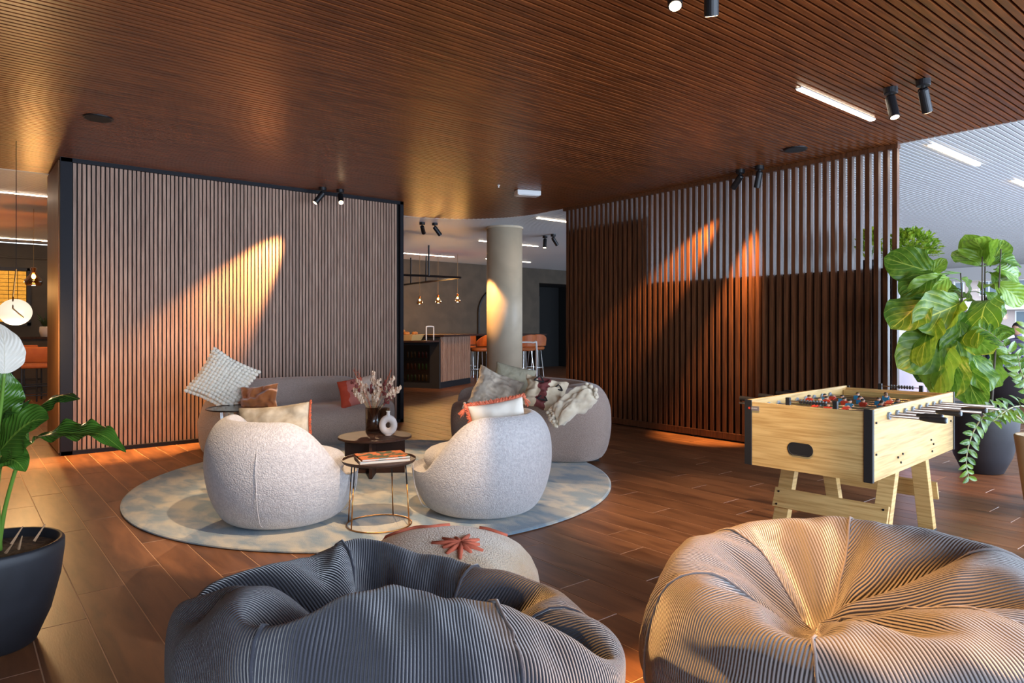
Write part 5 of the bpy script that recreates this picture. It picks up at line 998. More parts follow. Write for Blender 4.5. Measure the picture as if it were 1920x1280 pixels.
17,3,10,10,15,7,0,-12,-5,-17,-14,-16,-15,-22,-20,-25,-26,-29,-31,-31,-30,-33,-33,-33,-33,-33,-30,-32,-29,-29,-28,-29,-25,-24,-21,-12,-2,1,-5,-5,-9,-6,4,
8,17,16,15,16,15,7,15,25,29,26,24,32,33,34,32,27,21,32,37,35,23,26,31,28,28,28,27,19,22,9,13,10,9,8,-4,-6,-8,-12,-16,-17,-20,-22,-23,-27,-30,-32,-34,-35,
-35,-37,-36,-36,-37,-37,-35,-35,-33,-30,-31,-31,-28,-23,-25,-15,-7,0,-6,-6,-6,-7,5,9,17,16,16,18,18,9,17,28,31,26,31,35,35,35,36,31,28,34,40,37,27,34,33,
30,30,29,27,24,20,17,13,11,9,6,-1,-6,-9,-15,-16,-19,-22,-23,-28,-30,-33,-35,-37,-38,-39,-39,-41,-40,-41,-40,-39,-38,-37,-35,-32,-31,-30,-26,-26,-13,-12,
-9,-6,-6,-4,-5,9,5,17,15,17,19,21,16,17,30,33,29,36,37,37,36,39,34,39,36,41,37,37,37,34,35,30,32,30,25,22,18,15,11,9,6,-1,-8,-11,-16,-18,-21,-23,-27,-31,
-33,-36,-37,-39,-40,-42,-42,-44,-44,-44,-43,-43,-41,-40,-38,-36,-35,-32,-29,-24,-19,-14,-11,-5,-8,-4,1,5,9,13,18,16,21,21,23,21,34,32,33,38,40,39,38,41,
36,45,44,42,43,40,39,38,35,34,32,31,26,23,18,16,11,8,4,-4,-8,-13,-15,-19,-22,-26,-28,-33,-35,-38,-39,-41,-42,-44,-45,-46,-46,-46,-45,-46,-44,-44,-40,-40,
-37,-36,-31,-28,-21,-15,-12,-9,-6,-3,-1,5,10,15,18,17,23,21,26,29,31,34,39,41,42,41,42,44,40,47,47,47,45,42,42,39,37,36,32,29,26,23,20,17,9,6,1,-4,-8,-12,
-16,-19,-23,-27,-30,-33,-36,-39,-40,-43,-44,-46,-46,-48,-47,-49,-47,-47,-46,-46,-43,-42,-38,-38,-33,-32,-22,-17,-15,-11,-6,-3,-2,5,9,14,17,20,23,25,27,
29,35,38,42,44,43,44,46,46,42,50,50,50,46,45,42,42,38,37,31,29,26,23,20,15,10,6,1,-3,-8,-11,-16,-20,-23,-28,-30,-34,-37,-40,-42,-44,-46,-47,-48,-50,-49,
-50,-48,-49,-47,-46,-45,-42,-40,-38,-34,-31,-25,-21,-17,-14,-6,-3,-1,4,8,12,16,21,22,27,28,32,36,41,44,45,45,47,47,49,45,52,50,50,48,46,44,42,39,37,34,
31,26,24,19,15,11,6,2,-3,-7,-12,-16,-20,-24,-28,-32,-35,-38,-41,-42,-46,-47,-49,-49,-51,-50,-51,-51,-50,-48,-47,-45,-44,-40,-38,-34,-31,-26,-23,-18,-13,
-9,-4,-1,4,8,11,15,21,23,28,31,33,36,43,43,46,47,48,49,51,47,52,51,51,49,47,45,44,40,38,34,32,27,24,19,16,10,7,2,-3,-7,-12,-16,-21,-25,-28,-32,-36,-38,
-42,-44,-47,-47,-50,-50,-52,-52,-52,-51,-51,-49,-49,-46,-44,-41,-38,-34,-32,-27,-23,-18,-14,-10,-5,0,3,8,12,16,21,24,28,31,36,38,41,44,46,48,49,50,52,48,
52,52,51,50,48,46,44,41,39,35,31,28,24,20,15,11,7,2,-3,-7,-13,-16,-21,-25,-29,-32,-36,-39,-42,-45,-47,-48,-51,-51,-52,-53,-52,-52,-52,-50,-49,-46,-45,-41,
-39,-35,-31,-28,-23,-19,-15,-10,-5,-1,4,8,12,17,20,25,28,32,36,39,42,44,47,48,50,51,52,49,53,52,52,49,49,47,44,41,39,35,32,28,24,20,16,11,6,2,-2,-7,-11,
-16,-21,-25,-29,-33,-37,-39,-43,-44,-48,-49,-52,-51,-54,-52,-54,-52,-52,-51,-49,-46,-45,-41,-39,-35,-32,-28,-23,-20,-14,-11,-5,-1,3,8,13,16,21,25,29,32,
36,39,42,44,48,48,51,51,52,49,54,52,51,50,49,47,44,42,38,35,32,28,24,20,15,12,7,2,-2,-8,-12,-18,-23,-26,-29,-33,-36,-39,-42,-45,-47,-48,-50,-52,-52,-52,
-53,-52,-52,-51,-49,-47,-45,-41,-39,-34,-33,-27,-24,-20,-15,-10,-6,-1,3,8,13,16,21,25,29,32,36,39,43,44,47,49,50,51,53,49,53,52,52,49,49,46,44,41,39,35,
32,28,25,20,17,11,6,2,-4,-7,-12,-15,-21,-24,-29,-32,-36,-39,-43,-44,-49,-48,-52,-51,-54,-52,-54,-52,-52,-50,-49,-46,-45,-42,-40,-34,-32,-27,-23,-18,-15,
-10,-6,-2,4,7,12,17,21,24,29,32,36,39,42,44,47,48,51,51,52,49,52,51,51,49,48,46,45,40,40,35,32,27,23,18,14,9,2,1,-3,-6,-11,-14,-18,-23,-27,-31,-35,-38,
-42,-44,-47,-49,-50,-51,-53,-52,-52,-51,-50,-49,-47,-45,-43,-41,-41,-36,-32,-29,-25,-20,-14,-10,-5,-1,4,8,12,16,21,24,29,31,36,38,42,43,47,48,50,50,52,
48,52,50,50,49,48,44,44,39,37,33,29,23,22,18,16,12,11,6,0,-3,-10,-13,-19,-23,-29,-30,-37,-38,-44,-43,-49,-47,-53,-50,-54,-51,-55,-50,-53,-47,-48,-44,-42,
-37,-34,-32,-29,-27,-23,-23,-17,-12,-7,-3,2,8,13,16,21,25,28,31,35,38,41,43,45,47,49,50,51,47,50,49,49,47,45,43,39,39,35,34,30,30,27,22,19,14,9,4,-1,-6,
-10,-16,-20,-24,-30,-31,-37,-37,-43,-43,-48,-46,-52,-49,-53,-50,-54,-50,-52,-48,-49,-43,-44,-38,-36,-31,-28,-23,-18,-14,-12,-9,-6,-2,-1,4,11,14,20,22,28,
30,34,37,40,42,45,46,48,48,51,46,48,47,47,45,44,43,43,40,38,35,33,28,25,20,16,11,7,2,-3,-7,-12,-15,-22,-23,-30,-30,-36,-37,-41,-41,-46,-45,-49,-47,-51,
-48,-52,-48,-51,-46,-48,-43,-44,-38,-38,-32,-30,-24,-22,-14,-12,-6,-2,2,7,8,13,15,19,23,26,29,33,35,38,40,43,44,45,47,47,43,48,46,47,44,46,42,42,38,37,
32,31,25,23,17,15,9,5,0,-4,-9,-13,-16,-21,-23,-27,-29,-34,-34,-39,-39,-43,-42,-46,-44,-48,-46,-48,-46,-48,-44,-46,-42,-43,-38,-38,-32,-30,-24,-23,-17,-13,
-9,-4,0,5,9,14,16,21,23,27,30,33,34,38,39,42,42,45,45,47,41,48,44,47,42,44,39,41,35,35,30,28,22,20,15,11,7,3,-1,-4,-8,-12,-15,-19,-21,-25,-28,-30,-33,-35,
-37,-40,-40,-42,-42,-44,-43,-44,-44,-44,-42,-42,-40,-39,-36,-35,-31,-31,-25,-24,-18,-15,-9,-6,-1,3,6,12,14,20,21,27,27,33,33,38,38,42,41,45,43,47,40,46,
41,44,40,42,36,38,31,32,26,25,20,18,14,11,7,3,0,-4,-7,-11,-13,-18,-19,-24,-25,-28,-31,-32,-35,-36,-38,-39,-39,-41,-40,-41,-41,-40,-39,-39,-37,-36,-33,-33,
-29,-27,-24,-21,-18,-15,-11,-8,-3,2,5,10,12,18,20,25,25,31,31,37,35,41,38,44,40,46,38,42,39,40,37,37,33,34,29,29,24,23,19,16,13,10,6,3,0,-3,-6,-10,-13,
-15,-19,-21,-23,-26,-28,-29,-32,-33,-35,-35,-37,-36,-38,-37,-37,-37,-36,-35,-34,-33,-31,-29,-27,-24,-22,-19,-16,-14,-10,-6,-4,1,4,7,10,15,17,22,24,28,29,
33,33,38,36,41,38,42,36,38,34,36,33,34,31,30,27,25,23,21,17,15,12,9,6,3,1,-3,-6,-9,-11,-14,-17,-18,-22,-23,-26,-27,-29,-29,-32,-32,-34,-33,-34,-34,-34,
-33,-33,-32,-31,-29,-28,-27,-24,-22,-20,-17,-14,-12,-9,-6,-2,0,4,7,10,13,16,20,21,25,26,30,29,34,33,36,34,38,34,32,32,31,30,30,27,27,24,23,20,18,16,13,
11,8,6,3,0,-3,-5,-7,-10,-13,-15,-16,-20,-20,-23,-24,-26,-26,-29,-28,-30,-30,-31,-29,-31,-29,-30,-28,-28,-26,-25,-23,-22,-19,-18,-15,-13,-10,-8,-5,-2,1,
3,6,9,12,14,18,19,22,23,26,27,29,30,31,31,33,30,28,28,27,27,25,25,23,21,20,18,16,14,12,10,7,5,3,0,-2,-4,-7,-9,-10,-14,-14,-17,-18,-21,-20,-24,-22,-26,-25,
-27,-25,-28,-26,-27,-25,-27,-24,-25,-22,-23,-20,-19,-17,-15,-13,-11,-9,-7,-4,-2,1,3,5,8,11,12,15,17,19,21,22,24,25,26,27,28,28,27,24,24,22,23,22,21,19,
19,16,16,14,12,10,8,7,4,2,1,-2,-4,-5,-8,-9,-11,-12,-15,-15,-18,-17,-21,-19,-22,-21,-23,-22,-24,-22,-23,-22,-23,-20,-22,-19,-19,-17,-16,-14,-13,-11,-10,
-7,-6,-3,-2,1,3,4,7,9,11,12,15,16,18,19,20,21,23,23,23,24,23,19,20,19,19,17,18,16,16,14,13,11,10,9,7,5,4,2,0,-1,-3,-4,-7,-7,-10,-10,-12,-12,-16,-14,-17,
-16,-19,-17,-19,-18,-20,-18,-20,-18,-19,-17,-18,-16,-16,-14,-14,-11,-11,-9,-8,-6,-4,-3,-1,0,3,4,6,7,9,10,13,13,15,15,17,17,19,19,19,20,19,15,16,14,16,13,
14,12,13,11,11,8,9,6,6,4,3,2,0,-1,-2,-4,-5,-5,-8,-8,-10,-10,-12,-11,-13,-13,-15,-13,-16,-14,-16,-14,-16,-14,-15,-13,-15,-12,-13,-10,-11,-9,-9,-7,-6,-4,
-4,-2,-1,1,2,3,5,5,8,8,10,9,13,11,14,13,15,14,16,15,16,10,12,10,12,9,11,9,9,8,8,6,6,5,4,3,3,1,0,-1,-2,-2,-4,-4,-6,-5,-8,-6,-10,-7,-11,-9,-11,-9,-12,-10,
-12,-10,-13,-9,-12,-9,-11,-9,-9,-8,-8,-6,-7,-5,-4,-3,-3,-1,-1,1,1,2,4,4,6,5,8,7,9,8,11,9,11,10,12,10,12,6,8,6,8,5,7,5,7,4,5,4,4,3,3,2,1,1,0,0,-2,-1,-3,
-2,-4,-3,-5,-4,-6,-5,-7,-5,-8,-5,-8,-6,-8,-6,-8,-6,-7,-6,-7,-5,-6,-5,-5,-4,-4,-2,-3,-2,-2,-1,0,1,1,1,3,2,4,3,5,4,6,5,7,5,8,5,8,6,32,3,3,3,2,2,2,1,2,1,0,
1,-1,0,-1,-1,-1,-2,-2,-2,-3,-2,-4,-3,-3,-4,-4,-4,-4,-4,-4,-4,-4,-4,-3,-4,-3,-4,-3,-2,-3,-2,-2,-2,-1,-1,-1,0,0,0,1,1,2,2,2,2,3,3,3,4,3,4,4,4,4,4,4,4,4,4,
3,4,71,-94],[359,-3,-4,-4,-3,-4,-4,-4,-3,-3,-3,-2,-2,-2,-2,-2,-2,-1,-2,-1,-1,-1,-1,-1,0,-1,0,0,0,1,1,0,1,2,1,2,2,1,3,2,2,3,3,4,4,3,4,4,0,0,0,0,0,1,3,2,
-1,-3,0,1,0,0,-1,2,0,3,0,3,1,2,0,1,19,-7,-8,-8,-8,-5,-3,0,1,1,1,-2,-5,-7,-3,-2,-1,-2,-1,-1,-1,1,2,1,1,1,0,-1,-1,0,-1,1,1,0,0,-1,-1,1,0,1,2,0,1,1,5,7,9,
8,7,6,1,0,-4,-4,-2,0,2,3,6,2,0,-4,-5,-1,0,4,5,7,4,3,1,-2,14,-12,-12,-10,-7,0,3,7,5,0,-4,-9,-7,-3,1,3,1,-5,-7,-1,1,6,7,1,3,0,1,-2,-5,-3,0,4,4,0,-2,-1,-7,
-2,-1,5,4,-2,-5,-5,-1,3,8,11,12,10,7,1,-3,-8,-5,-1,3,7,8,3,0,-6,-8,-5,0,5,8,10,7,4,0,-6,11,-15,-14,-10,-3,3,9,10,4,-2,-9,-11,-4,0,6,4,-1,-9,-8,-2,2,9,10,
4,4,0,1,-6,-7,-3,0,5,8,1,-2,-3,-10,-5,-2,3,8,0,-4,-10,-7,-2,4,10,15,15,10,4,-3,-9,-9,-1,3,10,11,3,0,-8,-12,-6,-1,6,10,13,10,4,-1,-8,8,-19,-14,-10,0,6,13,
12,3,-2,-12,-11,-3,2,10,2,-2,-11,-10,-3,4,10,14,6,4,2,0,-8,-10,-3,0,7,10,2,-2,-5,-11,-9,-2,2,10,2,-4,-11,-12,-7,1,9,15,19,13,5,-2,-11,-11,-2,4,12,13,5,
-1,-10,-15,-8,-2,7,12,17,11,5,-2,-9,5,-21,-15,-10,3,8,17,13,3,-3,-14,-12,-2,3,13,2,-2,-14,-11,-3,4,12,16,7,6,2,-1,-7,-13,-4,0,9,12,1,-1,-5,-13,-12,-3,1,
12,3,-3,-11,-16,-10,-3,8,14,21,17,6,-2,-13,-13,-1,4,14,16,5,-2,-12,-17,-10,-2,8,14,19,12,6,-2,-10,2,-23,-16,-9,4,11,20,13,4,-3,-16,-13,-2,4,15,2,-3,-17,
-9,-5,6,11,19,8,6,1,0,-5,-16,-2,-1,13,6,-9,7,-1,-11,-16,-3,0,14,3,-4,-10,-18,-13,-6,6,14,23,18,7,-1,-15,-14,-2,5,17,17,5,-2,-13,-19,-12,-3,9,16,22,12,6,
-2,-10,1,-26,-17,-9,6,14,22,12,4,-1,-15,-16,-3,4,17,3,-4,-18,-4,-9,8,7,21,6,1,-12,12,3,-13,4,-7,11,-2,-12,10,2,-4,-18,-6,2,15,-1,-3,-6,-20,-17,-7,3,13,
24,21,6,0,-16,-16,0,6,19,17,4,-3,-11,-22,-14,-3,9,19,24,12,5,-1,-10,0,-28,-18,-8,6,18,23,7,5,0,-9,-20,-2,0,19,1,-1,-18,-10,1,14,0,16,0,-4,-13,2,16,2,-2,
1,-1,-6,-12,9,-10,13,-6,-12,9,3,-15,8,-1,-13,-22,-7,-1,12,22,24,6,1,-17,-17,1,7,23,13,3,-2,-10,-23,-16,-3,9,22,24,11,3,0,-8,1,-29,-21,-5,6,22,18,-7,13,
0,-1,-18,4,-8,13,-13,12,-6,-15,10,5,3,0,-13,5,-4,-8,11,2,1,-1,-3,0,-1,-2,-10,12,3,0,-1,-5,-13,11,2,-4,-20,-1,-11,10,18,26,2,4,-13,-19,3,6,25,7,4,-3,-5,
-24,-18,-2,9,26,21,6,-9,12,-5,2,-27,-21,-5,8,22,9,-13,12,-10,13,-3,-4,-1,-3,-17,9,2,-2,-3,-3,-2,-6,-4,-3,-2,0,0,0,-1,-1,-1,-2,1,0,1,2,3,2,0,0,-1,2,-6,13,
-4,-5,-12,16,14,11,-12,16,-3,-16,10,-2,20,-9,14,-9,8,-18,-22,0,8,27,16,-2,-13,15,2,3,-16,-24,-4,14,11,-3,-13,7,-11,7,1,-4,-4,-5,-5,-4,-2,-3,-4,-5,-5,-6,
-5,-3,-3,-2,-3,-2,-1,0,-1,1,1,1,2,2,3,4,2,2,3,3,4,6,5,3,2,6,5,2,-9,17,8,-1,1,5,4,-15,15,-10,16,-7,-20,8,-2,25,6,-7,-15,16,3,-4,-1,-9,-4,1,-2,-7,-4,-4,-5,
-3,-4,-5,-5,-7,-6,-5,-5,-5,-6,-7,-6,-5,-4,-4,-4,-2,-3,-3,-1,-1,0,1,1,1,3,2,3,4,4,4,6,4,5,7,8,5,7,5,4,3,4,6,7,7,3,3,0,-8,13,-8,15,5,-5,-11,16,8,-5,-4,-14,
12,-8,-7,4,-2,-4,-5,-7,-7,-6,-6,-6,-6,-7,-6,-7,-7,-6,-7,-6,-7,-6,-6,-6,-5,-5,-4,-4,-3,-3,-1,-2,-1,0,1,1,1,2,3,3,4,5,4,6,6,6,7,7,8,8,6,6,6,6,6,7,8,5,5,3,
3,4,3,3,6,4,1,2,-1,-8,2,-2,0,-9,-16,-1,-2,-4,-7,-7,-7,-7,-7,-7,-8,-7,-7,-8,-7,-7,-7,-7,-7,-6,-6,-6,-5,-5,-4,-3,-4,-2,-2,-1,-1,0,0,1,2,2,2,4,4,4,5,5,6,6,
7,7,8,8,7,8,7,8,6,7,7,7,6,6,5,4,5,4,5,5,1,1,-3,-1,-1,-1,-2,-1,-34,-3,-4,-5,-6,-7,-7,-7,-7,-7,-8,-7,-8,-7,-8,-7,-7,-7,-7,-6,-7,-5,-5,-5,-5,-3,-4,-2,-2,-2,
0,-1,1,1,1,3,2,4,4,4,5,5,6,7,6,8,7,8,8,7,8,8,8,7,7,7,7,7,6,5,5,4,3,4,3,0,0,-1,-1,-1,-2,-2,-38,-4,-5,-5,-6,-6,-7,-7,-7,-8,-7,-8,-7,-8,-8,-7,-8,-7,-7,-6,
-6,-6,-6,-5,-4,-4,-3,-3,-2,-1,-1,0,0,1,2,2,3,3,4,5,5,5,6,7,7,7,7,8,8,8,8,8,8,8,8,7,7,6,6,5,5,4,4,3,2,2,0,0,-1,-2,-2,-2,-40,-4,-5,-5,-6,-6,-7,-7,-7,-8,-7,
-8,-8,-8,-7,-8,-8,-7,-7,-6,-7,-5,-6,-5,-4,-4,-4,-2,-2,-2,0,-1,1,1,1,3,2,4,4,5,5,5,6,7,7,7,8,7,9,8,8,8,8,8,8,7,7,7,6,5,5,4,4,3,2,1,1,0,-1,-2,-2,-3,-40,-5,
-4,-6,-5,-7,-6,-7,-8,-7,-8,-8,-7,-8,-8,-8,-8,-7,-7,-7,-6,-6,-5,-5,-5,-4,-3,-2,-2,-2,-1,0,0,1,2,2,3,4,4,5,5,5,6,7,7,7,8,8,8,8,8,9,8,8,8,7,7,7,6,5,5,4,4,
3,2,1,1,0,-1,-2,-2,-3,-41,-5,-4,-6,-5,-7,-6,-7,-8,-7,-8,-8,-7,-8,-8,-8,-7,-8,-7,-6,-6,-6,-5,-5,-4,-3,-3,-3,-2,-1,-1,0,0,1,2,2,3,3,3,5,4,6,5,7,7,7,8,8,8,
8,9,8,8,8,8,7,7,7,6,5,5,5,3,3,2,1,1,0,-1,-1,-3,-3,-42,-4,-5,-5,-6,-6,-6,-7,-8,-7,-8,-7,-8,-8,-8,-8,-7,-8,-6,-7,-6,-6,-5,-5,-4,-4,-3,-2,-2,-1,-1,0,0,1,1,
3,2,4,3,5,5,5,6,6,7,7,8,8,8,8,9,8,8,8,8,7,7,7,6,5,5,4,4,3,2,1,1,0,-1,-2,-2,-3,-42,-4,-5,-5,-6,-6,-6,-7,-8,-7,-7,-8,-8,-8,-7,-7,-6,-5,-7,-6,-7,-6,-6,-5,
-4,-4,-4,-2,-3,-1,-1,0,0,1,2,2,3,4,4,5,5,6,7,6,7,6,6,7,7,8,8,8,8,8,8,7,7,7,6,5,5,4,3,3,2,1,1,0,-1,-1,-3,-3,-42,-4,-4,-6,-5,-6,-7,-7,-6,-7,-7,-6,-5,-7,-8,
-8,-8,-8,-7,-7,-6,-6,-6,-5,-5,-4,-3,-3,-2,-1,-1,0,0,1,1,3,3,3,5,5,5,6,6,7,7,8,8,8,8,8,6,7,7,7,7,7,7,6,6,5,5,4,4,2,2,2,0,0,-1,-1,-2,-3,-42,-4,-4,-5,-5,-5,
-5,-5,-6,-7,-8,-8,-8,-8,-8,-8,-7,-8,-7,-7,-6,-6,-5,-5,-4,-3,-3,-2,-2,-1,-1,0,0,1,1,2,3,3,3,5,5,5,6,7,7,8,8,8,8,8,8,9,8,7,7,6,5,5,5,5,5,3,4,2,2,2,0,0,-1,
-1,-2,-3,-37,-3,-5,-5,-5,-6,-7,-7,-7,-7,-7,-8,-8,-8,-7,-8,-7,-6,-7,-5,-6,-4,-5,-3,-3,-2,-3,-1,0,0,0,0,0,0,0,1,1,2,3,3,4,4,6,5,6,7,7,7,8,8,8,9,7,8,7,8,6,
7,5,5,5,4,3,3,2,1,1,0,-1,-2,-2,-2,-44,-4,-4,-5,-5,-6,-6,-7,-7,-7,-7,-7,-7,-7,-6,-6,-5,-6,-4,-3,-1,0,0,0,0,0,0,0,0,0,0,0,0,0,0,0,0,0,0,0,0,0,0,3,3,5,5,7,
6,7,7,7,7,8,7,7,6,7,5,5,5,4,3,3,2,1,1,0,-1,-2,-2,-2,-44,-4,-4,-5,-5,-5,-5,-6,-6,-6,-6,-5,-5,-4,-4,0,0,0,0,0,0,0,0,0,0,0,0,0,0,0,0,0,0,0,0,0,0,0,0,0,0,0,
0,0,0,0,0,0,3,4,5,5,6,6,6,6,6,5,5,5,4,4,3,3,2,1,1,0,-1,-2,-1,-3,-40,-3,-4,-4,-3,-5,-3,-5,-3,-3,0,0,0,0,0,0,0,0,0,0,0,0,0,0,0,0,0,0,0,0,0,0,0,0,0,0,0,0,
0,0,0,0,0,0,0,0,0,0,0,0,0,0,0,3,3,4,4,5,3,5,3,3,3,2,2,1,0,0,0,-2,-1,-3,-31,-2,-2,0,0,0,0,0,0,0,0,0,0,0,0,0,0,0,0,0,0,0,0,0,0,0,0,0,0,0,0,0,0,0,0,0,0,0,
0,0,0,0,0,0,0,0,0,0,0,0,0,0,0,0,0,0,0,0,0,1,1,2,2,1,1,1,1,0,-1,-1,-1,-1,-6,0,0,0,0,0,0,0,0,0,0,0,0,0,0,0,0,0,0,0,0,0,0,0,0,0,0,0,0,0,0,0,0,0,0,0,0,0,0,
0,0,0,0,0,0,0,0,0,0,0,0,0,0,0,0,0,0,0,0,0,0,0,0,0,0,0,0,0,0,0,0,0,0,0,0,0,0,0,0,0,0,0,0,0,0,0,0,0,0,0,0,0,0,0,0,0,0,0,0,0,0,0,0,0,0,0,0,0,0,0,0,0,0,0,0,
0,0,0,0,0,0,0,0,0,0,0,0,0,0,0,0,0,0,0,0,0,0,0,0,0,0,0,0,0,0,0,0,0,0,0,0,0,0,0,0,0,0,0,0,0,0,0,0,0,0,0,0,0,0,0,0,0,0,0,0,0,0,0,0,0,0,0,0,0,0,0,0,0,0,0,0,
0,0,0,0,0,0,0,0,0,0,0,0,0,0,0,0,0,0,0,0,0,0,0,0,0,0,0,0,0,0,0,0,0,0,0,0,0,0,0,0,0,0,0,0,0,0,0,0,0,0,0,0,0,0,0,0,0,0,0,0,0,0,0,0,0,0,0,0,0,0,0,0,0,0,0,0,
0,0,0,0,0,0,0,0,0,0,0,0,0,0,0,0,0,0,0,0,0,0,0,0,0,0,0,0,0,0,0,0,0,0,0,0,0,0,0,0,0,0,0,0,0,0,0,0,0,0,0,0,0,0,0,0,0,0,0,0,0,0,0,0,0,0,0,0,0,0,0,0,0,0,0,0,
0,0,0,0,0,0,0,0,0,0,0,0,0,0,0,0,0,0,0,0,0,0,0,0,0,0,0,0,0,0,0,0,0,0,0,0,0,0,0,0,0,0,0,0,0,0,0,0,0,0,0,0,0,0,0,0,0,0,0,0,0,0,0,0,0,0,0,0,0,0,0,0,0,0,0,0,
0,0,0,0,0,0,0,0,0,0,0,0,0,0,0,0,0,0,0,0,0,0,0,0,0,0,0,0,0,0,0,0,0,0,0,0,0,0,0,0,0,0,0,0,0,0,0,0,0,0,0,0,0,0,0,0,0,0,0,0,0,0,0,0,0,0,0,0,0,0,0,0,0,0,0,0,
0,0,0,0,0,0,0,0,0,0,0,0,0,0,0,0,0,0,0,0,0,0,0,0,0,0,0,0,0,0,0,0,0,0,0,0,0,0,0,0,0,0,0,0,0,0,0,0,0,0,0,0,0,0,0,0,0,0,0,0,0,0,0,0,0,0,0,0,0,0,0,0,0,0,0,0,
0,0,0,0,0,0,0,0,0,0,0,0,0,0,0,0,0,0,0,0,0,0,0,0,0,0,0,0,0,0,0,0,0,0,0,0,0,0,0,0,0,0,0,0,0,0,0,0,0,0,0,0,0,0,0,0,0,0,0,0,0,0,0,0,0,0,0,0,0,0,0,0,0,0,0,0,
0,345,-345]]
NS, NR = 72, 38
def decode(d):
    return np.cumsum(np.array(d, dtype=float), axis=1).T / 1000.0
def corduroy(name, col, freq):
    m = bpy.data.materials.new(name); m.use_nodes = True; N, L = m.node_tree.nodes, m.node_tree.links; b = N['Principled BSDF']
    b.inputs['Roughness'].default_value = .85; b.inputs['Sheen Weight'].default_value = .6; b.inputs['Sheen Roughness'].default_value = .4
    tc = N.new('ShaderNodeTexCoord'); sp = N.new('ShaderNodeSeparateXYZ'); L.new(tc.outputs['UV'], sp.inputs[0])
    mu = N.new('ShaderNodeMath'); mu.operation = 'MULTIPLY'; mu.inputs[1].default_value = freq * 2 * PI; L.new(sp.outputs[0], mu.inputs[0])
    si = N.new('ShaderNodeMath'); si.operation = 'SINE'; L.new(mu.outputs[0], si.inputs[0])
    mr = N.new('ShaderNodeMapRange'); mr.inputs[1].default_value = -1; mr.inputs[3].default_value = 0; mr.inputs[4].default_value = 1; L.new(si.outputs[0], mr.inputs[0])
    pw = N.new('ShaderNodeMath'); pw.operation = 'POWER'; pw.inputs[1].default_value = .6; L.new(mr.outputs[0], pw.inputs[0])
    nz = N.new('ShaderNodeTexNoise'); nz.inputs['Scale'].default_value = 350; L.new(tc.outputs['Object'], nz.inputs['Vector'])
    ad = N.new('ShaderNodeMath'); ad.operation = 'MULTIPLY_ADD'; ad.inputs[1].default_value = .15; L.new(nz.outputs['Fac'], ad.inputs[0]); L.new(pw.outputs[0], ad.inputs[2])
    bp = N.new('ShaderNodeBump'); bp.inputs['Strength'].default_value = 1; bp.inputs['Distance'].default_value = .0045; L.new(ad.outputs[0], bp.inputs['Height']); L.new(bp.outputs[0], b.inputs['Normal'])
    r = N.new('ShaderNodeValToRGB'); r.color_ramp.elements[0].color = (*[c * .38 for c in col], 1); r.color_ramp.elements[1].color = (*col, 1); r.color_ramp.elements[1].position = .7
    L.new(pw.outputs[0], r.inputs[0]); L.new(r.outputs[0], b.inputs['Base Color'])
    return m
def beanbag(label, code, loc, rz, sc, mat, tilt=(0, 0), R=.6):
    P = decode(code); P[:, 2] *= 1 + tilt[1] * P[:, 1] / R + tilt[0] * P[:, 0] / R; t = thing('bean_bag', label, 'bean bag', loc, rz, 'corduroy bean bags')
    fs = []; uvs = []
    NG = 6; W_ = NS // NG
    def uv(i, jj):  # jj may run to the gore's right edge
        th = (i + 1) / (NR + 1) * PI; gi = min(int(jj // W_), NG - 1); return gi, th
    def U(gi, i, j):
        th = (i + 1) / (NR + 1) * PI; a = (j / NS * 2 * PI) - (gi + .5) * 2 * PI / NG
        return (R * math.sin(th) * math.sin(a) + gi * 3.0, R * math.cos(th))
    for i in range(NR - 1):
        for j in range(NS):
            gi = j // W_; j2 = (j + 1) % NS
            fs.append((i * NS + j, (i + 1) * NS + j, (i + 1) * NS + j2, i * NS + j2))
            uvs += [U(gi, i, j), U(gi, i + 1, j), U(gi, i + 1, j + 1), U(gi, i, j + 1)]
    for j in range(NS):
        gi = j // W_; j2 = (j + 1) % NS
        fs.append((NR * NS, j, j2)); uvs += [(gi * 3.0, R), U(gi, 0, j), U(gi, 0, j + 1)]
        fs.append((NR * NS + 1, (NR - 1) * NS + j2, (NR - 1) * NS + j)); uvs += [(gi * 3.0, -R), U(gi, NR - 1, j + 1), U(gi, NR - 1, j)]
    for v in P:
        q_ = Vector(v); k_ = 1 - abs(noise.noise(q_ * 4.3 + Vector((sc[0] * 9, 0, 0)))) * 2.0; k2 = noise.noise(q_ * 9.0)
        f_ = min(1.0, max(0.0, (v[2] - .12) / .2)); dr = (q_ - Vector((0, 0, .25))).normalized() * (.026 * k_ ** 3 * (1 if k_ > 0 else 0) + .008 * k2) * f_; v += np.array(dr)
    me = bpy.data.meshes.new('cover'); me.from_pydata((P * np.array(sc)).tolist(), [], fs); me.materials.append(mat)
    ul = me.uv_layers.new(name='uv'); ul.data.foreach_set('uv', np.array(uvs, dtype=np.float32).ravel())
    me.polygons.foreach_set('use_smooth', [True] * len(me.polygons))
    o = bpy.data.objects.new('cover', me); C.objects.link(o); o.parent = t
    s = o.modifiers.new('sub', 'SUBSURF'); s.levels = s.render_levels = 2; s.uv_smooth = 'PRESERVE_BOUNDARIES'
    Q = P * np.array(sc)
    for gi in range(NG):
        q = G(); q.tube([Vector(Q[i * NS + gi * W_]) for i in range(NR)], .0045, 6); q.build('seam', mat, t, smooth=True)
    return t
m_cordblue = corduroy('slate blue corduroy', hx('282933'), 118)
m_cordgrey = corduroy('grey brown corduroy', hx('726a68'), 112)
bb1 = beanbag('dark slate corduroy bean bag in front, left of the two', BA, (.91, 1.58, .0), -TH, (.87, .85, 1.30), m_cordblue, (-.09, .10))
bb2 = beanbag('grey brown corduroy bean bag in front of the football table', BB, (2.10, .86, .0), -TH, (1.02, .98, 1.02), m_cordgrey, (.0, .05))
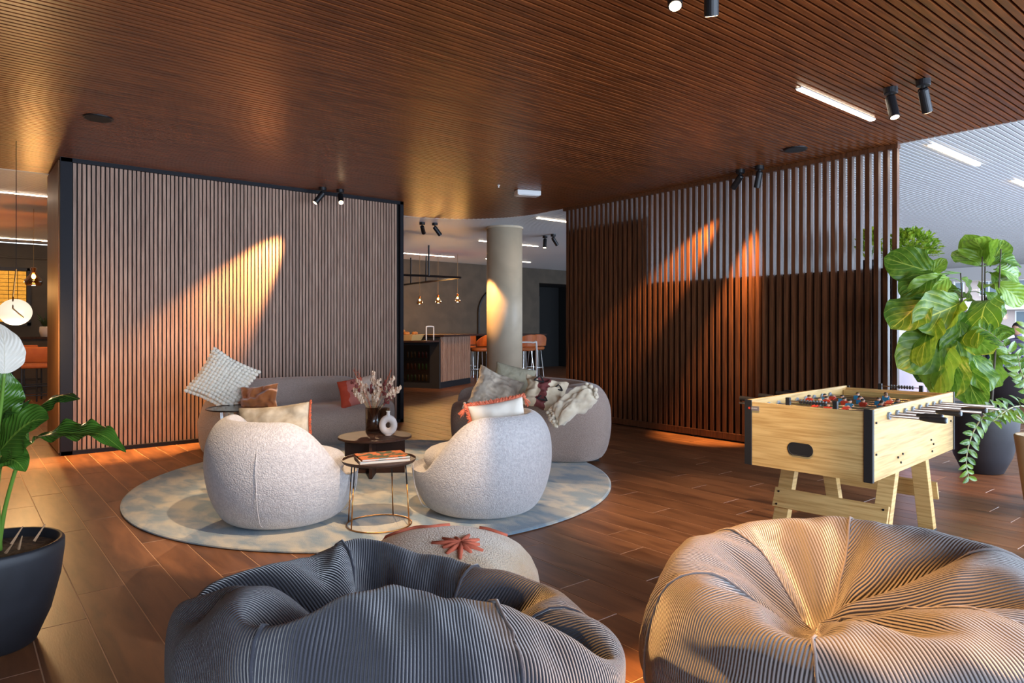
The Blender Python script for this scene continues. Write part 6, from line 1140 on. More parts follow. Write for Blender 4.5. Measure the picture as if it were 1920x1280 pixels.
def stick_tag(t, u, v):
    o = [c for c in t.children if c.name.startswith('cover')][0]; M = Matrix.Translation(t.location) @ Euler(t.rotation_euler).to_matrix().to_4x4(); best = None
    for q_ in o.data.vertices:
        p = M @ q_.co; d = p.x * FW.x + p.y * FW.y; a = p.x * RT.x + p.y * RT.y
        e = math.hypot(960 + F * a / d - u, HZ - F * (p.z - EYE) / d - v) + d * 40
        if best is None or e < best[0]: best = (e, p)
    p = M.inverted() @ best[1]; out_ = Vector((0, -1, .25)).normalized()
    q = G(); q.box(p + out_ * .018, (.034, .034, .0025), rot=(.9, .3, .1)); a_ = q.build('label_tag', m_tag, t)
    q = G()
    for k in range(3): q.box(p + out_ * .018 + Vector((-.006 + k * .006, -.004, .004)), (.003, .012, .003), rot=(.9, .3, .1))
    q.build('stitched_mark', m_mark, a_)
m_tag = mk('navy label', hx('16305a'), .6); m_mark = mk('white thread', (.7, .7, .75), .8)
stick_tag(bb1, 1040, 1268)
# round floor cushion with a coral motif, behind the left bean bag
m_fleece = mk('cream fleece', hx('d9c7ae'), .95, col2=hx('c9ad8a'), nfreq=5, bump=.8, bfreq=160, bdist=.005, vor=True, sheen=.4)
m_motif = mk('coral red wool', hx('c06248'), .9, bump=.6, bfreq=200)
fp = Vector((0, 0, 0)) + FW * 2.78 + RT * (-.27)
fc = thing('floor_pouf', 'round cream fleece pouf with a coral red leaf motif behind the left bean bag', 'pouf', (fp.x, fp.y, 0))
q = G(); q.lathe([(0, .0), (.25, .0), (.34, .05), (.39, .15), (.385, .26), (.33, .345), (.24, .385), (.12, .405), (0, .41)], n=48); q.build('cover', m_fleece, fc, smooth=True, sub=1)
def ptop(x, y):
    r = math.hypot(x, y); prof = [(0, .41), (.12, .405), (.24, .385), (.33, .345), (.385, .26)]
    for (a, za), (b, zb) in zip(prof[:-1], prof[1:]):
        if r <= b: return za + (zb - za) * (r - a) / (b - a)
    return .25
def onp(side, fwd): p = RT * side + FW * fwd; return Vector((p.x, p.y, ptop(side, fwd) + .001))
q = G()
for k in range(11):
    a = 2 * PI * k / 11 + .2; ln = .075 + .02 * (k % 3)
    pts = [onp(.07 + math.cos(a) * f, -.10 + math.sin(a) * f * 1.0) for f in (.0, ln * .5, ln)]
    q.tube(pts, [.011, .012, .006], 6)
q.build('leaf_motif', m_motif, fc, smooth=True)
q = G(); q.tube([onp(-.33 + i * .03, .18 + .02 * math.sin(i * 1.3)) for i in range(12)], .009, 6); q.tube([onp(.13 + i * .03, .17 - .01 * i + .01 * math.sin(i * 2)) for i in range(5)], .007, 6)
q.build('cord_trim', m_motif, fc, smooth=True)
# ================================================================== football table
m_ash = mk('light ash laminate', hx('d6b274'), .42, col2=hx('9c6f32'), nscale=(1.2, 1.2, 26), nfreq=3.0, ramp=(.38, .85), detail=8)
m_blackv = mk('black plastic strip', (.015, .014, .014), .5)
m_chrome = mk('rod steel', (.50, .42, .34), .34, 1.0)
m_grip = mk('black rubber grip', (.02, .016, .014), .55)
m_cap = mk('grey rod cap', hx('7f8a96'), .4)
m_field = mk('green playing field', hx('2f6b40'), .5)
m_red = mk('red player plastic', hx('c8402c'), .4); m_blue = mk('blue player plastic', hx('2f7fa8'), .4); m_skin = mk('player skin plastic', hx('d8a080'), .5); m_hair = mk('player dark hair', (.02, .015, .01), .5)
FL, FWD, FT, FB = 1.41, .68, .835, .468
ft = thing('football_table', 'light wood football table with black corner strips at right, behind the bean bag', 'games table', (3.575, 1.53, 0), math.radians(4.0))
T = .022
for nm, y0 in (('side_panel', T / 2), ('side_panel', FWD - T / 2)):
    q = G(); q.box((FL / 2, y0, (FT + FB) / 2), (FL, T, FT - FB)); q.build(nm, m_ash, ft, bevel=.003)
for x0 in (T / 2, FL - T / 2):
    q = G(); q.box((x0, FWD / 2, (FT + FB) / 2 - .006), (T, FWD - 2 * T - .002, FT - FB - .012)); q.build('end_panel', m_ash, ft)
q = G(); q.box((FL / 2, FWD / 2, FB + .02), (FL - 2 * T, FWD - 2 * T, .012)); q.build('bottom_board', m_ash, ft)
q = G(); q.box((FL / 2, FWD / 2, FT - .115), (FL - .1, FWD - 2 * T, .008)); fld = q.build('playing_field', m_field, ft)
q = G()
q.box((FL / 2, FWD / 2, FT - .110), (.006, FWD - 2 * T, .002)); q.tube([(FL / 2 + .09 * math.cos(a), FWD / 2 + .09 * math.sin(a), FT - .110) for a in [2 * PI * i / 32 for i in range(32)]], .002, 4, closed=True)
q.build('field_line', m_white, fld)
for sx in (0, 1):
    q = G(); q.box((.05 if sx == 0 else FL - .05, FWD / 2, FT - .07), (.055, FWD - 2 * T - .01, .085)); q.build('goal_rail', m_ash, ft)
for (x0, y0) in ((0, 0), (0, FWD), (FL, 0), (FL, FWD)):
    q = G(); sx = -1 if x0 == 0 else 1; sy = -1 if y0 == 0 else 1
    q.box((x0 + sx * .002, y0 - sy * .018, (FT + FB) / 2), (.008, .042, FT - FB + .002)); q.box((x0 - sx * .006, y0 + sy * .002, (FT + FB) / 2), (.02, .006, FT - FB + .002))
    q.build('corner_strip', m_blackv, ft, bevel=.002)
q = G(); n = 24; pts = []
for k in range(n):
    a = 2 * PI * k / n; cx = .035 if math.cos(a) > 0 else -.035
    pts.append((cx + .036 * math.cos(a), .036 * math.sin(a)))
q.loft([[(x_, FWD * .535 + p[0] * s_, FT - .245 + p[1] * s_) for p in pts] for x_, s_ in ((-.004, 1.0), (-.005, .9), (-.002, .82), (.0, .80))]); q.build('ball_return', m_blackv, ft)
q = G(); q.box((-.003, FWD * .93, FT - .045), (.004, .07, .026)); lp = q.build('logo_plate', mk('brushed plate', hx('7d716a'), .4), ft)
q = G(); q.tube([(-.0055, FWD * .93 + .022, FT - .045), (-.0065, FWD * .93 + .022, FT - .045)], .007, 14); q.build('red_emblem', m_red, lp)
q = G(); rr = random.Random(2)
for k in range(7): q.box((-.0056, FWD * .93 + .008 - k * .0052, FT - .045), (.001, .0036, .004 + .003 * (k % 2)))
q.build('lettering', mk('plate print', hx('c9c0b6'), .5), lp)
# legs, crossboards, bolts
def leg(x_top, x_bot, y0):
    q = G(); w, d = .058, .085
    y1 = y0 + d
    q.hexa([(x_bot, y0, .012), (x_bot + w, y0, .012), (x_bot + w, y1, .012), (x_bot, y1, .012), (x_top, y0, FB + .1), (x_top + w, y0, FB + .1), (x_top + w, y1, FB + .1), (x_top, y1, FB + .1)])
    l = q.build('leg', m_ash, ft, bevel=.002)
    q = G(); q.box((x_bot + w / 2, y0 + d / 2, .006), (w + .002, d + .002, .012)); q.build('rubber_foot', m_blackv, l)
for y0 in (T + .002, FWD - T - .087):
    leg(.46, .24, y0); leg(.89, 1.08, y0)
def board(x0, tilt):
    q = G(); R_ = Euler((0, tilt, 0)).to_matrix(); q.box((x0, FWD / 2, .235), (.02, FWD - 2 * T - .006, .115), rot=(0, tilt, 0))
    b = q.build('cross_board', m_ash, ft, bevel=.0015)
    for yy in (.05, FWD - .05):
        for zz in (.20, .27):
            q = G(); c = Vector((x0 + math.tan(tilt) * (zz - .235), yy, zz)); s_ = -1 if tilt > 0 else 1
            q.tube([c + Vector((s_ * .009, 0, 0)), c + Vector((s_ * .0145, 0, 0))], .006, 10); q.build('bolt', m_black, b)
board(.30, .40); board(1.17, -.37)
for bx, bz in ((.05, -.07), (.05, -.23), (.37, -.285), (.415, -.318), (.445, -.275), (.94, -.255), (.985, -.285), (.96, -.325), (1.34, -.18)):
    q = G(); q.tube([(bx, -.006, FT + bz), (bx, .001, FT + bz)], .006, 10); q.build('bolt', m_black, ft)
# rods
xs = [.225 + i * .126 for i in range(8)]
pull = [-.10, .02, -.16, .08, -.05, .10, .03, -.12]
nm_ = [1, 2, 3, 5, 5, 3, 2, 1]
ang = [.1, 1.3, .3, -.2, .15, 1.2, .4, .1]
for i, x0 in enumerate(xs):
    z0 = FT - .048; near_side = i in (0, 1, 3, 5)
    pl_ = pull[i]
    y0, y1 = ((-.21, -.16, 0, -.18, 0, -.24)[i], FWD + .16) if near_side else ((0, 0, -.15, 0, -.30, 0, -.33, -.28)[i], FWD + .24)
    q = G(); q.tube([(x0, y0, z0), (x0, y1, z0)], .0075, 10); rod = q.build('rod', m_chrome, ft, smooth=True)
    for yy in (-.006, T + .004, FWD - T - .004, FWD + .006):
        q = G(); q.tube([(x0, yy - .005, z0), (x0, yy + .005, z0)], .020, 18); q.build('bearing', m_cap, rod)
    if near_side:
        q = G(); q.tube([(x0, y0 - .055, z0), (x0, y0 - .05, z0), (x0, y0 + .02, z0), (x0, y0 + .06, z0)], [.015, .0165, .0155, .010], 14); q.build('handle', m_grip, rod)
        q = G(); q.tube([(x0, y0 - .06, z0), (x0, y0 - .053, z0)], .013, 14); q.build('end_cap', m_cap, rod)
    else:
        q = G(); q.tube([(x0, y1 - .06, z0), (x0, y1, z0), (x0, y1 + .05, z0)], [.010, .0155, .0165], 14); q.build('handle', m_grip, rod)
    shirt = m_red if i in (0, 1, 3, 5) else m_blue
    np_ = nm_[i]
    for k in range(np_):
        yc = FWD / 2 + (k - (np_ - 1) / 2) * (.105 if np_ == 5 else .17) + pl_ * .3
        a = ang[i]
        R_ = Matrix.Rotation(a, 3, 'Y')
        q = G()
        q.cur = 0
        q.hexa([R_ @ Vector(p) for p in ((-.010, -.016, -.022), (.010, -.016, -.022), (.010, .016, -.022), (-.010, .016, -.022), (-.009, -.019, .020), (.009, -.019, .020), (.009, .019, .020), (-.009, .019, .020))])
        q.hexa([R_ @ Vector(p) for p in ((-.012, -.008, -.066), (.014, -.008, -.066), (.014, .008, -.066), (-.012, .008, -.066), (-.007, -.013, -.022), (.007, -.013, -.022), (.007, .013, -.022), (-.007, .013, -.022))])
        q.cur = 1; q.ball(R_ @ Vector((0, 0, .032)), .0115, 10, 7)
        q.tube([R_ @ Vector((0, -.022, .014)), R_ @ Vector((.004, -.026, -.008))], .0045, 6); q.tube([R_ @ Vector((0, .022, .014)), R_ @ Vector((.004, .026, -.008))], .0045, 6)
        q.cur = 2; q.ball(R_ @ Vector((-.001, 0, .037)), .0112, 10, 6, (1, 1, .7))
        q.build('player_figure', [shirt, m_skin, m_hair], rod, loc=(x0, yc, z0), smooth=False)
# score counters
for x0, yA, yB in ((.011, FWD * .64, FWD * .27), (FL - .011, FWD * .64, FWD * .27)):
    q = G(); q.tube([(x0, yA, FT + .012), (x0, yB, FT + .012)], .003, 8); sc = q.build('score_counter', m_chrome, ft)
    for yy in (yA, yB):
        q = G(); q.box((x0, yy, FT + .008), (.02, .024, .042)); q.build('post', m_blackv, sc, bevel=.002)
    for k in range(9):
        q = G(); yb = (yB + .05 + k * .0165); q.lathe([(.004, -.006), (.012, -.004), (.013, 0), (.012, .004), (.004, .006)], (x0, yb, FT + .012), 14, rot=(PI / 2, 0, 0)); q.build('bead', m_blackv, sc)
# ================================================================== plants
def leafmat(name, c1, c2, vein, nveins=7, vw=.05, rough=.35, trans=.25, bmp=.35):
    m = bpy.data.materials.new(name); m.use_nodes = True; N, L = m.node_tree.nodes, m.node_tree.links; b = N['Principled BSDF']
    b.inputs['Roughness'].default_value = rough; b.inputs['Specular IOR Level'].default_value = .5
    tc = N.new('ShaderNodeTexCoord'); sp = N.new('ShaderNodeSeparateXYZ'); L.new(tc.outputs['UV'], sp.inputs[0])
    ab = N.new('ShaderNodeMath'); ab.operation = 'ABSOLUTE'; L.new(sp.outputs[0], ab.inputs[0])
    lt = N.new('ShaderNodeMath'); lt.operation = 'LESS_THAN'; lt.inputs[1].default_value = vw; L.new(ab.outputs[0], lt.inputs[0])
    k = N.new('ShaderNodeMath'); k.operation = 'MULTIPLY_ADD'; k.inputs[1].default_value = -.45; L.new(ab.outputs[0], k.inputs[0]); L.new(sp.outputs[1], k.inputs[2])
    w = N.new('ShaderNodeMath'); w.operation = 'MULTIPLY'; w.inputs[1].default_value = nveins * 2 * PI; L.new(k.outputs[0], w.inputs[0])
    s = N.new('ShaderNodeMath'); s.operation = 'SINE'; L.new(w.outputs[0], s.inputs[0])
    gt = N.new('ShaderNodeMapRange'); gt.inputs[1].default_value = .965; gt.inputs[2].default_value = 1.0; L.new(s.outputs[0], gt.inputs[0])
    mx = N.new('ShaderNodeMath'); mx.operation = 'MAXIMUM'; L.new(lt.outputs[0], mx.inputs[0]); L.new(gt.outputs[0], mx.inputs[1])
    nz = N.new('ShaderNodeTexNoise'); nz.inputs['Scale'].default_value = 9; L.new(tc.outputs['Object'], nz.inputs['Vector'])
    oi = N.new('ShaderNodeObjectInfo'); av = N.new('ShaderNodeMath'); av.operation = 'MULTIPLY_ADD'; av.inputs[1].default_value = .5; av.inputs[2].default_value = -.25; L.new(oi.outputs['Random'], av.inputs[0])
    a2 = N.new('ShaderNodeMath'); L.new(nz.outputs['Fac'], a2.inputs[0]); L.new(av.outputs[0], a2.inputs[1])
    r = N.new('ShaderNodeValToRGB'); r.color_ramp.elements[0].position = .3; r.color_ramp.elements[1].position = .7; r.color_ramp.elements[0].color = (*c1, 1); r.color_ramp.elements[1].color = (*c2, 1); L.new(a2.outputs[0], r.inputs[0])
    mc = N.new('ShaderNodeMix'); mc.data_type = 'RGBA'; L.new(mx.outputs[0], mc.inputs[0]); L.new(r.outputs[0], mc.inputs[6]); mc.inputs[7].default_value = (*vein, 1)
    L.new(mc.outputs[2], b.inputs['Base Color'])
    bp = N.new('ShaderNodeBump'); bp.inputs['Strength'].default_value = bmp; bp.inputs['Distance'].default_value = .004; L.new(s.outputs[0], bp.inputs['Height']); L.new(bp.outputs[0], b.inputs['Normal'])
    tr = N.new('ShaderNodeBsdfTranslucent'); L.new(mc.outputs[2], tr.inputs[0]); ms = N.new('ShaderNodeMixShader'); ms.inputs[0].default_value = trans
    L.new(b.outputs[0], ms.inputs[1]); L.new(tr.outputs[0], ms.inputs[2]); L.new(ms.outputs[0], N['Material Output'].inputs[0])
    return m
def leaf_strip(pts, wfun, normal, nw=4, fold=.25, wave=0.0, nwav=5, seed=0):
    """a leaf along a midrib curve: wfun(t) is the half width, the two halves lift by fold"""
    g = G(); uv = []; m = len(pts); rings = []
    ph = seed * 1.7
    for i, p in enumerate(pts):
        t = i / (m - 1); tan = (pts[min(i + 1, m - 1)] - pts[max(i - 1, 0)]).normalized()
        nn = Vector(normal); nn = (nn - tan * nn.dot(tan)).normalized(); sd = tan.cross(nn)
        w = wfun(t)
        for k in range(-nw, nw + 1):
            f = k / nw
            g.v.append(tuple(p + sd * (w * f) + nn * (abs(f) * w * fold + wave * w * math.sin(nwav * 2 * PI * t + ph + (1.3 if f > 0 else 0)) * f * f)))
            uv.append((f, t))
    c = 2 * nw + 1
    for i in range(m - 1):
        for k in range(c - 1): g.f.append((i * c + k, i * c + k + 1, (i + 1) * c + k + 1, (i + 1) * c + k))
    g.mi = [0] * len(g.f); g.uv = uv
    return g
m_soil = mk('potting soil', hx('4a3626'), .95, col2=hx('6e5238'), nfreq=30, bump=1, bfreq=60, bdist=.01)
m_pot = mk('black stone pot', hx('1c1d22'), .55, col2=hx('25262c'), nfreq=6, bump=.2, bfreq=60)
m_bark = mk('fig stem', hx('4a4034'), .8)
m_stem = mk('green stem', hx('5b7d2c'), .5)
def rpot(t, prof, mat, zs, rs):
    q = G(); q.lathe(prof, n=56); q.build('pot', mat, t, smooth=True)
    q = G(); rr = random.Random(3); q.lathe([(0, zs + .012), (rs * .5, zs + .008), (rs, zs)], n=32); q.build('soil', m_soil, t)
# -- fiddle leaf fig
figpos = Vector((0, 0, 0)) + FW * 5.95 + RT * ((1842 - 960) / F * 5.95)
fig = thing('fiddle_leaf_fig', 'tall fiddle leaf fig with big green leaves in a round black pot at right', 'plant', (figpos.x, figpos.y, 0))
rpot(fig, [(.0, .0), (.14, .0), (.155, .008), (.215, .14), (.255, .3), (.268, .45), (.262, .56), (.25, .585), (.235, .583), (.235, .52), (0, .5)], m_pot, .53, .236)
m_fig = leafmat('fig leaf', hx('4c7420'), hx('82a436'), hx('9db44a'), 6, .03, .4, .35)
def figw(L_):
    def f(t):
        if t < .06: return L_ * .012
        u = (t - .06) / .94
        return L_ * (.335 * math.sin(PI * u ** 1.25) ** .62 * (1 - .22 * math.exp(-((u - .33) / .13) ** 2)) + .01) * (1 if u < .999 else .05)
    return f
fig_me = []
for k in range(4):
    L_ = 1.0; droop = (.15, .35, .25, .5)[k]
    pts = crom([(0, 0, 0), (0, .3, .04), (0, .65, -.04 - droop * .25), (0, 1, -droop)], 5)
    gq = leaf_strip(pts, figw(1.0), (0, 0, 1), 5, .22, .16, 3.2, k)
    me = gq.mesh('leaf', m_fig, True); fig_me.append(me)
# leaf positions follow the photograph: direction, height, size
rr = random.Random(12)
stems = [(-.16, .02, 1.72), (-.05, -.08, 1.85), (.06, .06, 2.0), (.12, -.04, 1.92), (-.2, -.05, 1.5)]
stem_pts = []
for i, (a, b, hh) in enumerate(stems):
    base = Vector((a * .45, b * .6, .52)); top = RT * a * 1.1 + FW * b; topv = Vector((top.x, top.y, hh))
    bs = RT * (a * .5) + FW * (b * .5); pts = crom([(bs.x, bs.y, .5), ((bs.x + topv.x) / 2 + .015 * (i - 2), (bs.y + topv.y) / 2, (hh + .5) / 2), topv], 8)
    q = G(); q.tube(pts, [.011 - .006 * k / (len(pts) - 1) for k in range(len(pts))], 8); q.build('stem', m_bark, fig, smooth=True); stem_pts.append(pts)
def P_(u, v, dd=0.0):
    d = 5.95 + dd; return at(u, v, d) - Vector((figpos.x, figpos.y, 0))
LV = [ # tip pixel (u, v), base pixel (u, v), depth offset of base, of tip
 ((1812, 448), (1846, 492), .0, -.05), ((1832, 442), (1852, 498), .0, -.1), ((1882, 452), (1856, 500), .05, .0), ((1910, 482), (1860, 492), .0, -.05), ((1862, 455), (1850, 500), -.05, -.15),
 ((1920, 512), (1862, 505), .0, .02), ((1795, 470), (1840, 500), .0, .1), ((1690, 492), (1762, 515), .0, .0), ((1708, 470), (1740, 508), .1, .2), ((1762, 492), (1742, 520), .0, -.1),
 ((1700, 535), (1768, 512), -.05, -.12), ((1728, 548), (1780, 520), -.1, -.2), ((1680, 600), (1748, 556), -.1, -.25), ((1700, 545), (1752, 560), 0, .1), ((1748, 595), (1802, 565), -.15, -.35),
 ((1712, 630), (1770, 590), -.1, -.3), ((1760, 608), (1820, 560), -.1, -.25), ((1812, 605), (1872, 558), -.1, -.35), ((1880, 585), (1846, 545), 0, -.1), ((1800, 668), (1798, 598), -.15, -.3), ((1850, 650), (1808, 615), -.15, -.4),
 ((1720, 668), (1772, 620), -.1, -.3), ((1705, 652), (1765, 605), 0, 0), ((1742, 690), (1790, 640), -.1, -.3), ((1728, 705), (1745, 672), .1, .0), ((1776, 718), (1800, 660), -.15, -.35), ((1752, 722), (1772, 668), 0, -.1), ((1816, 740), (1805, 665), -.1, -.28), ((1855, 722), (1812, 655), -.1, -.3),
 ((1892, 690), (1862, 640), 0, .0), ((1888, 640), (1850, 600), 0, .05), ((1762, 740), (1785, 700), .1, .1), ((1875, 715), (1850, 650), .05, .1), ((1826, 540), (1800, 520), .1, .1), ((1790, 560), (1770, 515), .1, .15), ((1920, 560), (1862, 530), 0, -.1), ((1905, 545), (1855, 510), .1, .2), ((1745, 640), (1800, 625), .05, .05), ((1830, 700), (1815, 640), .1, .15), ((1870, 520), (1838, 545), .0, .1), ((1745, 575), (1790, 540), .15, .2), ((1835, 580), (1815, 545), .15, .2), ((1720, 590), (1765, 545), .1, .1)]
for k, (tp, bp_, db, dt) in enumerate(LV):
    a = P_(*bp_, db); b = P_(*tp, dt); d = b - a; L_ = d.length * 1.08
    y = d.normalized(); cam_d = (-Vector((figpos.x, figpos.y, 1.4)) + Vector((0, 0, EYE))).normalized()
    nrm = (cam_d * rr.uniform(.5, 1.0) + Vector((rr.uniform(-.7, .7), rr.uniform(-.7, .7), rr.uniform(-.1, 1.1)))); nrm = (nrm - y * nrm.dot(y)).normalized()
    x = y.cross(nrm); M = Matrix((x, y, nrm)).transposed().to_4x4()
    o = inst(fig_me[k % 4], 'leaf', fig); L2 = L_ * rr.uniform(1.0, 1.12)
    o.matrix_local = Matrix.Translation(a) @ M @ Matrix.Diagonal((L2 * rr.uniform(.95, 1.15), L2, L2, 1))
    # petiole joins the nearest stem
    best = min((p for s in stem_pts for p in s), key=lambda p: (p - a).length + abs(p.z - a.z) * .3)
    q = G(); q.tube([best, (best + a) / 2 + UP * .01, a + y * L2 * .05], [.004, .0035, .003], 6); q.build('petiole', m_stem, fig, smooth=True)
# -- ZZ plant at the right edge
m_zz = leafmat('glossy zz leaf', hx('2f5a1c'), hx('6f8f2a'), hx('7d9640'), 2, .05, .3, .2, .05)
m_zzstem = mk('pale arching stem', hx('9c9a78'), .5)
zp = Vector((0, 0, 0)) + FW * 4.7 + RT * ((1957 - 960) / F * 4.7)
zz = thing('zz_plant', 'plant with arching stems of glossy leaflets in a cream pot at the right edge', 'plant', (zp.x, zp.y, 0))
m_creampot = mk('cream clay pot', hx('c9ab84'), .6, col2=hx('bd9d75'), nfreq=4)
rpot(zz, [(0, 0), (.09, 0), (.105, .01), (.13, .2), (.155, .4), (.168, .50), (.16, .51), (.152, .50), (.14, .44), (0, .44)], m_creampot, .455, .148)
pz = crom([(0, 0, 0), (0, .35, .06), (0, .7, .03), (0, 1, -.06)], 4)
zme = leaf_strip(pz, lambda t: .20 * math.sin(PI * max(t, .02) ** .8) ** .75 if t < .999 else .004, (0, 0, 1), 3, .3).mesh('leaf', m_zz, True)
def zpt(u, v, d): return at(u, v, d) - Vector((zp.x, zp.y, 0))
def branch(pts, n, size, up, r0=.007):
    c = crom(pts, 10); q = G(); q.tube(c, [r0 * (1 - .6 * k / (len(c) - 1)) for k in range(len(c))], 7); br = q.build('branch', m_zzstem, zz, smooth=True)
    for k in range(n):
        f = .30 + .68 * k / (n - 1); i = min(int(f * (len(c) - 1)), len(c) - 2); p = c[i].lerp(c[i + 1], f * (len(c) - 1) - i)
        tan = (c[i + 1] - c[i]).normalized(); upv = Vector(up); sd = tan.cross(upv).normalized()
        for s_ in (-1, 1):
            y = (sd * s_ * .9 + tan * .55 + upv * rr.uniform(-.1, .25)).normalized(); nrm = sd.cross(tan) ; nrm = (nrm - y * nrm.dot(y)).normalized(); x = y.cross(nrm)
            L_ = size * (1 - .35 * max(0, f - .6) / .4) * rr.uniform(.9, 1.1)
            o = inst(zme, 'leaf', br); o.matrix_local = Matrix.Translation(p) @ Matrix((x, y, nrm)).transposed().to_4x4() @ Matrix.Diagonal((L_ * 1.15, L_, L_, 1))
CD = -FW
branch([(0, 0, .45), zpt(1912, 785, 4.55), zpt(1880, 768, 4.45), zpt(1850, 775, 4.35), zpt(1824, 812, 4.3), zpt(1812, 860, 4.28), zpt(1816, 898, 4.28)], 14, .085, CD * 1.0 + Vector((.1, 0, .1)))
branch([(0, 0, .45), zpt(1925, 745, 4.6), zpt(1908, 700, 4.6), zpt(1888, 655, 4.62), zpt(1862, 628, 4.7), zpt(1835, 612, 4.75)], 11, .095, CD + UP * .4)
branch([(0, 0, .45), zpt(1935, 740, 4.5), zpt(1916, 700, 4.4), zpt(1908, 665, 4.35)], 7, .11, CD)
branch([(0, 0, .45), zpt(1930, 770, 4.5), zpt(1905, 762, 4.35), zpt(1878, 775, 4.25), zpt(1862, 790, 4.2)], 7, .10, CD + UP)
branch([(0, 0, .45), zpt(1940, 720, 4.7), zpt(1930, 660, 4.75), zpt(1922, 610, 4.8)], 8, .10, CD)
branch([(0, 0, .45), zpt(1960, 760, 4.8), zpt(1990, 700, 4.9), zpt(2020, 680, 5.0)], 8, .10, CD + UP)
branch([(0, 0, .45), zpt(1915, 790, 4.8), zpt(1880, 780, 4.9), zpt(1860, 770, 5.0)], 8, .09, CD + UP)
# -- peace lily at the left edge
lp_ = Vector((0, 0, 0)) + FW * 2.70 + RT * ((-12 - 960) / F * 2.70)
ly = thing('peace_lily', 'peace lily with long drooping leaves in a dark round pot, left foreground', 'plant', (lp_.x, lp_.y, 0))
rpot(ly, [(0, 0), (.13, 0), (.142, .008), (.19, .12), (.222, .25), (.236, .36), (.236, .392), (.228, .402), (.215, .398), (.208, .36), (0, .34)], m_pot, .365, .21)
m_lily = leafmat('peace lily leaf', hx('1d3c14'), hx('3d641f'), hx('6d8a34'), 11, .045, .25, .2)
m_spathe = leafmat('white spathe', hx('d8d2c4'), hx('e6e0d2'), hx('cfc7b2'), 9, .03, .5, .35)
def lpt(u, v, d): return at(u, v, d) - Vector((lp_.x, lp_.y, 0))
def lilyleaf(stem, mid, wd, nrm, mat=m_lily, fold=.25, wave=.12, nwv=4):
    base = Vector((rr.uniform(-.04, .04), rr.uniform(-.04, .04), .36))
    pts = [base] + [lpt(*p) for p in stem]
    q = G(); c = crom(pts, 8); q.tube(c, [.009 - .004 * k / (len(c) - 1) for k in range(len(c))], 8); st_ = q.build('stem', m_stem, ly, smooth=True)
    m = crom([pts[-1]] + [lpt(*p) for p in mid], 9)
    lf = leaf_strip(m, lambda t: wd * (math.sin(PI * min(1, t * .985 + .01) ** .75) ** .8 + .02) if t < .999 else .001, nrm, 5, fold, wave, nwv, len(st_.name))
    lf.build('leaf', mat, st_, smooth=True, sub=1)
lilyleaf([(-5, 900, 2.68), (20, 820, 2.62)], [(60, 772, 2.6), (110, 742, 2.6), (150, 748, 2.58)], .052, (-.2, -.5, 1), fold=-.35)
lilyleaf([(10, 950, 2.65), (40, 850, 2.6), (62, 826, 2.56)], [(100, 812, 2.52), (150, 812, 2.5), (190, 815, 2.48), (236, 848, 2.46)], .062, (.1, -.7, .9), fold=.2, wave=.25)
lilyleaf([(-8, 900, 2.6), (0, 845, 2.55)], [(30, 812, 2.5), (60, 790, 2.48), (92, 785, 2.46)], .085, (-.1, -.9, .5), fold=.2)
lilyleaf([(-20, 880, 2.6), (-10, 790, 2.58)], [(-2, 755, 2.56), (4, 725, 2.55), (6, 690, 2.55)], .075, (.3, -1, .1), fold=.2)
lilyleaf([(-6, 940, 2.62), (0, 880, 2.58)], [(15, 862, 2.55), (32, 866, 2.53), (48, 884, 2.52)], .055, (0, -.8, .7), fold=.25)
lilyleaf([(-8, 860, 2.55), (0, 790, 2.52)], [(12, 768, 2.5), (40, 757, 2.5), (58, 748, 2.5)], .03, (0, -.6, .9), fold=-.5)
lilyleaf([(-30, 880, 2.7), (-60, 760, 2.75)], [(-90, 720, 2.8), (-130, 720, 2.85), (-170, 760, 2.9)], .07, (0, -.4, 1))
lilyleaf([(-30, 880, 2.9), (-50, 780, 3.0)], [(-40, 720, 3.05), (-20, 690, 3.1), (0, 680, 3.2)], .07, (0, -.4, 1))
lilyleaf([(-12, 860, 2.5), (2, 760, 2.45), (8, 700, 2.42)], [(8, 672, 2.42), (7, 640, 2.42), (-4, 606, 2.44)], .058, (.4, -1, .0), mat=m_spathe, fold=.35, wave=.05)
rr2 = random.Random(4)
for k in range(4):
    q = G(); a = Vector((rr2.uniform(0, .14), rr2.uniform(-.12, .02), .385)); q.tube([a, a + Vector((rr2.uniform(.0, .05), rr2.uniform(-.05, .05), rr2.uniform(.03, .16)))], [.006, .002], 5); q.build('dry_stalk', mk('dry stalk', hx('a58060'), .8), ly)
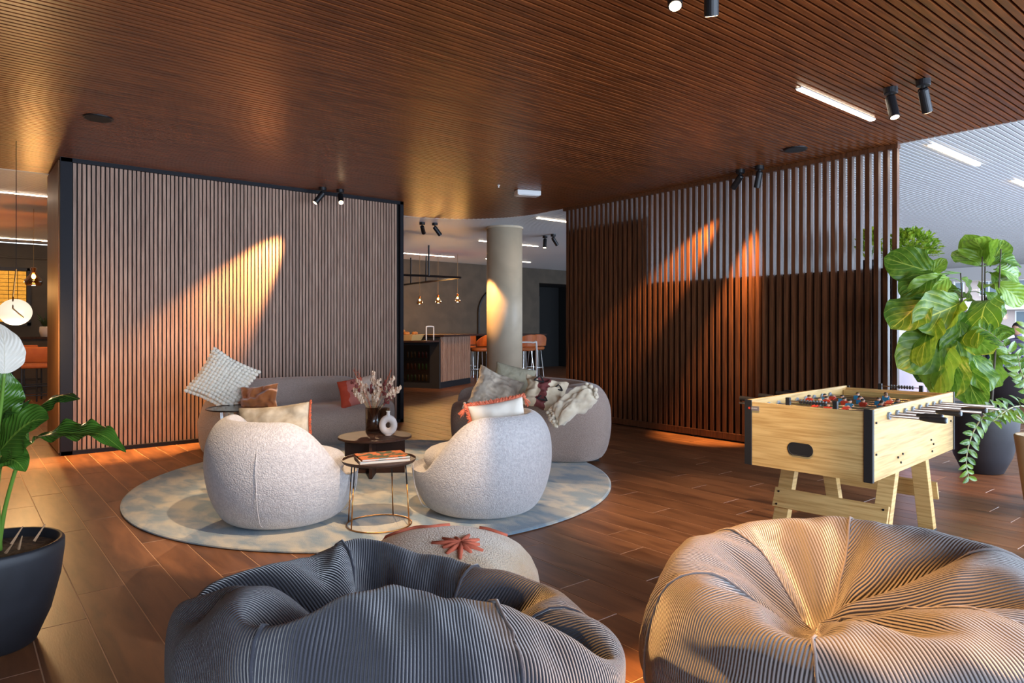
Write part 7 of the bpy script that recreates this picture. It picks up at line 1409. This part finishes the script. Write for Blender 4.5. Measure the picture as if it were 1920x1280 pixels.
# -- bushy plants on the cabinet
m_lime = leafmat('lime leaf', hx('6f9a1e'), hx('b5c43a'), hx('c9d060'), 3, .06, .45, .35)
pl0 = leaf_strip(crom([(0, 0, 0), (0, .5, .08), (0, 1, -.1)], 3), lambda t: .3 * math.sin(PI * max(.03, t)) ** .8 if t < .999 else .01, (0, 0, 1), 2, .2)
m_basket = mk('woven basket', hx('b08a5c'), .9, col2=hx('8a683f'), nfreq=60, nscale=(1, 1, 1.5), bump=.8, bfreq=90, bdist=.006, vor=True)
def bushy(label, loc, rad, hh, nl, ls, cat_pot, pr, phh, seed):
    t = thing('bushy_plant', label, 'plant', loc)
    q = G(); q.lathe([(0, 0), (pr * .8, 0), (pr, phh * .5), (pr, phh), (pr * .92, phh), (pr * .88, phh - .03), (0, phh - .03)], n=28); q.build('pot', cat_pot, t, smooth=True)
    g_ = G(); rs = random.Random(seed); g_.uv = []
    for k in range(nl):
        a = rs.uniform(0, 2 * PI); el = rs.uniform(-.5, 1.35); rr_ = rad * rs.uniform(.55, 1.0)
        c = Vector((math.cos(a) * math.cos(el) * rr_, math.sin(a) * math.cos(el) * rr_, phh + hh * .35 + math.sin(el) * hh * .65 * rs.uniform(.6, 1)))
        y = (c - Vector((0, 0, phh * .8))).normalized() + Vector((rs.uniform(-.5, .5), rs.uniform(-.5, .5), rs.uniform(-.6, .3))); y.normalize()
        nn = Vector((rs.uniform(-.5, .5), rs.uniform(-.5, .5), 1)); nn = (nn - y * nn.dot(y)).normalized(); x = y.cross(nn); M = Matrix((x, y, nn)).transposed()
        g_.add([c + M @ (Vector(v) * ls * rs.uniform(.8, 1.2)) for v in pl0.v], pl0.f); g_.uv += pl0.uv
    fo = g_.build('foliage', m_lime, t, smooth=True); tag(fo, kind='stuff')
    q = G()
    for k in range(10):
        a = 2 * PI * k / 10; q.tube([(0, 0, phh - .03), (math.cos(a) * rad * .4, math.sin(a) * rad * .4, phh + hh * .5)], .003, 5)
    q.build('stem', m_stem, t)
    return t
bushy('dense lime green bushy plant in a woven basket on the cabinet end', (7.42, 2.82, 1.802), .27, .28, 520, .06, m_basket, .11, .12, 3)
bushy('small dark potted plant on the cabinet close behind the last slat', (6.96, 3.0, 1.802), .10, .26, 60, .09, m_black, .08, .10, 5)
# ================================================================== behind: bar and passage
m_orangeseat = mk('orange leather', hx('b5622c'), .55, col2=hx('a55322'), nfreq=6)
m_amber = glass('amber glass', (1.0, .62, .28), .03, .9)
m_fil = mk('glowing filament', (1, .7, .3), .5, emit=(1.0, .58, .20), estr=45)
ba = math.atan2(12.48 - 11.77, 8.98 - 7.72)
bar = thing('bar_counter', 'dark bar counter with a wooden slatted front and a glass fridge', 'counter', (7.72, 11.77, 0), ba)
q = G(); q.box((.725, .5, .56), (1.43, .96, .96)); q.build('body', m_dark, bar)
q = G(); q.box((.725, .03, .06), (1.45, .06, .12)); q.build('plinth', m_blacktrim, bar)
for k in range(24):
    q = G(); q.box((.045 + k * .0592, .006, .59), (.034, .03, .92)); q.build('slat', m_slatwall, bar)
q = G(); q.box((.9, .42, 1.075), (1.9, 1.04, .04)); q.build('worktop', m_walnut, bar)
q = G(); q.box((-.02, 1.3, .5), (.06, 2.6, 1.0)); q.build('fridge_front', m_dark, bar)
m_fridge = glass('fridge glass', (.5, .5, .5), .05, .8)
q = G(); q.box((-.055, .55, .50), (.02, .66, .76)); fd = q.build('fridge_door', m_fridge, bar)
q = G(); q.tube([(-.09, .93, .2), (-.09, .93, .85)], .012); q.build('handle', m_steel, fd)
for k, (zz_, cc) in enumerate(((.25, '6b4a18'), (.25, '2f5a2c'), (.48, '35702e'), (.48, '6a3a20'), (.72, '7a2a20'), (.72, '6e4a20'))):
    mt = mk('bottle colour ' + cc, hx(cc), .2); 
    for j in range(3):
        q = G(); q.lathe([(0, 0), (.03, 0), (.032, .1), (.014, .15), (.014, .17), (0, .17)], (-.03, .3 + (k % 2) * .26 + j * .085, zz_ - .1), 10); q.build('bottle', mt, bar, smooth=True)
q = G()
for zz_ in (.13, .36, .60): q.box((-.03, .55, zz_), (.03, .62, .012))
q.build('fridge_shelf', m_steel, bar)
q = G(); q.box((-.3, 1.2, .965), (.62, 2.4, .03)); q.build('side_shelf', m_walnut, bar)
bm = Matrix.Translation(bar.location) @ Matrix.Rotation(ba, 4, 'Z')
def inbar(x, y, z): return bm @ Vector((x, y, z))
tr_ = thing('bread_tray', 'rectangular wicker tray piled with bread rolls on the bar', 'tray', inbar(-.27, .75, .98), ba)
m_wick = mk('pale wicker', hx('c9a46a'), .8, bump=.6, bfreq=80)
q = G(); q.hexa([(-.2, -.34, 0), (.2, -.34, 0), (.2, .34, 0), (-.2, .34, 0), (-.25, -.4, .12), (.25, -.4, .12), (.25, .4, .12), (-.25, .4, .12)]); q.build('tray', m_wick, tr_)
m_bread = mk('bread crust', hx('c98a42'), .7, col2=hx('a9642a'), nfreq=20)
rs = random.Random(9)
for k in range(14):
    p = inbar(-.27 + rs.uniform(-.17, .17), .75 + (k % 7 - 3) * .095, .98 + .145 + (.045 if k > 9 else 0)); q = G(); q.ball((0, 0, 0), .042, 10, 7, (1.5, .9, .8))
    o = q.build('bread_roll', m_bread, None, smooth=True, loc=p, rot=(0, 0, rs.uniform(0, 3))); tag(o, 'golden bread roll in the wicker tray on the bar', 'bread', 'bread rolls in the tray')
hp = inbar(-.1, .12, .98)
hd = thing('counter_rail', 'small white metal rail standing on the bar beside the bread tray', 'rail', hp, ba)
q = G(); q.tube(crom([(-.28, 0, 0), (-.28, 0, .24), (-.25, 0, .28), (.0, 0, .28), (.03, 0, .24), (.03, 0, 0)], 4), .012, 8); q.build('tube', m_white, hd, smooth=True)
# bar stools and high table
def stool(label, u, v, d, rz):
    p = at(u, v, d); t = thing('bar_stool', label, 'stool', (p.x, p.y, 0), rz, 'orange bar stools')
    q = G(); q.lathe([(0, .70), (.2, .70), (.235, .73), (.23, .77), (.18, .785), (0, .785)], n=28); q.build('seat', m_orangeseat, t, smooth=True)
    q = G(); rings = []
    for i in range(15):
        a = math.radians(100 + 160 * i / 14); r0 = .23; e = math.sin(PI * (i + .6) / 15.2) ** .5
        z0, z1 = .80, .80 + .26 * e + .02
        rings.append([(r0 * math.cos(a), r0 * math.sin(a), z0), ((r0 + .035) * math.cos(a), (r0 + .035) * math.sin(a), z0), ((r0 + .05) * math.cos(a), (r0 + .05) * math.sin(a), z1), ((r0 + .015) * math.cos(a), (r0 + .015) * math.sin(a), z1)])
    q.loft(rings); q.build('backrest', m_orangeseat, t, bevel=.01)
    for a in (.78, 2.36, 3.93, 5.5):
        q = G(); q.tube([(.15 * math.cos(a), .15 * math.sin(a), .72), (.24 * math.cos(a), .24 * math.sin(a), .002)], .010); q.build('leg', m_steel, t)
    q = G(); q.tube([(.21 * math.cos(a), .21 * math.sin(a), .28) for a in [2 * PI * i / 24 for i in range(24)]], .008, 6, closed=True); q.build('footrest', m_steel, t)
    return t
stool('orange bar stool left of the concrete column', 900, 700, 15.7, 3.0)
stool('orange bar stool with only its edge showing at the slatted bar front', 886, 700, 17.3, 3.4)
stool('orange bar stool just right of the concrete column', 984, 700, 16.0, 1.5)
stool('orange bar stool under the high table end, farther right of the column', 1003, 700, 16.7, 1.2)
p = at(940, 700, 15.4)
ht = thing('high_table', 'long black high table behind the concrete column', 'table', (10.8, 13.42, 0), 0)
q = G(); q.box((0, 0, 1.06), (2.1, .6, .035)); q.build('tabletop', m_walnut, ht)
for sx in (-.8, .8):
    q = G(); q.box((sx, 0, .52), (.06, .4, 1.04)); q.build('leg', m_dark, ht)
p = at(994, 700, 13.4)
tl = thing('serving_trolley', 'white tube trolley with wooden shelves right of the column', 'trolley', (p.x, p.y, 0), -TH)
for sy in (-.16, .16):
    q = G(); q.tube(crom([(-.3, sy, .03), (-.3, sy, .9), (-.25, sy, .95), (.07, sy, .95), (.12, sy, .9), (.12, sy, .03)], 4), .014, 8); q.build('frame', m_white, tl, smooth=True)
for zz_ in (.82, .38, .08):
    q = G(); q.box((-.09, 0, zz_), (.40, .32, .03)); q.build('shelf', m_orangeseat, tl)
for sx in (-.3, .12):
    for sy in (-.16, .16):
        q = G(); q.lathe([(.01, -.012), (.03, -.008), (.03, .008), (.01, .012)], (sx, sy, .031), 12, rot=(PI / 2, 0, 0)); q.build('caster', m_black, tl)
# hanging rack with pendants
A_, B_, C_ = at(864, 520, 14.3), at(740, 536, 17.2), at(745, 515, 13.5)
zr = 2.28
hr = thing('hanging_rack', 'black metal frame hung from the ceiling over the bar', 'rack', (A_.x, A_.y, zr))
def hl(p): return Vector((p.x - A_.x, p.y - A_.y, 0))
q = G(); q.tube([hl(A_), hl(B_)], .022, 4); q.build('bar', m_black, hr); q = G(); q.tube([hl(A_), hl(C_)], .022, 4); q.build('bar', m_black, hr)
for (P1, P2, f) in ((A_, B_, .48), (A_, C_, .52), (A_, B_, .72)):
    p = hl(P1).lerp(hl(P2), f); q = G(); q.tube([p, p + Vector((0, 0, H - zr))], .02, 6); q.build('post', m_black, hr)
def pendant(label, u, vb, d, group, r=.07, top=H, glow=12):
    p = at(u, vb, d); t = thing('pendant_lamp', label, 'lamp', (p.x, p.y, p.z), 0, group)
    q = G(); q.tube([(0, 0, r * 1.6), (0, 0, top - p.z)], .0035 * (d / 9.6), 5); q.build('cord', mk('brass cord', hx('9a7a4a'), .6), t)
    q = G(); q.lathe([(r * .28, r * 1.75), (r * .42, r * 1.6), (r * .30, r * 1.15), (r * .5, r * .75), (r * 1.0, r * .1), (r * 1.05, -r * .2), (r * .85, -r * .62), (r * .3, -r * .66)], n=28); q.build('glass_shade', m_amber, t, smooth=True)
    q = G(); q.lathe([(0, r * 1.7), (r * .3, r * 1.7), (r * .3, r * 1.1), (0, r * 1.1)], n=12); q.build('socket', m_brass, t)
    q = G(); q.ball((0, 0, r * .55), r * .24, 12, 8, (1, 1, 1.3)); q.build('bulb', m_fil, t, smooth=True)
    l = bpy.data.lights.new('bulb_light', 'POINT'); l.energy = glow; l.color = WARM; l.shadow_soft_size = .03
    o = bpy.data.objects.new('bulb_light', l); C.objects.link(o); o.location = (p.x, p.y, p.z - .12)
pendant('left of the three small glass pendants over the bar', 787, 566, 15.4, 'glass pendants over the bar', .075, glow=14)
pendant('middle of the three small glass pendants over the bar', 821.5, 564, 15.5, 'glass pendants over the bar', .08, glow=14)
pendant('right of the three small glass pendants over the bar', 858, 562, 15.6, 'glass pendants over the bar', .08, glow=14)
# arch on the back wall
am = thing('arch_mirror', 'tall arched panel with a black rim on the dark wall behind the column', 'mirror', (11.4, 14.58, 0))
pts = [(-.65, 0, .9)] + [(-.65, 0, 1.6)] + [(.65 * math.cos(a), 0, 1.62 + .65 * math.sin(a)) for a in [PI - PI * i / 14 for i in range(15)]] + [(.65, 0, .9)]
q = G(); q.tube(pts, .035, 6); q.build('rim', m_black, am)
q = G(); n = len(pts); q.add([(x, .0, z) for x, y, z in pts] + [(x, .015, z) for x, y, z in pts], [tuple(range(n)), tuple(range(n, 2 * n))[::-1]]); q.build('panel', m_darkwall, am)
t = thing('recess_light', 'small white ceiling light inside the dark doorway recess', 'light', (13.3, 15.6, 2.5))
q = G(); q.lathe([(.12, .01), (.12, -.03), (.1, -.035)], n=20); q.build('diffuser', mk('dim lamp', (1, .95, .9), .5, emit=(1, .93, .85), estr=3), t)
# ================================================================== left room
pic = thing('woven_panel', 'framed panel of woven golden bamboo on the far left wall', 'panel', (.30, 16.66, 1.85))
q = G()
for (cx, cz, w, h_) in ((0, .54, 1.86, .06), (0, -.54, 1.86, .06), (-.9, 0, .06, 1.14), (.9, 0, .06, 1.14)): q.box((cx, 0, cz), (w, .06, h_))
q.build('frame', m_black, pic)
m_woven = mk('golden woven bamboo', hx('c99a3c'), .6, col2=hx('a06f20'), nfreq=20, nscale=(1, 1, 4), emit=hx('d9a03c'), estr=.55)  # emission in the strips stands in for warm light behind the weave
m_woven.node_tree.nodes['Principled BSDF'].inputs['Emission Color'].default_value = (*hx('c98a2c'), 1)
for i in range(12):
    for j in range(13):
        q_ = .84 * 2 / 12
        if i == 0 and j == 0:
            q = G(); q.hexa([(-.066, 0, -.034), (.066, 0, -.034), (.066, .02, -.034), (-.066, .02, -.034), (-.066, 0, .034), (.066, 0, .034), (.066, .02, .034), (-.066, .02, .034)]); wme_ = q.mesh('strip', m_woven)
        inst(wme_, 'strip', pic, (-.79 + i * .1435, -.02 + .012 * ((i + j) % 2), -.46 + j * .077))
gl = at(29, 585, 6.1)
gp = thing('globe_pendant', 'opal glass globe pendant on a bent brass rod at the left edge', 'lamp', gl)
q = G(); q.ball((0, 0, 0), .125, 32, 20, (1, 1, .93)); q.build('globe', mk('opal glass', (.30, .28, .25), .35, emit=(1.0, .86, .62), estr=.5), gp, smooth=True)
rd = RT
q = G(); q.tube([(0.005, 0, H - gl.z), Vector((.005, 0, .38))], .003, 5); q.build('cord', m_black, gp)
q = G(); q.tube([Vector((.005, 0, .38)), UP * .135 - FW * .03, rd * .06 - FW * .115 + UP * .03, rd * .115 - FW * .06 + UP * -.05], .006, 8); q.build('rod', m_brass, gp, smooth=False)
l = bpy.data.lights.new('globe_light', 'POINT'); l.energy = 28; l.color = (1, .62, .28); l.shadow_soft_size = .12; o = bpy.data.objects.new('globe_light', l); C.objects.link(o); o.location = gl + Vector((0, 0, -.2))
pendant('amber glass pendant beside the bright globe at the left edge', 63, 526, 9.6, None, .105, glow=25)
pendant('added amber glass pendant, unseen past the left frame edge', -60, 526, 10.5, None, .105, glow=25)  # unseen pendant, added for warm light in the left room
sh = thing('wall_ledge', 'dark ledge along the far left wall under the woven panel', 'shelf', (.9, 16.0, 0))
q = G(); q.box((0, 0, 1.04), (3.4, .5, .04)); q.build('top', m_walnut, sh)
q = G(); q.box((0, .05, .51), (3.3, .35, 1.02)); q.build('front', m_darkwall, sh)
pp = at(86, 630, 13.0); wpz = 1.062
wp = thing('aloe_plant', 'small spiky plant in a white pot on the far left ledge', 'plant', (1.42, 15.9, wpz))
q = G(); q.lathe([(0, 0), (.09, 0), (.115, .1), (.11, .19), (.095, .2), (.09, .17), (0, .17)], n=24); q.build('pot', m_ceram, wp, smooth=True)
for k in range(11):
    a = 2 * PI * k / 11; q = G(); q.tube([(.02 * math.cos(a), .02 * math.sin(a), .17), (.08 * math.cos(a), .08 * math.sin(a), .30), (.17 * math.cos(a), .17 * math.sin(a), .36 + .06 * (k % 3))], [.02, .018, .003], 6); q.build('leaf', mk('aloe green', hx('2c3f22'), .5), wp, smooth=True)
def counterchair(label, x, y, rz):
    t = thing('counter_chair', label, 'chair', (x, y, 0), rz, 'orange counter chairs')
    q = G(); q.box((0, 0, .66), (.5, .46, .07)); q.build('seat', m_orangeseat, t, bevel=.02, seg=3)
    q = G(); q.box((0, -.24, .83), (.52, .045, .24), rot=(.12, 0, 0)); q.build('backrest', m_orangeseat, t, bevel=.018, seg=3)
    for sx in (-.235, .235):
        q = G(); q.tube([(sx, -.235, .95), (sx, -.21, .62), (sx, -.22, .002)], .012, 6); q.build('leg', m_black, t)
        q = G(); q.tube([(sx, .21, .62), (sx, .22, .002)], .012, 6); q.build('leg', m_black, t)
    for zz_ in (.22, .36):
        q = G(); q.tube([(-.235, -.215, zz_), (.235, -.215, zz_), (.235, .215, zz_), (-.235, .215, zz_)], .009, 6, closed=True); q.build('stretcher', m_black, t)
p = at(78, 700, 10.6); counterchair('orange counter chair nearest the oak end of the slatted wall', p.x, p.y, -TH + .55)
p = at(42, 700, 11.6); counterchair('orange counter chair behind the first one, beyond the peace lily', p.x, p.y, -TH + .45)
p = at(-22, 700, 10.2); counterchair('orange counter chair half hidden behind the white flower', p.x, p.y, -TH + 2.6)
# ================================================================== outside and people by the window
bd = thing('apartment_building', 'pale apartment block with rows of windows across the street', 'building', (80, 24, 0))
m_fac = mk('pale facade', hx('b9a9a6'), .9); m_facw = mk('facade white band', (.8, .8, .8), .8); m_win = mk('facade window', hx('5a6a78'), .2)
q = G(); q.box((4, 0, 7), (8, 60, 24)); q.build('facade', m_fac, bd)
for fl in range(-1, 6):
    q = G(); q.box((-.3, 0, .4 + fl * 3), (.6, 60, .9)); q.build('balcony_band', m_facw, bd)
    for k in range(20):
        q = G(); q.box((-.05, -28 + k * 3, 2.1 + fl * 3), (.2, 1.7, 1.5)); wf = q.build('window', m_facw, bd)
        q = G(); q.box((-.17, -28 + k * 3 - .4, 2.1 + fl * 3), (.06, .65, 1.3)); q.box((-.17, -28 + k * 3 + .4, 2.1 + fl * 3), (.06, .65, 1.3)); q.build('pane', m_win, wf)
q = G(); q.box((60, 10, -.3), (70, 90, .2)); struct(q.build('street', mk('street asphalt', (.2, .2, .21), .9)))
def person(label, loc, rz, joints, edges, radii, cols, hair, seat=None):
    t = thing('person', label, 'person', loc, rz)
    me = bpy.data.meshes.new('body'); me.from_pydata(joints, edges, []); o = bpy.data.objects.new('body', me); C.objects.link(o); o.parent = t
    sk = o.modifiers.new('skin', 'SKIN'); sk.use_smooth_shade = True
    for i, r in enumerate(radii): me.skin_vertices[0].data[i].radius = r if isinstance(r, tuple) else (r, r)
    me.skin_vertices[0].data[0].use_root = True
    s = o.modifiers.new('sub', 'SUBSURF'); s.levels = s.render_levels = 2
    me.materials.append(cols)
    return t
m_navy = mk('navy sweater', hx('23324a'), .9, col2=hx('2c3d58'), nfreq=20); m_face = mk('skin', hx('c99a80'), .6); m_brunette = mk('dark hair', (.02, .014, .01), .6)
J = [(0, 0, .95), (0, 0, 1.15), (0, 0, 1.38), (0, 0, 1.47), (0, .02, 1.56), (0, .03, 1.70), (-.17, 0, 1.40), (-.36, .02, 1.34), (-.20, .20, 1.42), (.17, 0, 1.40), (.37, .02, 1.34), (.18, .20, 1.42), (-.09, 0, .86), (-.10, .02, .48), (-.10, 0, .08), (-.10, .12, .03), (.09, 0, .86), (.10, .02, .48), (.10, 0, .08), (.10, .12, .03)]
E_ = [(0, 1), (1, 2), (2, 3), (3, 4), (4, 5), (2, 6), (6, 7), (7, 8), (2, 9), (9, 10), (10, 11), (0, 12), (12, 13), (13, 14), (14, 15), (0, 16), (16, 17), (17, 18), (18, 19)]
Rr = [(.15, .11), (.14, .10), (.16, .10), .055, .075, .085, .065, .05, .035, .065, .05, .035, .085, .06, .04, .035, .085, .06, .04, .035]
pz_ = at(1856, 700, 12.6)
ps = person('person in a navy sweater standing beyond the fig, only an elbow showing', (pz_.x, pz_.y, 0), -TH + 1.2, J, E_, Rr, m_navy, None)
q = G(); q.ball((0, .03, 1.66), .098, 16, 12, (.9, 1, 1.2)); q.build('face', m_face, ps, smooth=True)
q = G(); q.ball((0, .005, 1.70), .104, 16, 12, (.95, 1, 1.1)); q.build('hair', m_brunette, ps, smooth=True)
# dark bean bag far right
t = thing('bean_bag', 'dark bean bag lying far back by the window at the right edge', 'bean bag', (*atz(1915, 757, 0).xy, 0), 0)
q = G(); q.lathe([(0, 0), (.35, 0), (.47, .08), (.5, .22), (.42, .42), (.25, .56), (.1, .62), (0, .63)], n=32); q.build('cover', mk('dark brown corduroy', hx('2b2326'), .9, bump=.6, bfreq=40, bscale=(1, 1, .05)), t, smooth=True)
m_stripe = mk('purple stripe', hx('584a78'), .9, col2=hx('a8a4c4'), nscale=(1, 1, 12), nfreq=5)
J2 = [(0, 0, .50), (0, -.03, .72), (0, 0, .95), (0, .02, 1.04), (0, .05, 1.12), (0, .06, 1.25), (-.17, 0, .97), (-.25, .05, .72), (-.12, .28, .72), (.17, 0, .97), (.25, .05, .72), (.12, .28, .72), (-.1, .1, .48), (-.1, .45, .47), (-.1, .45, .06), (-.1, .58, .03), (.1, .1, .48), (.1, .45, .47), (.1, .45, .06), (.1, .58, .03)]
pz_ = at(1912, 700, 13.5)
ps = person('person in a purple striped top seated by the window at the right edge', (pz_.x, pz_.y, 0), -TH + 1.9, J2, E_, Rr, m_stripe, None)
q = G(); q.ball((0, .07, 1.2), .098, 16, 12, (.9, 1, 1.2)); q.build('face', m_face, ps, smooth=True)
q = G(); q.ball((0, .045, 1.24), .104, 16, 12, (.95, 1, 1.1)); q.build('hair', m_brunette, ps, smooth=True)
t = thing('red_stool', 'red upholstered stool the striped person sits on', 'stool', (pz_.x, pz_.y, 0))
q = G(); q.lathe([(0, .36), (.2, .36), (.22, .38), (.22, .41), (0, .42)], n=24); q.build('seat', m_red, t)
q = G(); q.lathe([(.18, 0), (.18, .01), (.03, .03), (.03, .36)], n=20); q.build('base', m_black, t)
